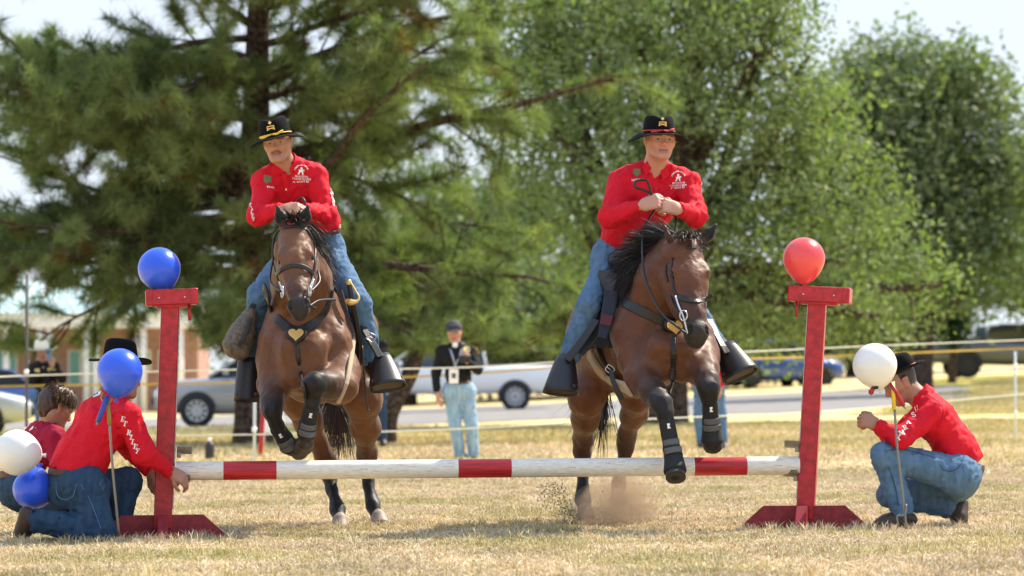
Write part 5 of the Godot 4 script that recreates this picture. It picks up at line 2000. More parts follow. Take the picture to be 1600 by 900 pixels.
func standard(label: String, base: Vector3, top: Vector3, box_a: Vector3, box_b: Vector3, turn: float, inner: float, cups: Array) -> void:
	var t := thing("jump_standard", label, "jump standard", base, "jump standards")
	var up := (top - base).normalized()
	var x := Vector3(cos(turn), 0, -sin(turn))
	x = (x - up * x.dot(up)).normalized()
	var z := x.cross(up)
	var b := Basis(x, up, z)
	var l := (top - base).length()
	part(t, "post", box_mesh(base + up * (l * 0.5 + 0.04), Vector3(0.052, l * 0.5 - 0.04, 0.045), b, 0.004), M.red_paint)
	# metal track with holes on the face towards the pole
	var tr := part(t, "track", box_mesh(base + up * (l * 0.54 + 0.03) + x * inner * 0.056, Vector3(0.003, l * 0.42, 0.02), b, 0.001), M.track)
	var n := 26
	for i in n:
		var y := 0.2 + (l - 0.3) * i / float(n)
		part(tr, "hole", box_mesh(base + up * y + x * inner * 0.0595, Vector3(0.001, 0.008, 0.008), b, 0.0005), M.hole)
	# feet: four fins with sloping ends
	var g0 := height(base.x, base.z)
	for e in [[x, 0.37], [-x, 0.37], [z, 0.30], [-z, 0.30]]:
		var d: Vector3 = (e[0] - Vector3.UP * e[0].y).normalized()
		d = d.rotated(Vector3.UP, 0.12 if e[1] > 0.35 else 0.0)
		var sd := Vector3.UP.cross(d) * 0.028
		var L: float = e[1]
		var o := Vector3(base.x, 0, base.z) + d * 0.02
		var prof := [[0.0, -0.02], [L, -0.02], [L, 0.025], [L - 0.15, 0.16], [0.0, 0.16]]
		var s := st()
		s.set_smooth_group(-1)
		var P := []
		for q in prof:
			var w: Vector3 = o + d * q[0]
			P.append(Vector3(w.x, height(w.x, w.z) * 0.4 + g0 * 0.6 + q[1], w.z))
		for sg in [-1.0, 1.0]:
			for i in [[0, 1, 2], [0, 2, 3], [0, 3, 4]]:
				for k in i:
					s.add_vertex(P[k] + sd * sg)
		for i in 5:
			var j := (i + 1) % 5
			quad(s, P[i] - sd, P[j] - sd, P[j] + sd, P[i] + sd)
		part(t, "foot_board", done(s), M.red_base)
	# head: four planks making a tray that keeps the balloon
	var bx := (box_b - box_a).normalized()
	var bu := (Vector3.UP - bx * bx.y).normalized()
	var bz := bx.cross(bu)
	bz = bz.rotated(bu, turn)
	bx = bu.cross(bz)
	var bb := Basis(bx, bu, bz)
	var c := (box_a + box_b) * 0.5
	var hl := (box_b - box_a).length() * 0.5
	part(t, "tray_board", box_mesh(c + bz * 0.085, Vector3(hl - 0.028, 0.045, 0.019), bb, 0.005), M.red_paint)
	part(t, "tray_board", box_mesh(c - bz * 0.085, Vector3(hl - 0.028, 0.045, 0.019), bb, 0.005), M.red_paint)
	for e in [-1.0, 1.0]:
		part(t, "tray_end", box_mesh(c + bx * (hl - 0.02) * e, Vector3(0.022, 0.047, 0.107), bb, 0.006), M.red_paint)
		part(t, "screw", box_mesh(c + bz * 0.105 + bx * 0.5 * hl * e - bu * 0.004, Vector3(0.004, 0.004, 0.0015), bb, 0.001), M.steel)
		part(t, "worn_edge", box_mesh(c + bz * (0.083 + 0.004 * e) + bu * 0.0445 + bx * 0.3 * hl * e, Vector3(hl * 0.22, 0.0025, 0.006), bb, 0.001), M.raw_wood)
	part(t, "tray_floor", box_mesh(c - bu * 0.052, Vector3(hl * 0.62, 0.009, 0.08), bb, 0.003), M.red_paint)
	part(t, "peg", tube_mesh([c - bx * (hl - 0.05) * inner * -1.0 - bu * 0.04 + bz * 0.05, c - bx * (hl - 0.05) * inner * -1.0 - bu * 0.14 + bz * 0.05], 0.009, 8), M.red_paint)
	for q in cups:
		var cc: Vector3 = q
		var rings := []
		var s := st()
		s.set_smooth_group(-1)
		var len := 0.085
		for i in 9:
			var a := lerpf(PI * 1.12, PI * 1.88, i / 8.0)
			rings.append([z * cos(a) * 0.062 + up * sin(a) * 0.062, z * cos(a) * 0.067 + up * sin(a) * 0.067])
		for i in 8:
			var o: Vector3 = cc
			var ex: Vector3 = x * inner * len
			quad(s, o + rings[i][0], o + rings[i + 1][0], o + ex + rings[i + 1][0], o + ex + rings[i][0])
			quad(s, o + rings[i][1], o + rings[i + 1][1], o + ex + rings[i + 1][1], o + ex + rings[i][1])
			quad(s, o + ex + rings[i][0], o + ex + rings[i + 1][0], o + ex + rings[i + 1][1], o + ex + rings[i][1])
		for i in [0, 8]:
			quad(s, cc + rings[i][0], cc + rings[i][1], cc + x * inner * len + rings[i][1], cc + x * inner * len + rings[i][0])
		var cup := part(t, "pole_cup", done(s), M.cup)
		part(cup, "bracket", box_mesh(cc - up * 0.06 + x * inner * 0.012, Vector3(0.012, 0.03, 0.03), b, 0.003), M.cup)

func balloon(label: String, c: Vector3, r: float, axis: Vector3, m: Material, stretch := 1.12, knot := true) -> void:
	var t := thing("balloon", label, "balloon", c)
	var b := frame_along(axis)
	var rings := []
	var n := 40
	for i in 27:
		var a := PI * i / 26.0
		var y := cos(a)
		var rr := sin(a)
		if y < 0:
			var f := -y
			rr *= 1.0 - 0.16 * f * f
			y *= 1.0 + (stretch - 1.0) * 2.0 * f
		var ring := []
		for k in n:
			var g := TAU * k / n
			ring.append(c + b.y * y * r + (b.x * cos(g) + b.z * sin(g)) * maxf(rr * r, 0.0005))
		rings.append(ring)
	part(t, "skin", shell(rings, 0.0), m)
	if knot:
		var e: float = 1.0 + (stretch - 1.0) * 2.0
		var p := c - b.y * r * e
		part(t, "knot", tube_mesh([p + b.y * 0.012, p - b.y * 0.004, p - b.y * 0.012, p - b.y * 0.022], [0.012, 0.007, 0.011, 0.015], 10), m)

func jump() -> void:
	add_jump_materials()
	var lb := ground_at(254, 0.2)
	var rb := ground_at(1256, -0.1)
	standard("red jump standard beside the kneeling man, blue balloon on its tray", Vector3(lb.x, lb.y, lb.z), pix(266, 470, 0.2), pix(228, 466, 0.2), pix(308, 463, 0.2), 0.12, 1.0, [pix(277, 691, 0.2), pix(274, 735, 0.2)])
	standard("red jump standard beside the crouching man, red balloon on its tray", Vector3(rb.x, rb.y, rb.z), pix(1278, 464, -0.1), pix(1234, 458, -0.1), pix(1329, 463, -0.1), -0.18, -1.0, [pix(1250, 683, -0.1), pix(1248, 728, -0.1)])
	# pole
	var a := pix(275, 736, 0.2)
	var e := pix(1248, 727.5, -0.1)
	var t := thing("jump_pole", "long round white jump pole with three red bands, resting in metal cups", "pole", a)
	var ax := (e - a).normalized()
	var L := (e - a).length()
	var cuts := [275, 348, 430, 712, 795, 1082, 1165, 1248]
	for i in 7:
		var f0: float = (cuts[i] - 275.0) / 973.0
		var f1: float = (cuts[i + 1] - 275.0) / 973.0
		part(t, "red_band" if i % 2 == 1 else "white_section", barrel(a + ax * L * f0, ax, L * (f1 - f0), 0.0545, f0 * 1.0, f1 * 1.0, i == 0, i == 6), M.red_band if i % 2 == 1 else M.white_paint)
	balloon("blue balloon on the tray of the jump standard by the kneeling man", pix(249, 420, 0.2), 0.125, Vector3(-0.3, 1, 0.2), M.balloon_blue, 1.06, false)
	balloon("red balloon on the tray of the other jump standard", pix(1256, 404, -0.1), 0.125, Vector3(0.0, 1, 0.0), M.balloon_red, 1.12)
	balloon("white balloon on a rod before the crouching man's face", pix(1367, 571, 0.45), 0.128, Vector3(-0.25, 1, 0.0), M.balloon_white, 1.04)
	balloon("blue balloon on a rod before the kneeling man's hat", pix(187, 580, 0.9), 0.128, Vector3(0.12, 1, 0.1), M.balloon_blue, 1.10)
	balloon("white balloon behind the kneeling man's back", pix(27, 707, 0.5), 0.132, Vector3(-0.9, 0.1, 0.2), M.balloon_white, 1.04)
	balloon("blue balloon above the kneeling man's boot", pix(52, 764, 0.35), 0.118, Vector3(-0.2, -0.8, 0.2), M.balloon_blue, 1.06)
	# rods that hold the two upright balloons
	var yel := mat(0.75, 0.50, 0.03, 0.5)
	var rod := mat(0.22, 0.22, 0.23, 0.4, 0.8)
	var tr := thing("balloon_rod", "thin steel rod with yellow top and red clip beside the crouching man", "rod", ground_at(1418, 0.45), "balloon rods")
	part(tr, "rod", tube_mesh([pix(1398, 640, 0.45), pix(1402, 700, 0.45), pix(1409, 760, 0.45), pix(1417, 832, 0.45)], 0.0075, 7, 4), rod)
	part(tr, "yellow_tip", tube_mesh([pix(1395, 596, 0.45), pix(1397, 640, 0.45)], 0.012, 8), yel)
	part(tr, "red_tube", tube_mesh([pix(1391, 598, 0.46), pix(1402, 617, 0.45), pix(1412, 634, 0.44)], 0.013, 8), M.red_paint)
	part(tr, "tube_nib", tube_mesh([pix(1412, 634, 0.44), pix(1415, 639, 0.44)], [0.008, 0.003], 6), rod)
	part(tr, "foot_loop", tube_mesh([pix(1404, 822, 0.45), pix(1402, 806, 0.46), pix(1414, 804, 0.47), pix(1416, 788, 0.46)], 0.006, 6, 4), rod)
	part(tr, "red_nozzle", tube_mesh([pix(1364, 607, 0.5), pix(1361, 613, 0.5), pix(1359, 616, 0.5)], [0.012, 0.017, 0.01], 8), M.red_paint)
	part(tr, "nozzle_stem", tube_mesh([pix(1372, 605, 0.5), pix(1362, 607, 0.5)], 0.01, 6), M.leather)
	var tl := thing("balloon_rod", "thin steel rod with bent olive hook and blue clip behind the kneeling man", "rod", ground_at(186, 0.8), "balloon rods")
	var oli := mat(0.25, 0.20, 0.05, 0.5)
	var blu := mat(0.02, 0.06, 0.40, 0.45)
	part(tl, "rod", tube_mesh([pix(171, 662, 0.9), pix(175, 720, 0.88), pix(181, 785, 0.85), pix(186, 838, 0.82)], 0.0075, 7, 4), rod)
	part(tl, "hook", tube_mesh([pix(162, 614, 0.9), pix(159, 621, 0.9), pix(163, 627, 0.9), pix(171, 627, 0.9), pix(175, 622, 0.9)], 0.009, 7, 5), oli)
	part(tl, "olive_tip", tube_mesh([pix(169, 624, 0.9), pix(171, 664, 0.9)], 0.0105, 8), oli)
	part(tl, "blue_tube", tube_mesh([pix(168, 618, 0.92), pix(160, 640, 0.92), pix(153, 659, 0.92)], 0.014, 8), blu)
	part(tl, "tube_nib", tube_mesh([pix(153, 659, 0.92), pix(151, 665, 0.92)], [0.010, 0.004], 6), rod)

func helpers() -> void:
	# man crouching at the far end, seen from his left side
	var z := -0.12
	var hb := head_frame(Vector3(-0.86, -0.50, 0.12))
	var c := person({
		"label": "man in red shirt and black hat crouching beside the jump behind a white balloon", "at": ground_at(1440, z), "group": "kneeling helpers",
		"head": pix(1408, 598, z), "head_basis": hb, "neck": pix(1441, 620, z), "waist": pix(1506, 722, z), "pelvis": pix(1500, 742, z),
		"shl": pix(1459, 644, z + 0.17), "ell": pix(1408, 684, z + 0.25), "wrl": pix(1372, 664, z + 0.16),
		"shr": pix(1444, 640, z - 0.17), "elr": pix(1398, 688, z - 0.2), "wrr": pix(1368, 664, z - 0.06),
		"hipl": pix(1498, 742, z + 0.12), "knl": pix(1382, 712, z + 0.20), "anl": pix(1412, 804, z + 0.17), "toel": pix(1370, 823, z + 0.22),
		"hipr": pix(1494, 748, z - 0.10), "knr": pix(1392, 772, z - 0.14), "anr": pix(1490, 792, z - 0.14), "toer": pix(1502, 818, z - 0.10),
		"shirt": M.shirt, "jeans": M.jeans, "skin": Color(0.36, 0.185, 0.125), "build": 1.0, "leg": 1.08, "neck_r": 0.06,
		"hands": [[pix(1370, 663, z + 0.15), Vector3(-0.9, 0.3, -0.1), Vector3(-0.2, 0.3, 0.9), 1.0, 1.1], [pix(1368, 662, z - 0.05), Vector3(-0.9, 0.3, 0.2), Vector3(-0.3, 0.6, -0.5), -1.0, 1.1]],
	})
	var hf := head_frame(Vector3(-0.88, -0.38, 0.1))
	hat(c.node, pix(1404, 580, z), hf, M.felt, 0.062, 0.10, -0.004, 0.015, false, M.red_cord, 1.0)
	var w := "US ARMY"
	var spots := [[1432, 639], [1427, 648], null, [1419, 660], [1414, 668], [1409, 676], [1404, 684]]
	for i in w.length():
		if spots[i] != null:
			text_on(c.node, c.shirt, spots[i][0], spots[i][1], w[i], 0.029, M.white_thread, 0.4, "sleeve_letter")
	var seam: Material = M.jeans_dark
	part(c.node, "pocket_seam", strap_on(c.jeans, [[1466, 706], [1470, 728], [1480, 736], [1496, 732], [1506, 714]], 0.004, 0.002, 4), seam)
	part(c.node, "leg_seam", strap_on(c.jeans, [[1460, 716], [1435, 708], [1405, 702], [1385, 706]], 0.004, 0.002, 4), seam)
	part(c.node, "leg_seam", strap_on(c.jeans, [[1388, 730], [1398, 760], [1404, 790]], 0.004, 0.002, 4), seam)
	part(c.node, "yoke_seam", strap_on(c.shirt, [[1448, 616], [1464, 628], [1474, 642], [1470, 660]], 0.004, 0.003, 4), M.shirt_dark)
	# man kneeling at the near end, seen from behind
	var y := 0.38
	var lf := Vector3(0.72, -0.22, -0.62)
	var k := person({
		"label": "man in red shirt and flat-topped black hat kneeling to steady the jump standard", "at": ground_at(130, y), "group": "kneeling helpers",
		"head": pix(193, 588, y), "head_basis": head_frame(lf), "neck": pix(178, 622, y), "waist": pix(117, 737, y), "pelvis": pix(116, 760, y),
		"shr": pix(204, 648, y + 0.17), "elr": pix(224, 708, y + 0.16), "wrr": pix(264, 735, y - 0.02),
		"shl": pix(156, 632, y - 0.20), "ell": pix(205, 700, y - 0.3), "wrl": pix(234, 738, y - 0.24),
		"hipr": pix(134, 764, y + 0.12), "knr": pix(158, 832, y + 0.24), "anr": pix(52, 812, y + 0.12), "toer": pix(30, 838, y + 0.05),
		"hipl": pix(112, 768, y - 0.12), "knl": pix(200, 752, y - 0.22), "anl": pix(184, 822, y - 0.2), "toel": pix(216, 836, y - 0.3),
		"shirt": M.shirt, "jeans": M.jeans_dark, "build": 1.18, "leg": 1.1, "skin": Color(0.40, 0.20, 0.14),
		"hands": [[pix(266, 736, y - 0.04), Vector3(0.75, -0.45, -0.2), Vector3(0.45, 0.5, 0.75), 1.0, 0.55], [pix(236, 738, y - 0.25), Vector3(0.1, -1.0, 0.1), Vector3(-0.8, 0.0, 0.6), -1.0, 0.45]],
	})
	var kf := head_frame(Vector3(0.5, -0.05, -0.86))
	hat(k.node, pix(188, 563, y), kf, M.felt, 0.078, 0.125, 0.004, 0.012, true, M.grey_cord, 1.06)
	var w2 := "FT RILEY"
	for i in w2.length():
		if w2[i] != " ":
			var f := i / 7.0
			text_on(k.node, k.shirt, lerpf(192, 215, f), lerpf(655, 705, f), w2[i], 0.029, M.white_thread, -0.25, "sleeve_letter")
	var fl: MeshInstance3D = part(k.node, "flag_patch", plate_on(k.shirt, 152, 616, PackedVector2Array([Vector2(-0.026, -0.015), Vector2(0.026, -0.015), Vector2(0.026, 0.015), Vector2(-0.026, 0.015)]), 0.002, 0.35), M.white_thread)
	part(fl, "flag_canton", plate_on(k.shirt, 149.5, 615, PackedVector2Array([Vector2(-0.012, -0.008), Vector2(0.012, -0.008), Vector2(0.012, 0.008), Vector2(-0.012, 0.008)]), 0.003, 0.35, 0.003), M.blue_cloth)
	part(k.node, "pocket_seam", strap_on(k.jeans, [[88, 752], [90, 772], [100, 780], [114, 776], [120, 756]], 0.004, 0.002, 4), M.jeans)
	part(k.node, "leg_seam", strap_on(k.jeans, [[126, 756], [140, 780], [150, 805], [158, 826]], 0.004, 0.002, 4), M.jeans)
	part(k.node, "yoke_seam", strap_on(k.shirt, [[126, 628], [150, 640], [178, 650], [200, 652]], 0.004, 0.003, 4), M.shirt_dark)
	# helper bent down behind him
	var v := -0.45
	var q := person({
		"label": "bareheaded helper in dark red shirt bent down behind the kneeling man", "at": ground_at(40, v), "group": "kneeling helpers",
		"head": pix(87, 638, v), "head_basis": head_frame(Vector3(0.75, -0.45, -0.5)), "neck": pix(76, 668, v), "waist": pix(30, 740, v), "pelvis": pix(30, 762, v),
		"shr": pix(88, 682, v + 0.15), "elr": pix(95, 735, v + 0.2), "wrr": pix(118, 765, v + 0.1),
		"shl": pix(60, 676, v - 0.16), "ell": pix(95, 730, v - 0.3), "wrl": pix(125, 760, v - 0.2),
		"hipr": pix(42, 764, v + 0.1), "knr": pix(98, 778, v + 0.14), "anr": pix(60, 812, v + 0.1), "toer": pix(86, 824, v + 0.1),
		"hipl": pix(26, 766, v - 0.1), "knl": pix(88, 772, v - 0.2), "anl": pix(50, 815, v - 0.2), "toel": pix(80, 825, v - 0.2),
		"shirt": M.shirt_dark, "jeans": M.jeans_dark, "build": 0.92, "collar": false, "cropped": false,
		"hands": [[pix(120, 767, v + 0.1), Vector3(0.6, -0.7, 0.1), Vector3(0.3, 0.3, 0.8), 1.0, 0.5]],
	})
	var hs := Sdf.new()
	var hq := head_frame(Vector3(0.75, -0.45, -0.5))
	hs.noise = wrinkle; hs.amp = 0.008; hs.nscale = Vector3(40, 14, 40); hs.amp2 = 0.004
	var hc := pix(87, 638, v)
	hs.add(hc + hq * Vector3(0, 0.05, -0.03), hc + hq * Vector3(0, 0.055, 0.03), 0.090, 0.086, 0.03, Color.WHITE, null, hq.x, 1.1)
	hs.add(hc + hq * Vector3(0, 0.0, -0.05), hc + hq * Vector3(0, -0.03, -0.055), 0.075, 0.06, 0.03)
	hs.add(hc + hq * Vector3(0, -0.03, 0.11), hc + hq * Vector3(0, 0.02, 0.13), 0.075, 0.07, 0.02, Color.WHITE, null, Vector3.ZERO, 1.0, 1)
	queue(q.node, "hair", hs, 0.006, M.hair_brown)
	var hr := []
	for i in 14:
		var an := lerpf(-1.5, 1.5, i / 13.0)
		var o1 := hc + hq * Vector3(sin(an) * 0.080, 0.05 + cos(an) * 0.079, 0.05)
		var o2 := hc + hq * Vector3(sin(an) * 0.084, 0.045 + cos(an) * 0.079, -0.085)
		var dn := (hq * Vector3(sin(an) * 0.9, -0.25, -0.75)).normalized()
		hr.append([o1, o2, dn, dn + Vector3.DOWN * 0.5, 0.07, 0.7, 0.22])
	strands(q.node, "hair_locks", hr, 900, mat(0.05, 0.027, 0.016, 0.8, 0.0, 0.2), 72)
	part(q.node, "shirt_logo", plate_on(q.shirt, 51, 668, PackedVector2Array([Vector2(-0.03, -0.012), Vector2(0.0, -0.018), Vector2(0.03, -0.008), Vector2(0.0, 0.01)]), 0.002, 0.4), M.white_thread)

# ------------------------------------------------------------------ trees
func add_tree_materials() -> void:
	M.bark = bumped(triplanar(mat(0.135, 0.11, 0.095, 0.95, 0.0, 0.2), tex(noise_image(256, 0.03, 91, Color(0.45, 0.42, 0.4), Color(1.2, 1.1, 1.05), 5, FastNoiseLite.TYPE_SIMPLEX_SMOOTH, 1.6)), 1.2), M.weave, 2.5, 1.2)
	for e in [["needle", 0.16], ["leaf", 0.35]]:
		var m := mat(1, 1, 1, 0.55, 0.0, 0.35)
		m.vertex_color_use_as_albedo = true
		m.backlight_enabled = true
		m.backlight = Color(0.82, 0.95, 0.56)
		M[e[0]] = m

func needle_tuft(sd: int, n: int, l0: float, l1: float, wd: float) -> ArrayMesh:
	var g := RandomNumberGenerator.new()
	g.seed = sd
	var s := st()
	s.set_smooth_group(-1)
	for i in n:
		var y := g.randf_range(-0.05, 0.10)
		var d := Vector3(g.randfn(0, 1), g.randfn(0.9, 0.7), g.randfn(0, 1)).normalized()
		var p := Vector3(0, y, 0)
		var sd2 := d.cross(Vector3(g.randfn(0, 1), g.randfn(0, 1), g.randfn(0, 1))).normalized() * wd
		var t := p + d * g.randf_range(l0, l1) + Vector3.DOWN * 0.015
		for v in [p - sd2, p + sd2, t]:
			s.add_vertex(v)
	return done(s)

func leaf_clump(sd: int, n: int, r: float, len: float) -> ArrayMesh:
	var g := RandomNumberGenerator.new()
	g.seed = sd
	var s := st()
	s.set_smooth_group(-1)
	for i in n:
		var p := Vector3(g.randfn(0, 1), g.randfn(0, 0.8), g.randfn(0, 1)) * r * 0.5
		var d := Vector3(g.randfn(0, 1), g.randfn(-0.35, 0.6), g.randfn(0, 1)).normalized()
		var w := d.cross(Vector3(g.randfn(0, 1), g.randfn(0, 1), g.randfn(0, 1))).normalized()
		var l := len * g.randf_range(0.7, 1.2)
		quad(s, p, p + d * l * 0.45 + w * l * 0.3, p + d * l, p + d * l * 0.45 - w * l * 0.3)
	return done(s)

func crown_of(t: Node3D, called: String, mesh: ArrayMesh, spots: Array) -> void:
	# spots: [Transform3D in the tree's own axes, Color]; all leaves of one crown in one mesh
	var arr := mesh.surface_get_arrays(0)
	var v: PackedVector3Array = arr[Mesh.ARRAY_VERTEX]
	var n: PackedVector3Array = arr[Mesh.ARRAY_NORMAL]
	var V := PackedVector3Array()
	var N := PackedVector3Array()
	var C := PackedColorArray()
	var cc := PackedColorArray()
	cc.resize(v.size())
	for e in spots:
		var x: Transform3D = e[0]
		V.append_array(x * v)
		N.append_array(Transform3D(x.basis.orthonormalized(), Vector3.ZERO) * n)
		cc.fill(e[1])
		C.append_array(cc)
	var out := []
	out.resize(Mesh.ARRAY_MAX)
	out[Mesh.ARRAY_VERTEX] = V
	out[Mesh.ARRAY_NORMAL] = N
	out[Mesh.ARRAY_COLOR] = C
	var am := ArrayMesh.new()
	am.add_surface_from_arrays(Mesh.PRIMITIVE_TRIANGLES, out)
	var o := own_part(t, called, am, mesh.surface_get_material(0))
	o.set_meta("kind", "stuff")
	leaf_count += V.size() / 3

var leaf_count := 0

func limb(s: SurfaceTool, p: Vector3, d: Vector3, len: float, r: float, g: RandomNumberGenerator, droop: float, bend := 0.25, low := 1.5) -> Array:
	var pts := [p]
	var rr := [r]
	var n := 7
	for i in n:
		d = (d + Vector3(g.randfn(0, 1), g.randfn(0, 0.7), g.randfn(0, 1)) * bend * 0.45 + Vector3.DOWN * droop / n).normalized()
		if p.y < low:
			d = Vector3(d.x, maxf(d.y, 0.12), d.z).normalized()
		p += d * len / n
		pts.append(p)
		rr.append(r * lerpf(1.0, 0.16, (i + 1.0) / n))
	tube(s, pts, rr, 6, false)
	return pts

func pine() -> void:
	var z := -30.0
	var at := ground_at(396, z)
	var t := thing("pine_tree", "large long-needled pine with dark trunk and spreading limbs", "tree", at)
	var g := RandomNumberGenerator.new()
	g.seed = 4242
	var s := st()
	var tp := [Vector3(0, -0.1, 0), Vector3(0.0, 0.8, 0), Vector3(-0.02, 2.0, 0), Vector3(-0.05, 3.4, 0.05), Vector3(0.02, 4.6, 0), Vector3(0.05, 6.0, 0), Vector3(0.1, 8.0, 0), Vector3(0.05, 11.0, 0)]
	tube(s, smooth_path(tp, 4), [0.36, 0.32, 0.29, 0.275, 0.265, 0.26, 0.255, 0.25, 0.245, 0.24, 0.235, 0.23, 0.228, 0.225, 0.22, 0.215, 0.21, 0.20, 0.19, 0.18, 0.17, 0.16, 0.15, 0.13, 0.11, 0.09, 0.07, 0.05, 0.03], 14, false)
	own_part(t, "trunk", done(s), M.bark)
	var tips := []
	var s2 := st()
	# limbs seen in the photograph: start height, direction, length, radius, droop
	var known := [
		[3.75, Vector3(-1, 0.72, 0.15), 4.6, 0.15, 0.15], [3.2, Vector3(-1, 0.55, -0.4), 4.2, 0.11, 0.25], [4.8, Vector3(-1, 0.25, 0.3), 3.9, 0.10, 0.2],
		[5.3, Vector3(1, 0.45, 0.1), 3.9, 0.12, 0.15], [3.5, Vector3(1, 0.35, 0.35), 4.9, 0.11, 0.2], [4.2, Vector3(1, 0.3, -0.3), 5.6, 0.12, 0.3],
		[2.4, Vector3(1, 0.3, 0.3), 4.8, 0.10, 0.45], [3.1, Vector3(-1, 0.15, 0.5), 4.6, 0.09, 0.35], [2.9, Vector3(-1, 0.25, -0.2), 4.7, 0.10, 0.35], [1.9, Vector3(1, 0.25, -0.1), 4.2, 0.08, 0.6], [2.5, Vector3(-0.45, 0.05, 0.9), 2.2, 0.05, 0.4], [2.1, Vector3(-0.2, 0.0, 1.0), 1.7, 0.04, 0.4], [2.9, Vector3(0.15, 0.1, 1.0), 1.8, 0.05, 0.4], [2.75, Vector3(-1, 0.1, 0.25), 4.4, 0.07, 0.35], [3.4, Vector3(-1, 0.0, 0.1), 4.6, 0.07, 0.25], [3.0, Vector3(-1, 0.05, 0.6), 4.2, 0.06, 0.25], [3.7, Vector3(-1, 0.1, -0.35), 4.8, 0.07, 0.3], [4.4, Vector3(-1, 0.05, 0.45), 4.4, 0.07, 0.25], [2.6, Vector3(-1, 0.05, -0.1), 4.0, 0.06, 0.3], [2.0, Vector3(0.9, 0.2, 0.6), 3.4, 0.06, 0.5]]
	for i in 50:
		var h := lerpf(1.8, 9.2, (i + g.randf()) / 50.0)
		var a := g.randf() * TAU
		if sin(a) > 0.72 and h < 6.5:
			a += PI * (0.45 if cos(a) > 0 else -0.45)
		if cos(a) < -0.2 and h < 2.7:
			h = g.randf_range(2.7, 4.5)
		known.append([h, Vector3(cos(a), g.randf_range(0.05, 0.6), sin(a)), g.randf_range(3.0, 5.2) * (1.0 - 0.04 * h), g.randf_range(0.05, 0.085), g.randf_range(0.1, 0.5)])
	for e in known:
		var base := Vector3(0, e[0], 0)
		var pts := limb(s2, base, e[1].normalized(), e[2], e[3], g, e[4])
		for i in range(2, pts.size()):
			var along: Vector3 = (pts[i] - pts[i - 1]).normalized()
			for k in (2 if e[0] > 3.2 and e[3] > 0.09 else 3):
				var d := (along + Vector3(g.randfn(0, 1), g.randfn(0.1, 0.6), g.randfn(0, 1)) * 0.75).normalized()
				var sub := limb(s2, pts[i - 1].lerp(pts[i], g.randf()), d, g.randf_range(0.5, 1.3), 0.018, g, 0.2, 0.35)
				for q in range(3, sub.size()):
					var dir: Vector3 = (sub[q] - sub[q - 1]).normalized()
					tips.append([sub[q], dir])
					if q > 5:
						tips.append([sub[q] + Vector3(g.randfn(0, 1), g.randfn(0, 1), g.randfn(0, 1)) * 0.11, (dir + Vector3(g.randfn(0, 1), g.randfn(0.3, 1), g.randfn(0, 1)) * 0.6).normalized()])
	own_part(t, "limbs", done(s2), M.bark)
	var spots := []
	for e in tips:
		if e[0].y < 1.45:
			continue
		var sc := g.randf_range(1.05, 1.75)
		var b := frame_along(e[1]) * Basis(Vector3.UP, g.randf() * TAU)
		var c := Color(0.14, 0.185, 0.085).lerp(Color(0.33, 0.36, 0.16), g.randf()) * g.randf_range(0.75, 1.25)
		if g.randf() < 0.03:
			c = Color(0.22, 0.12, 0.04)
		c.a = 1.0
		spots.append([Transform3D(b.scaled(Vector3(sc, sc, sc)), e[0]), c])
	print("pine tufts ", spots.size())
	var m := needle_tuft(3, 70, 0.11, 0.22, 0.0042)
	m.surface_set_material(0, M.needle)
	crown_of(t, "crown", m, spots)

func broadleaf(label: String, at: Vector3, h: float, lobes: Array, trunk_r: float, sd: int, n_per: float, tone: Color, clump: ArrayMesh, group := "") -> void:
	# lobes: [centre in the tree's axes, radius]
	var t := thing("leafy_tree", label, "tree", at, group)
	var g := RandomNumberGenerator.new()
	g.seed = sd
	var s := st()
	var top: Vector3 = lobes[0][0]
	tube(s, smooth_path([Vector3(0, -0.2, 0), Vector3(0.02, h * 0.1, 0), Vector3(g.randf_range(-0.2, 0.2), h * 0.25, 0), Vector3(top.x * 0.5, h * 0.5, top.z * 0.5), top], 4), [1.35, 1.1, 1.0, 0.97, 0.94, 0.9, 0.87, 0.84, 0.8, 0.75, 0.7, 0.62, 0.54, 0.46, 0.4, 0.3, 0.2].map(func(v): return v * trunk_r), 12, false)
	own_part(t, "trunk", done(s), M.bark)
	var s2 := st()
	var spots := []
	for e in lobes:
		var c: Vector3 = e[0]
		var r: float = e[1]
		var st0 := Vector3(0, h * g.randf_range(0.16, 0.4), 0)
		tube(s2, smooth_path([st0, st0.lerp(c, 0.45) + Vector3(g.randfn(0, 0.25), 0.2, g.randfn(0, 0.25)), c, c + (c - st0).normalized() * r * 0.7], 4), [0.3, 0.29, 0.28, 0.27, 0.25, 0.23, 0.2, 0.18, 0.15, 0.12, 0.1, 0.07, 0.04].map(func(v): return v * trunk_r * 1.2), 6, false)
		var n := int(n_per * r * r)
		for i in n:
			var d := Vector3(g.randfn(0, 1), g.randfn(0, 1), g.randfn(0, 1)).normalized()
			var rr := r * (0.35 + 0.75 * pow(g.randf(), 0.6))
			var p := c + d * rr * Vector3(1, 0.85, 1)
			if p.y < h * 0.13:
				continue
			if i % 9 == 0:
				tube(s2, [c.lerp(p, 0.2), c.lerp(p, 0.6) + Vector3(0, 0.08, 0), p], [0.03, 0.02, 0.008], 4, false)
			var k := tone.lerp(Color(tone.r * 1.5, tone.g * 1.35, tone.b * 1.15), g.randf()) * g.randf_range(0.75, 1.2)
			k.a = 1.0
			var sc := g.randf_range(0.7, 1.35)
			spots.append([Transform3D(Basis(Vector3(g.randfn(0, 1), g.randfn(0, 1), g.randfn(0, 1)).normalized(), g.randf() * TAU).scaled(Vector3(sc, sc, sc)), p), k])
	own_part(t, "limbs", done(s2), M.bark)
	crown_of(t, "crown", clump, spots)

func px_lobes(at: Vector3, list: Array) -> Array:
	# [px, py, dz, r in m]
	var o := []
	for e in list:
		o.append([pix(e[0], e[1], at.z + e[2]) - at, e[3]])
	return o

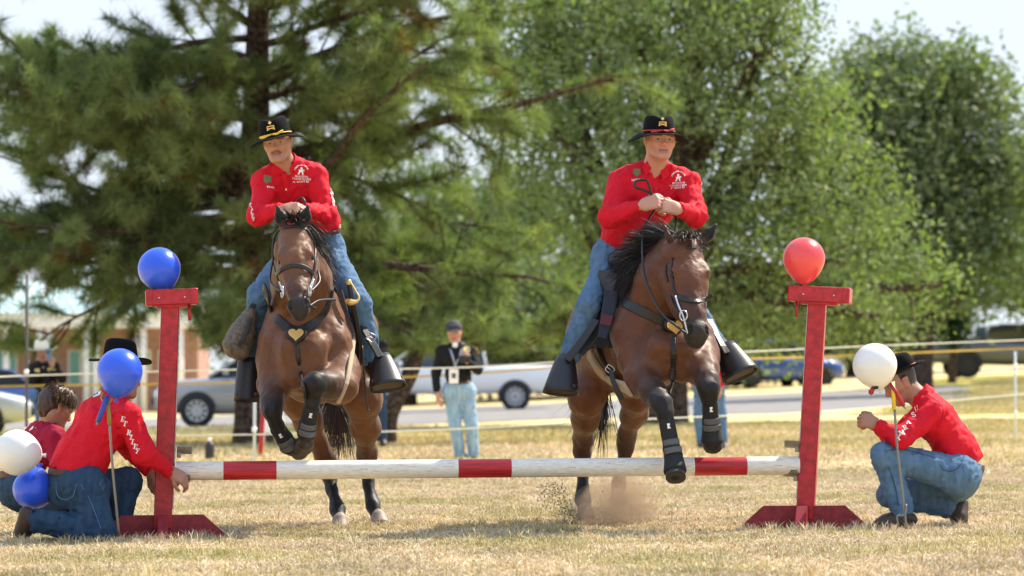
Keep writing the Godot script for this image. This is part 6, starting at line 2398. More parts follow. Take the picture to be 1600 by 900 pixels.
func trees() -> void:
	add_tree_materials()
	pine()
	var cl := leaf_clump(5, 44, 0.46, 0.12)
	cl.surface_set_material(0, M.leaf)
	var cl2 := leaf_clump(6, 36, 0.75, 0.20)
	cl2.surface_set_material(0, M.leaf)
	var z := -45.0
	var a := ground_at(1040, z)
	broadleaf("tall broad leafy tree with thick dark trunk beyond the horses", a, 9.0, px_lobes(a, [[1090, 60, 0, 1.9], [1010, 120, -1, 1.8], [1180, 90, 0.4, 1.5], [1060, 230, 0.5, 1.9], [1180, 250, 0, 1.7], [960, 260, -1.5, 1.6], [1280, 300, -0.5, 1.5], [1110, 390, 0.5, 1.7], [1230, 420, 0.6, 1.5], [1330, 400, -1, 1.5], [1010, 420, -2, 1.5], [1210, 20, -0.5, 0.9], [1120, -60, 0, 1.6], [990, 20, -1.5, 1.5], [900, 330, -2.5, 1.5], [860, 60, -3.0, 1.5], [800, 140, -3.5, 1.4], [920, -20, -2.5, 1.5], [820, -20, -3.5, 1.3], [1240, 130, 0.0, 0.9], [880, 200, -3.0, 1.4], [930, 90, -2.5, 1.4], [1270, 200, -0.5, 1.2], [1420, 450, -1.0, 1.0], [1330, 490, 0.3, 0.8], [1160, 500, -1, 1.3]]), 0.42, 31, 30.0, Color(0.20, 0.25, 0.135), cl)
	z = -78.0
	a = ground_at(1440, z)
	broadleaf("airy leafy tree standing right of the tall tree, sky showing above", a, 9.5, px_lobes(a, [[1440, 150, 0, 1.9], [1325, 190, 1.0, 1.5], [1290, 270, 1.0, 1.7], [1335, 130, 1.0, 1.0], [1575, 260, 0, 1.4], [1380, 240, 0.5, 2.1], [1510, 200, -0.5, 1.7], [1460, 300, 0, 2.2], [1350, 330, 1, 1.9], [1540, 320, -0.5, 1.6], [1400, 110, 0, 1.1], [1500, 120, 0, 1.1], [1420, 400, 0, 2.1], [1530, 400, 0, 1.8]]), 0.34, 32, 30.0, Color(0.175, 0.215, 0.13), cl2)
	a = ground_at(1640, -92.0)
	broadleaf("dense leafy tree hanging over the grey truck", a, 7.0, px_lobes(a, [[1560, 330, 0, 1.7], [1600, 390, 0, 1.9], [1520, 420, 0, 1.3], [1590, 440, 0.5, 1.2], [1640, 330, 0, 2.0], [1660, 430, 0, 1.5]]), 0.3, 33, 30.0, Color(0.15, 0.19, 0.11), cl2)
	# evergreen tip
	a = ground_at(1487, -95.0)
	var ev := []
	for i in 6:
		ev.append([1487 + (i % 3 - 1) * 4, 455 + i * 11, 0, 0.25 + 0.07 * i])
	broadleaf("narrow dark evergreen tree standing behind the airy tree", a, 6.0, px_lobes(a, ev), 0.15, 36, 120.0, Color(0.022, 0.05, 0.022), cl)
	# background row behind the parked cars
	var row := [[640, -100.0, 330, 3.0, "dark leafy tree standing behind the white pickup's bonnet"], [790, -104.0, 380, 3.2, "dark leafy tree standing behind the white pickup's bed"], [900, -100.0, 400, 2.8, "mid green tree standing between pickup and dark cars"], [1090, -108.0, 430, 2.8, "low dense tree standing behind the horse with head turned aside"], [1220, -118.0, 450, 2.6, "low dense tree standing behind the blue car"], [520, -96.0, 420, 2.4, "low dark tree standing behind the straight-facing horse"], [700, -110.0, 250, 3.6, "tall pale tree rising far behind the man in the black jacket"], [880, -112.0, 260, 3.6, "tall pale tree rising far behind, between the two riders"], [1330, -122.0, 380, 3.0, "broad far tree rising behind the jump standard with the red balloon"]]
	for i in row.size():
		var e: Array = row[i]
		var b := ground_at(e[0], e[1])
		var pm: float = F / (20.0 - e[1])
		var lob := []
		var lr: float = e[3]
		for k in 7:
			lob.append([e[0] + rng.randf_range(-1.0, 1.0) * lr * pm, lerpf(e[2] + lr * pm * 0.5, 560, k / 7.0) + rng.randf_range(-10, 10), rng.randf_range(-2, 2), lr * rng.randf_range(0.45, 0.75)])
		broadleaf(e[4], b, 5.0, px_lobes(b, lob), 0.25, 60 + i, 38.0, Color(0.14, 0.18, 0.095), cl2, "background trees")
	# leaning trunk beside the straight-facing horse
	var q := ground_at(606, -29.0)
	var lt := thing("leaning_trunk", "bare leaning brown tree trunk behind the straight-facing horse", "tree", q)
	part(lt, "trunk", tube_mesh([pix(602, 690, -29.0), pix(606, 650, -29.0), pix(622, 618, -29.0), pix(640, 585, -29.2), pix(655, 540, -29.5), pix(664, 480, -30)], [0.17, 0.15, 0.13, 0.12, 0.10, 0.05], 10, 4), M.bark)
	var tw := part(lt, "twigs", tube_mesh([pix(655, 540, -29.5), pix(690, 520, -29.5), pix(740, 540, -29.3)], [0.05, 0.03, 0.01], 6, 4), M.bark)
	# bare drooping boughs in front of the pickup's bed
	var bo := thing("bare_bough", "bare brown bough drooping before the dark trees above the white pickup", "branch", pix(640, 440, -32.0))
	part(bo, "branch", tube_mesh([pix(560, 385, -31.5), pix(640, 440, -32), pix(700, 470, -32), pix(760, 510, -32), pix(830, 548, -31.8), pix(850, 560, -31.8)], [0.06, 0.05, 0.04, 0.03, 0.02, 0.008], 6, 4), M.bark)
	part(bo, "branch", tube_mesh([pix(610, 400, -32), pix(680, 450, -31.8), pix(720, 490, -31.7), pix(745, 510, -31.7)], [0.04, 0.03, 0.018, 0.006], 6, 4), M.bark)
	part(bo, "branch", tube_mesh([pix(690, 465, -32), pix(760, 470, -31.8), pix(830, 490, -31.7)], [0.03, 0.02, 0.006], 6, 4), M.bark)

	print("leaf triangles ", leaf_count)

# ------------------------------------------------------------------ vehicles, building, fence, people behind
func car_mats() -> void:
	M.tyre = mat(0.02, 0.02, 0.021, 0.85)
	M.rim = mat(0.55, 0.56, 0.58, 0.35, 0.1)
	M.rim_dark = mat(0.05, 0.05, 0.05, 0.4, 0.5)
	M.glass_dark = mat(0.03, 0.04, 0.045, 0.05)
	M.chrome = mat(0.7, 0.7, 0.72, 0.15, 1.0)
	M.trim = mat(0.02, 0.02, 0.022, 0.6)
	M.lamp_glass = mat(0.75, 0.78, 0.80, 0.1)
	M.tail = mat(0.45, 0.01, 0.015, 0.2)

func paint(r: float, g: float, b: float, metal := 0.3) -> StandardMaterial3D:
	var m := mat(r, g, b, 0.35, metal)
	m.clearcoat_enabled = true
	m.clearcoat = 1.0
	m.clearcoat_roughness = 0.05
	return m

# side: [x, y_bottom, y_belt, half width] along the length; cab: [x, y_roof, half width] (nose towards +x)
func car(called: String, label: String, cat: String, at: Vector3, yaw: float, p: Material, side: Array, cab: Array, wheels: Array, wr: float, rim: Material, group: String, extra := "") -> Node3D:
	var t := thing(called, label, cat, at, group)
	t.rotation.y = yaw
	var s := st()
	s.set_smooth_group(1)
	var rings := []
	for e in side:
		var x: float = e[0]
		var y0: float = e[1]
		var y1: float = e[2]
		var w: float = e[3]
		var r := []
		for q in [[-0.82, y0], [-0.97, lerpf(y0, y1, 0.18)], [-1.0, lerpf(y0, y1, 0.55)], [-0.975, lerpf(y0, y1, 0.86)], [-0.93, y1 - 0.015], [-0.5, y1 + 0.01], [0.0, y1 + 0.018], [0.5, y1 + 0.01], [0.93, y1 - 0.015], [0.975, lerpf(y0, y1, 0.86)], [1.0, lerpf(y0, y1, 0.55)], [0.97, lerpf(y0, y1, 0.18)], [0.82, y0]]:
			r.append(Vector3(x, q[1], q[0] * w))
		rings.append(r)
	for i in rings.size() - 1:
		for k in 12:
			quad(s, rings[i][k], rings[i][k + 1], rings[i + 1][k + 1], rings[i + 1][k])
		quad(s, rings[i][12], rings[i][0], rings[i + 1][0], rings[i + 1][12])
	for e in [0, rings.size() - 1]:
		for k in range(1, 12):
			for v in [rings[e][0], rings[e][k], rings[e][k + 1]]:
				s.add_vertex(v)
	var body := own_part(t, "body", done(s), p)
	# glasshouse, then roof
	s = st()
	s.set_smooth_group(1)
	var cr := []
	for e in cab:
		cr.append([Vector3(e[0], e[1], -e[2]), Vector3(e[0], e[1], e[2])])
	var n := cab.size()
	for i in n - 1:
		quad(s, cr[i][0], cr[i][1], cr[i + 1][1], cr[i + 1][0])
	# sides of the glasshouse down to the belt
	for sg in [0, 1]:
		for i in range(1, n - 1):
			for v in [cr[0][sg], cr[i][sg], cr[i + 1][sg]]:
				s.add_vertex(v)
	own_part(t, "windows", done(s), M.glass_dark)
	s = st()
	s.set_smooth_group(1)
	var hi := []
	for e in cab:
		hi.append(e[1])
	var top: float = hi.max()
	var rf := []
	for e in cab:
		if e[1] > top - 0.12:
			rf.append([Vector3(e[0], e[1] + 0.025, -e[2] - 0.01), Vector3(e[0], e[1] + 0.04, 0), Vector3(e[0], e[1] + 0.025, e[2] + 0.01)])
	for i in rf.size() - 1:
		for k in 2:
			quad(s, rf[i][k], rf[i][k + 1], rf[i + 1][k + 1], rf[i + 1][k])
		for k in [0, 2]:
			quad(s, rf[i][k], rf[i + 1][k], rf[i + 1][k] - Vector3(0, 0.06, 0), rf[i][k] - Vector3(0, 0.06, 0))
	var rfo := own_part(t, "roof", done(s), p)
	for i in range(0, n - 1):
		for sg in [0, 1]:
			var a: Vector3 = cr[i][sg]
			var b: Vector3 = cr[i + 1][sg]
			var o := Vector3(0, 0, 0.012 if sg == 1 else -0.012)
			own_part(t, "pillar", tube_mesh([a + o, b + o], 0.035, 6), p)
	# wheels with arches
	for wx in wheels:
		for sg in [-1.0, 1.0]:
			var w0: float = side[side.size() / 2][3]
			var c := Vector3(wx, wr, sg * (w0 - 0.06))
			var wn := Node3D.new()
			wn.name = "wheel"
			t.add_child(wn, true)
			wn.position = c
			var s3 := st()
			var prof := [[-0.11, 0.62], [-0.125, 0.86], [-0.10, 0.97], [-0.05, 1.0], [0.05, 1.0], [0.10, 0.97], [0.125, 0.86], [0.11, 0.62]]
			s3.set_smooth_group(1)
			for i in prof.size() - 1:
				for k in 26:
					var q := []
					for e in [[i, k], [i, k + 1], [i + 1, k + 1], [i + 1, k]]:
						var an: float = TAU * e[1] / 26.0
						q.append(Vector3(cos(an) * wr * prof[e[0]][1], sin(an) * wr * prof[e[0]][1], prof[e[0]][0]))
					quad(s3, q[0], q[1], q[2], q[3])
			own_part(wn, "tyre", done(s3), M.tyre)
			s3 = st()
			s3.set_smooth_group(-1)
			for k in 10:
				var an := TAU * k / 10.0
				var b := Basis(Vector3(0, 0, 1), an)
				box(s3, b * Vector3(0, wr * 0.33, 0) + Vector3(0, 0, 0.085 * sg), Vector3(wr * 0.065, wr * 0.3, 0.016), b, 0.005)
			tube(s3, range(21).map(func(k): return Vector3(cos(TAU * k / 20.0) * wr * 0.62, sin(TAU * k / 20.0) * wr * 0.62, 0.09 * sg)), 0.022, 6, false)
			own_part(wn, "rim", done(s3), rim)
			s3 = st()
			s3.set_smooth_group(-1)
			for k in 24:
				for v in [Vector3(0, 0, 0.03 * sg), Vector3(cos(TAU * k / 24.0), sin(TAU * k / 24.0), 0) * wr * 0.63 + Vector3(0, 0, 0.03 * sg), Vector3(cos(TAU * (k + 1) / 24.0), sin(TAU * (k + 1) / 24.0), 0) * wr * 0.63 + Vector3(0, 0, 0.03 * sg)]:
					s3.add_vertex(v)
			own_part(wn, "brake_disc", done(s3), M.rim_dark)
			# arch: dark half ring standing proud of the side
			var s4 := st()
			s4.set_smooth_group(-1)
			for k in 20:
				var a1 := PI * k / 20.0 - 0.15
				var a2 := PI * (k + 1) / 20.0 - 0.15
				var o := Vector3(wx, wr, sg * (w0 + 0.002))
				for v in [Vector3.ZERO, Vector3(cos(a1), sin(a1), 0) * wr * 1.13, Vector3(cos(a2), sin(a2), 0) * wr * 1.13]:
					s4.add_vertex(o + v)
			own_part(t, "wheel_arch", done(s4), M.trim)
	var nose: Array = side[side.size() - 1]
	var tailp: Array = side[0]
	var nx: float = side[side.size() - 2][0] + 0.03
	for sg in [-1.0, 1.0]:
		own_part(t, "headlight", box_mesh(Vector3(nx, lerpf(nose[1], nose[2], 0.8), sg * nose[3] * 0.86), Vector3(0.12, 0.075, 0.16), Basis.IDENTITY, 0.04), M.lamp_glass)
		own_part(t, "tail_light", box_mesh(Vector3(tailp[0] + 0.02, lerpf(tailp[1], tailp[2], 0.74), sg * (tailp[3] - 0.05)), Vector3(0.07, 0.15, 0.07), Basis.IDENTITY, 0.02), M.tail)
		own_part(t, "mirror", box_mesh(Vector3(cab[n - 1][0] - 0.35, cab[n - 1][1] + 0.1, sg * (side[2][3] + 0.08)), Vector3(0.06, 0.07, 0.1), Basis.IDENTITY, 0.03), p)
	own_part(t, "bumper", box_mesh(Vector3(nose[0] - 0.04, nose[1] + 0.12, 0), Vector3(0.10, 0.10, nose[3] * 0.95), Basis.IDENTITY, 0.05), M.trim)
	own_part(t, "bumper", box_mesh(Vector3(tailp[0], tailp[1] + 0.12, 0), Vector3(0.10, 0.10, tailp[3] * 0.95), Basis.IDENTITY, 0.05), M.trim if extra == "" else M.chrome)
	return t

func suv_side() -> Array:
	return [[-2.25, 0.55, 0.95, 0.78], [-2.15, 0.35, 1.05, 0.88], [-1.4, 0.28, 1.06, 0.92], [0.0, 0.26, 1.04, 0.93], [1.0, 0.28, 1.02, 0.92], [1.7, 0.30, 0.96, 0.89], [2.1, 0.34, 0.86, 0.82], [2.25, 0.42, 0.74, 0.70]]

func suv_cab() -> Array:
	return [[-2.2, 1.03, 0.78], [-1.95, 1.5, 0.66], [-1.4, 1.64, 0.64], [-0.3, 1.67, 0.64], [0.25, 1.60, 0.64], [1.15, 1.03, 0.78]]

func sedan_side() -> Array:
	return [[-2.3, 0.5, 0.88, 0.75], [-2.15, 0.3, 0.95, 0.85], [-1.3, 0.24, 0.94, 0.9], [0.0, 0.22, 0.92, 0.9], [1.0, 0.24, 0.9, 0.9], [1.7, 0.27, 0.82, 0.87], [2.1, 0.32, 0.74, 0.8], [2.25, 0.4, 0.62, 0.7]]

func sedan_cab() -> Array:
	return [[-1.75, 0.94, 0.76], [-1.0, 1.38, 0.62], [-0.4, 1.44, 0.6], [0.1, 1.42, 0.6], [0.95, 0.92, 0.76]]

func truck_side() -> Array:
	return [[-2.9, 0.62, 1.22, 0.90], [-2.8, 0.55, 1.25, 0.96], [-1.8, 0.5, 1.25, 0.98], [0.0, 0.45, 1.22, 0.98], [1.0, 0.48, 1.2, 0.98], [2.0, 0.5, 1.16, 0.97], [2.6, 0.52, 1.12, 0.94], [2.8, 0.6, 1.0, 0.85]]

func truck_cab() -> Array:
	return [[-0.95, 1.22, 0.86], [-0.85, 1.78, 0.74], [-0.4, 1.88, 0.72], [0.7, 1.88, 0.72], [1.0, 1.80, 0.74], [1.75, 1.2, 0.86]]

func vehicles() -> void:
	car_mats()
	var g := "parked vehicles"
	car("parked_suv", "silver grey crossover parked behind the kneeling man's jump standard", "car", ground_at(414, -50.0), PI + 0.08, paint(0.33, 0.35, 0.37, 0.3), suv_side(), suv_cab(), [-1.38, 1.38], 0.35, M.rim, g)
	var tk := car("pickup_truck", "white pickup truck parked behind the man in the black jacket", "truck", ground_at(706, -74.0), PI, paint(0.80, 0.81, 0.82, 0.0), truck_side(), truck_cab(), [-1.75, 1.75], 0.41, M.rim, g, "chrome")
	own_part(tk, "bed_rail", box_mesh(Vector3(-1.95, 1.29, 0.9), Vector3(0.95, 0.03, 0.06), Basis.IDENTITY, 0.02), M.trim)
	car("parked_car", "blue hatchback parked beside the jump standard with the red balloon", "car", ground_at(1218, -104.0), 0.30, paint(0.02, 0.07, 0.30), suv_side(), suv_cab(), [-1.38, 1.38], 0.36, M.rim_dark, g)
	car("parked_car", "dark car parked behind the hooded stirrup, next to the blue hatchback", "car", ground_at(1168, -106.0), -1.1, paint(0.03, 0.03, 0.035), sedan_side(), sedan_cab(), [-1.4, 1.4], 0.33, M.rim, g)
	var jp := car("grey_truck", "dark grey truck with big black tyres under the dense tree", "truck", ground_at(1572, -100.0), 0.10, paint(0.10, 0.11, 0.12), truck_side(), truck_cab(), [-1.6, 1.75], 0.47, M.rim_dark, g)
	own_part(jp, "bed_cover", box_mesh(Vector3(-1.9, 1.34, 0), Vector3(0.95, 0.1, 0.9), Basis.IDENTITY, 0.05), M.trim)
	car("parked_car", "blue car parked behind the woman in the straw hat", "car", ground_at(2, -92.0), 0.2, paint(0.03, 0.09, 0.32), suv_side(), suv_cab(), [-1.38, 1.38], 0.36, M.rim_dark, g)
	car("parked_car", "white car, only its rounded end showing beside the blue car", "car", ground_at(-150, -40.0), 0.1, paint(0.62, 0.65, 0.68), sedan_side(), sedan_cab(), [-1.4, 1.4], 0.34, M.rim, g)
	car("parked_car", "pale car parked far up the second road", "car", ground_at(1310, -132.0), 0.2, paint(0.6, 0.62, 0.62), suv_side(), suv_cab(), [-1.38, 1.38], 0.36, M.rim_dark, g)

func building() -> void:
	var brick := triplanar(mat(0.46, 0.27, 0.23, 0.9), M.grime, 0.6)
	var white := mat(0.78, 0.78, 0.76, 0.7)
	var teal := mat(0.12, 0.34, 0.34, 0.3)
	var roofm := mat(0.42, 0.60, 0.60, 0.4, 0.2)
	var z := -135.0
	var a := ground_at(140, z)
	var t := thing("brick_building", "brick building with white columned porch and pale teal roof", "building", a)
	var pm := F / 155.0
	var X := func(px: float) -> float: return (px - 800.0) / F * 155.0
	var Y := func(py: float) -> float: return CAM.y + (615.0 - py) / pm
	var y0 := a.y
	var w := part(t, "wall", box_mesh(Vector3((X.call(-260.0) + X.call(300.0)) * 0.5, (y0 + Y.call(480.0)) * 0.5 - 0.3, z - 6.0), Vector3((X.call(300.0) - X.call(-260.0)) * 0.5, (Y.call(480.0) - y0) * 0.5 + 0.4, 3.0), Basis.IDENTITY, 0.02), brick)
	for e in [[30, 50, 566, 610], [96, 112, 548, 600], [118, 134, 548, 600], [166, 182, 548, 570], [200, 222, 548, 575], [240, 262, 548, 575], [-20, 10, 548, 590]]:
		var f := part(t, "window", box_mesh(Vector3((X.call(e[0]) + X.call(e[1])) * 0.5, (Y.call(e[2]) + Y.call(e[3])) * 0.5, z - 2.97), Vector3((X.call(e[1]) - X.call(e[0])) * 0.5 + 0.08, (Y.call(e[2]) - Y.call(e[3])) * 0.5 + 0.08, 0.06), Basis.IDENTITY, 0.02), white)
		part(f, "pane", box_mesh(Vector3((X.call(e[0]) + X.call(e[1])) * 0.5, (Y.call(e[2]) + Y.call(e[3])) * 0.5, z - 2.9), Vector3((X.call(e[1]) - X.call(e[0])) * 0.5, (Y.call(e[2]) - Y.call(e[3])) * 0.5, 0.02), Basis.IDENTITY, 0.005), teal)
	for px in [-40, 10, 62, 76, 136, 150, 210, 224, 282]:
		part(t, "column", tube_mesh([Vector3(X.call(px), y0 - 0.2, z), Vector3(X.call(px), Y.call(508.0), z)], 0.15, 12), white)
	part(t, "fascia", box_mesh(Vector3(X.call(110.0), Y.call(500.0), z - 0.2), Vector3((X.call(300.0) - X.call(-120.0)) * 0.5, 0.36, 0.5), Basis.IDENTITY, 0.03), white)
	part(t, "porch_ceiling", box_mesh(Vector3(X.call(110.0), Y.call(505.0), z - 1.8), Vector3((X.call(300.0) - X.call(-120.0)) * 0.5, 0.08, 1.4), Basis.IDENTITY, 0.02), white)
	# gabled porch roof of ribbed metal sheets
	var s := st()
	s.set_smooth_group(-1)
	var r0 := Vector3(X.call(-120.0), Y.call(490.0), z + 0.5)
	var r1 := Vector3(X.call(250.0), Y.call(490.0), z + 0.5)
	var q0 := Vector3(X.call(-60.0), Y.call(432.0), z - 7.0)
	var q1 := Vector3(X.call(130.0), Y.call(432.0), z - 7.0)
	quad(s, r0, r1, q1, q0)
	quad(s, r1, Vector3(X.call(250.0), Y.call(490.0), z - 9.0), q1, q1)
	var rf := part(t, "roof", done(s), roofm)
	for i in 15:
		var f := i / 14.0
		part(rf, "rib", tube_mesh([r0.lerp(r1, f) + Vector3(0, 0.03, 0.02), q0.lerp(q1, f) + Vector3(0, 0.03, 0.02)], 0.05, 4), white)

func fence() -> void:
	var rope := mat(0.62, 0.60, 0.52, 0.8)
	var tape := mat(0.55, 0.36, 0.05, 0.6)
	tape.transparency = BaseMaterial3D.TRANSPARENCY_ALPHA
	tape.albedo_color.a = 0.55
	var steel := mat(0.10, 0.09, 0.085, 0.7, 0.3)
	var pale := mat(0.55, 0.62, 0.68, 0.5)
	# [px, z, height, material, label]
	var posts := [[-140, -17.0, 1.35, steel, "dark steel fence post outside the woman in the straw hat"], [42, -20.0, 2.25, steel, "tall rusty steel fence post before the woman in the straw hat"], [398, -19.0, 1.35, pale, "pale fence post behind the straight-facing horse"], [966, -20.5, 1.35, pale, "pale fence post behind the horse with head turned aside"], [1586, -29.0, 1.3, pale, "pale fence post at the far rope end"], [1800, -31.0, 1.3, pale, "pale fence post past the far rope end"]]
	for e in posts:
		var b := ground_at(e[0], e[1])
		var t := thing("fence_post", e[4], "post", b, "rope fence posts")
		part(t, "stake", tube_mesh([b - Vector3(0, 0.1, 0), b + Vector3(0, e[2], 0)], 0.018, 8), e[3])
		part(t, "insulator", tube_mesh([b + Vector3(0, 0.40, 0.02), b + Vector3(0, 0.45, 0.03)], 0.028, 8), M.white_thread)
		part(t, "insulator", tube_mesh([b + Vector3(0, 1.08, 0.02), b + Vector3(0, 1.13, 0.03)], 0.028, 8), M.white_thread)
	var lines := {"low": [[-140, 684], [42, 683], [398, 679], [700, 671], [966, 657], [1310, 641], [1586, 617], [1800, 600]], "high": [[-140, 596], [42, 587], [398, 577], [700, 575], [966, 560], [1310, 543], [1586, 532], [1800, 526]], "tape": [[-140, 606], [42, 603], [398, 597], [700, 586], [966, 568], [1310, 556], [1586, 545], [1800, 541]]}
	var zs := {-140: -17.0, 42: -20.0, 398: -19.0, 700: -19.6, 966: -20.5, 1310: -25.0, 1586: -29.0, 1800: -31.0}
	for k in ["low", "high", "tape"]:
		var p := []
		for e in lines[k]:
			p.append(pix(e[0], e[1], zs[e[0]] + 0.03 - (4.0 if k == "tape" else 0.0)))
		var names := {"low": "lower white rope strung between the fence posts", "high": "upper white rope strung between the fence posts", "tape": "yellow caution tape strung beyond the white ropes"}
		var t := thing("fence_rope" if k != "tape" else "caution_tape", names[k], "rope" if k != "tape" else "tape", p[1])
		if k == "tape":
			var nn := []
			var sp := smooth_path(p, 10)
			for i in sp.size():
				nn.append(Vector3(0, 0.15 * sin(i * 0.7), 1).normalized())
			part(t, "strip", strap(sp, nn, 0.032, 0.002), tape)
		else:
			part(t, "strand", tube_mesh(p, 0.0085, 6, 8), rope)

func bystanders() -> void:
	var black_cap := mat(0.03, 0.034, 0.045, 0.8)
	# man standing behind the rope in a black jacket
	var z := -20.6
	var b := ground_at(716, z)
	var P := func(px: float, py: float, dz := 0.0) -> Vector3: return pix(px, py, z + dz)
	var hb := head_frame(Vector3(-0.1, -0.1, 1))
	var m := person({
		"label": "man in black jacket, cap and pale jeans standing behind the rope", "at": b, "cell": 0.018, "fine": 0.008,
		"head": P.call(710, 520.0), "head_basis": hb, "neck": P.call(712, 540.0), "waist": P.call(717, 598.0), "pelvis": P.call(718, 612.0),
		"shl": P.call(738, 549.0), "ell": P.call(746, 577.0, 0.1), "wrl": P.call(731, 566.0, 0.28),
		"shr": P.call(688, 548.0), "elr": P.call(681, 582.0), "wrr": P.call(683, 612.0, 0.05),
		"hipl": P.call(729, 612.0), "knl": P.call(737, 665.0, 0.05), "anl": P.call(741, 715.0), "toel": P.call(744, 724.0, 0.15),
		"hipr": P.call(706, 612.0), "knr": P.call(711, 665.0, 0.05), "anr": P.call(720, 715.0), "toer": P.call(720, 725.0, 0.15),
		"shirt": M.black_cloth, "jeans": M.jeans_pale, "skin": Color(0.46, 0.25, 0.18), "fold": 0.012, "leg": 1.02,
		"hands": [[P.call(684, 614.0, 0.05), Vector3(0.02, -1, 0.1), Vector3(-0.8, 0, 0.5), -1.0, 0.35], [P.call(731, 565.0, 0.28), Vector3(-0.3, 0.6, 0.3), Vector3(0.2, 0, 1), 1.0, 0.8]],
	})
	var cp := Sdf.new()
	var c: Vector3 = P.call(709, 520.0)
	cp.add(c + hb * Vector3(0, 0.05, -0.02), c + hb * Vector3(0, 0.055, 0.015), 0.1, 0.098, 0.02)
	cp.add(c + hb * Vector3(0, 0.04, 0), c + hb * Vector3(0, 0.04, 0), 0.1, 0.1, 0.01, Color.WHITE, null, Vector3(0, -1, 0), 1.0, 5)
	cp.W[1] = -hb.y
	queue(m.node, "cap", cp, 0.009, black_cap)
	part(m.node, "cap_peak", strap([c + hb * Vector3(0, 0.045, 0.08), c + hb * Vector3(0, 0.043, 0.125), c + hb * Vector3(0, 0.03, 0.165)], [hb.y, hb.y, hb.y], [0.15, 0.15, 0.1], 0.006), black_cap)
	part(m.node, "cap_badge", box_mesh(c + hb * Vector3(0, 0.09, 0.092), Vector3(0.035, 0.02, 0.01), hb, 0.005), M.pad_grey)
	part(m.node, "lanyard", strap_on(m.shirt, [[703, 545], [707, 556], [711, 570], [710, 580]], 0.02, 0.004, 4), mat(0.35, 0.38, 0.5, 0.7))
	part(m.node, "lanyard", strap_on(m.shirt, [[721, 545], [718, 556], [712, 570], [710, 580]], 0.02, 0.004, 4), mat(0.35, 0.38, 0.5, 0.7))
	part(m.node, "badge", box_mesh(P.call(709, 588.0, 0.20), Vector3(0.055, 0.085, 0.004), Basis.IDENTITY, 0.002), M.white_thread)
	part(m.node, "badge_photo", box_mesh(P.call(709, 587.0, 0.206), Vector3(0.025, 0.03, 0.003), Basis.IDENTITY, 0.001), M.pad_grey)
	part(m.node, "collar_tee", box_mesh(P.call(711, 539.0, 0.08), Vector3(0.03, 0.03, 0.015), Basis.IDENTITY, 0.01), M.white_thread)
	part(m.node, "chest_patch", plate_on(m.shirt, 729, 546, circle(0.045), 0.004), M.gold_thread)
	part(m.node, "shoulder_stripe", strap_on(m.shirt, [[743, 543], [748, 553]], 0.03, 0.004, 3), M.gold_cord)
	var cam2 := thing("handheld_camera", "small black camera held by the man in the black jacket", "camera", P.call(728, 562.0, 0.4))
	part(cam2, "camera_body", box_mesh(P.call(727, 561.0, 0.40), Vector3(0.065, 0.045, 0.03), Basis.IDENTITY, 0.012), M.trim)
	part(cam2, "lens", tube_mesh([P.call(727, 561.0, 0.42), P.call(727, 561.0, 0.50)], 0.035, 14), M.trim)
	# woman in straw hat filming
	var zw := -26.0
	var Q := func(px: float, py: float, dz := 0.0) -> Vector3: return pix(px, py, zw + dz)
	var hw := head_frame(Vector3(0.15, -0.05, 1))
	var w := person({
		"label": "woman in black shirt and pale straw hat holding up a phone", "at": ground_at(70, zw), "cell": 0.018, "fine": 0.008,
		"head": Q.call(67, 552.0), "head_basis": hw, "neck": Q.call(68, 566.0), "waist": Q.call(73, 610.0), "pelvis": Q.call(73, 622.0),
		"shl": Q.call(86, 573.0), "ell": Q.call(97, 592.0, 0.1), "wrl": Q.call(83, 572.0, 0.3),
		"shr": Q.call(51, 573.0), "elr": Q.call(50, 596.0, 0.1), "wrr": Q.call(68, 575.0, 0.28),
		"hipl": Q.call(82, 622.0), "knl": Q.call(82, 660.0, 0.05), "anl": Q.call(82, 701.0), "toel": Q.call(84, 710.0, 0.15),
		"hipr": Q.call(63, 622.0), "knr": Q.call(64, 660.0, 0.05), "anr": Q.call(66, 701.0), "toer": Q.call(66, 710.0, 0.15),
		"shirt": M.black_cloth, "jeans": M.jeans, "skin": Color(0.42, 0.22, 0.15), "build": 0.92, "fold": 0.012, "hair": Color(0.10, 0.06, 0.03),
		"hands": [[Q.call(82, 571.0, 0.3), Vector3(-0.3, 1, 0.1), Vector3(0.3, 0, 1), 1.0, 0.8]],
	})
	hat(w.node, Q.call(65, 547.0), head_frame(Vector3(0.1, 0.0, 1)), M.straw_hat, 0.13, 0.14, 0.0, 0.06, false, null, 1.2)
	strands(w.node, "hair", [[Q.call(53, 550.0, -0.03), Q.call(58, 545.0, 0.05), Vector3(-0.25, -1, 0), Vector3(-0.15, -1, 0), 0.42, 0.2, 0.08], [Q.call(74, 550.0, -0.03), Q.call(76, 550.0, 0.0), Vector3(0.1, -1, 0), Vector3(0.1, -1, 0), 0.3, 0.2, 0.08]], 120, mat(0.16, 0.10, 0.05, 0.6), 71)
	part(w.node, "belt_buckle", box_mesh(Q.call(72, 611.0, 0.15), Vector3(0.06, 0.045, 0.008), Basis.IDENTITY, 0.008), M.brass)
	for e in [[56, 578], [60, 579], [77, 577], [82, 576]]:
		part(w.node, "gold_embroidery", plate_on(w.shirt, e[0], e[1], circle(0.025), 0.004), M.gold_thread)
	var ph := thing("phone", "phone held upright by the woman in the straw hat", "phone", Q.call(77, 555.0, 0.38))
	part(ph, "phone_case", box_mesh(Q.call(76.5, 554.0, 0.38), Vector3(0.04, 0.082, 0.006), Basis(Vector3(0, 0, 1), 0.1), 0.005), mat(0.12, 0.17, 0.25, 0.3))
	part(ph, "lens_block", box_mesh(Q.call(75, 550.0, 0.39), Vector3(0.014, 0.02, 0.003), Basis(Vector3(0, 0, 1), 0.1), 0.002), M.trim)
	# person in a red top behind the second horse
	var zr := -25.0
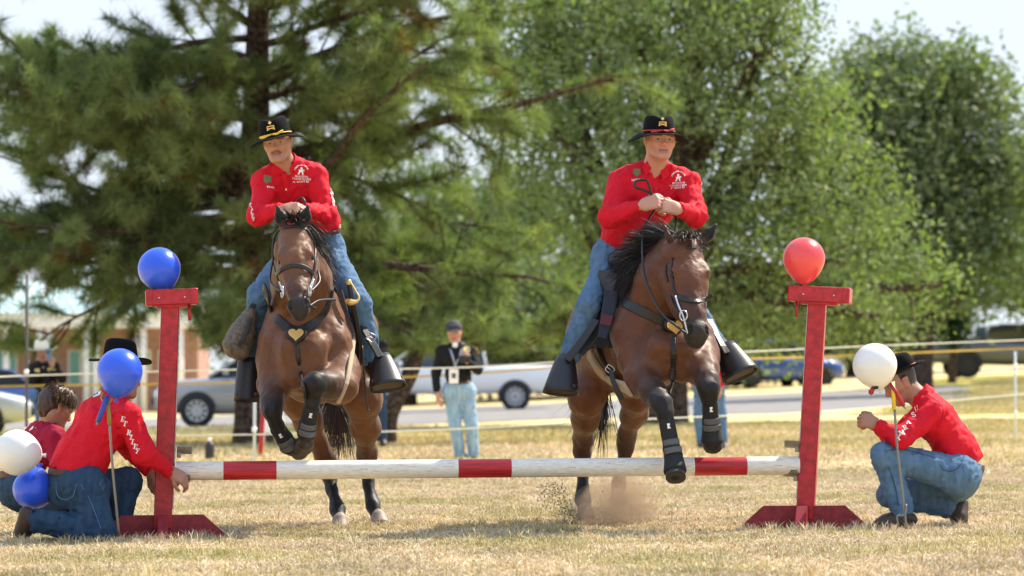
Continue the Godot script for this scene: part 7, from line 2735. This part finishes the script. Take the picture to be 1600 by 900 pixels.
	var R := func(px: float, py: float, dz := 0.0) -> Vector3: return pix(px, py, zr + dz)
	person({
		"label": "person in red top and blue jeans standing behind the horse with head turned aside", "at": ground_at(1108, zr), "cell": 0.018, "fine": 0.009,
		"head": R.call(1106, 506.0), "head_basis": hb, "neck": R.call(1107, 528.0), "waist": R.call(1108, 588.0), "pelvis": R.call(1108, 602.0),
		"shl": R.call(1128, 535.0), "ell": R.call(1134, 570.0), "wrl": R.call(1126, 604.0, 0.1),
		"shr": R.call(1086, 535.0), "elr": R.call(1081, 570.0), "wrr": R.call(1084, 600.0, 0.1),
		"hipl": R.call(1119, 602.0), "knl": R.call(1127, 650.0), "anl": R.call(1130, 693.0), "toel": R.call(1133, 700.0, 0.15),
		"hipr": R.call(1096, 602.0), "knr": R.call(1092, 650.0), "anr": R.call(1096, 693.0), "toer": R.call(1094, 700.0, 0.15),
		"shirt": M.shirt, "jeans": M.jeans, "skin": Color(0.4, 0.22, 0.15), "hands": [[R.call(1126, 606.0, 0.1), Vector3(0, -1, 0), Vector3(0.8, 0, 0.4), 1.0, 0.5]],
	})
	var zl := -27.0
	var S := func(px: float, py: float, dz := 0.0) -> Vector3: return pix(px, py, zl + dz)
	person({
		"label": "person in dark jeans standing behind the straight-facing horse", "at": ground_at(584, zl), "cell": 0.02, "fine": 0.009,
		"head": S.call(580, 508.0), "head_basis": hb, "neck": S.call(581, 530.0), "waist": S.call(582, 588.0), "pelvis": S.call(582, 600.0),
		"shl": S.call(600, 537.0), "ell": S.call(602, 570.0), "wrl": S.call(600, 598.0, 0.1),
		"shr": S.call(562, 537.0), "elr": S.call(558, 570.0), "wrr": S.call(560, 598.0, 0.1),
		"hipl": S.call(592, 602.0), "knl": S.call(596, 650.0), "anl": S.call(598, 688.0), "toel": S.call(600, 695.0, 0.15),
		"hipr": S.call(572, 602.0), "knr": S.call(572, 650.0), "anr": S.call(572, 688.0), "toer": S.call(572, 695.0, 0.15),
		"shirt": M.black_cloth, "jeans": M.jeans_dark, "skin": Color(0.4, 0.22, 0.15),
	})
	# things left on the grass by the rope
	var k := ground_at(328, -21.0)
	var bot := thing("black_canister", "small black canister with white cap on the grass behind the standard", "canister", k)
	part(bot, "canister_body", tube_mesh([k, k + Vector3(0, 0.02, 0), k + Vector3(0, 0.2, 0), k + Vector3(0, 0.25, 0)], [0.04, 0.055, 0.055, 0.03], 14), M.trim)
	part(bot, "cap", tube_mesh([k + Vector3(0, 0.25, 0), k + Vector3(0, 0.30, 0)], 0.022, 10), M.white_thread)
	k = ground_at(406, -23.0)
	var rs := thing("red_stake", "red painted stake in the grass behind the straight-facing horse", "stake", k)
	part(rs, "stake", tube_mesh([k - Vector3(0, 0.1, 0), k + Vector3(0.06, 0.85, 0)], 0.03, 8), M.red_paint)
	k = ground_at(426, -26.0)
	var wb := thing("white_board", "white board on posts behind the straight-facing horse", "board", k)
	part(wb, "board", box_mesh(k + Vector3(0, 0.52, 0), Vector3(0.16, 0.26, 0.015), Basis.IDENTITY, 0.004), M.white_thread)
	for e in [-0.12, 0.12]:
		part(wb, "leg", tube_mesh([k + Vector3(e, -0.05, 0), k + Vector3(e, 0.35, 0)], 0.02, 8), M.steel)

func build_all() -> void:
	land()
	trees()
	building()
	vehicles()
	jump()
	fence()
	horse_one()
	horse_two()
	riders()
	helpers()
	bystanders()
	dust()
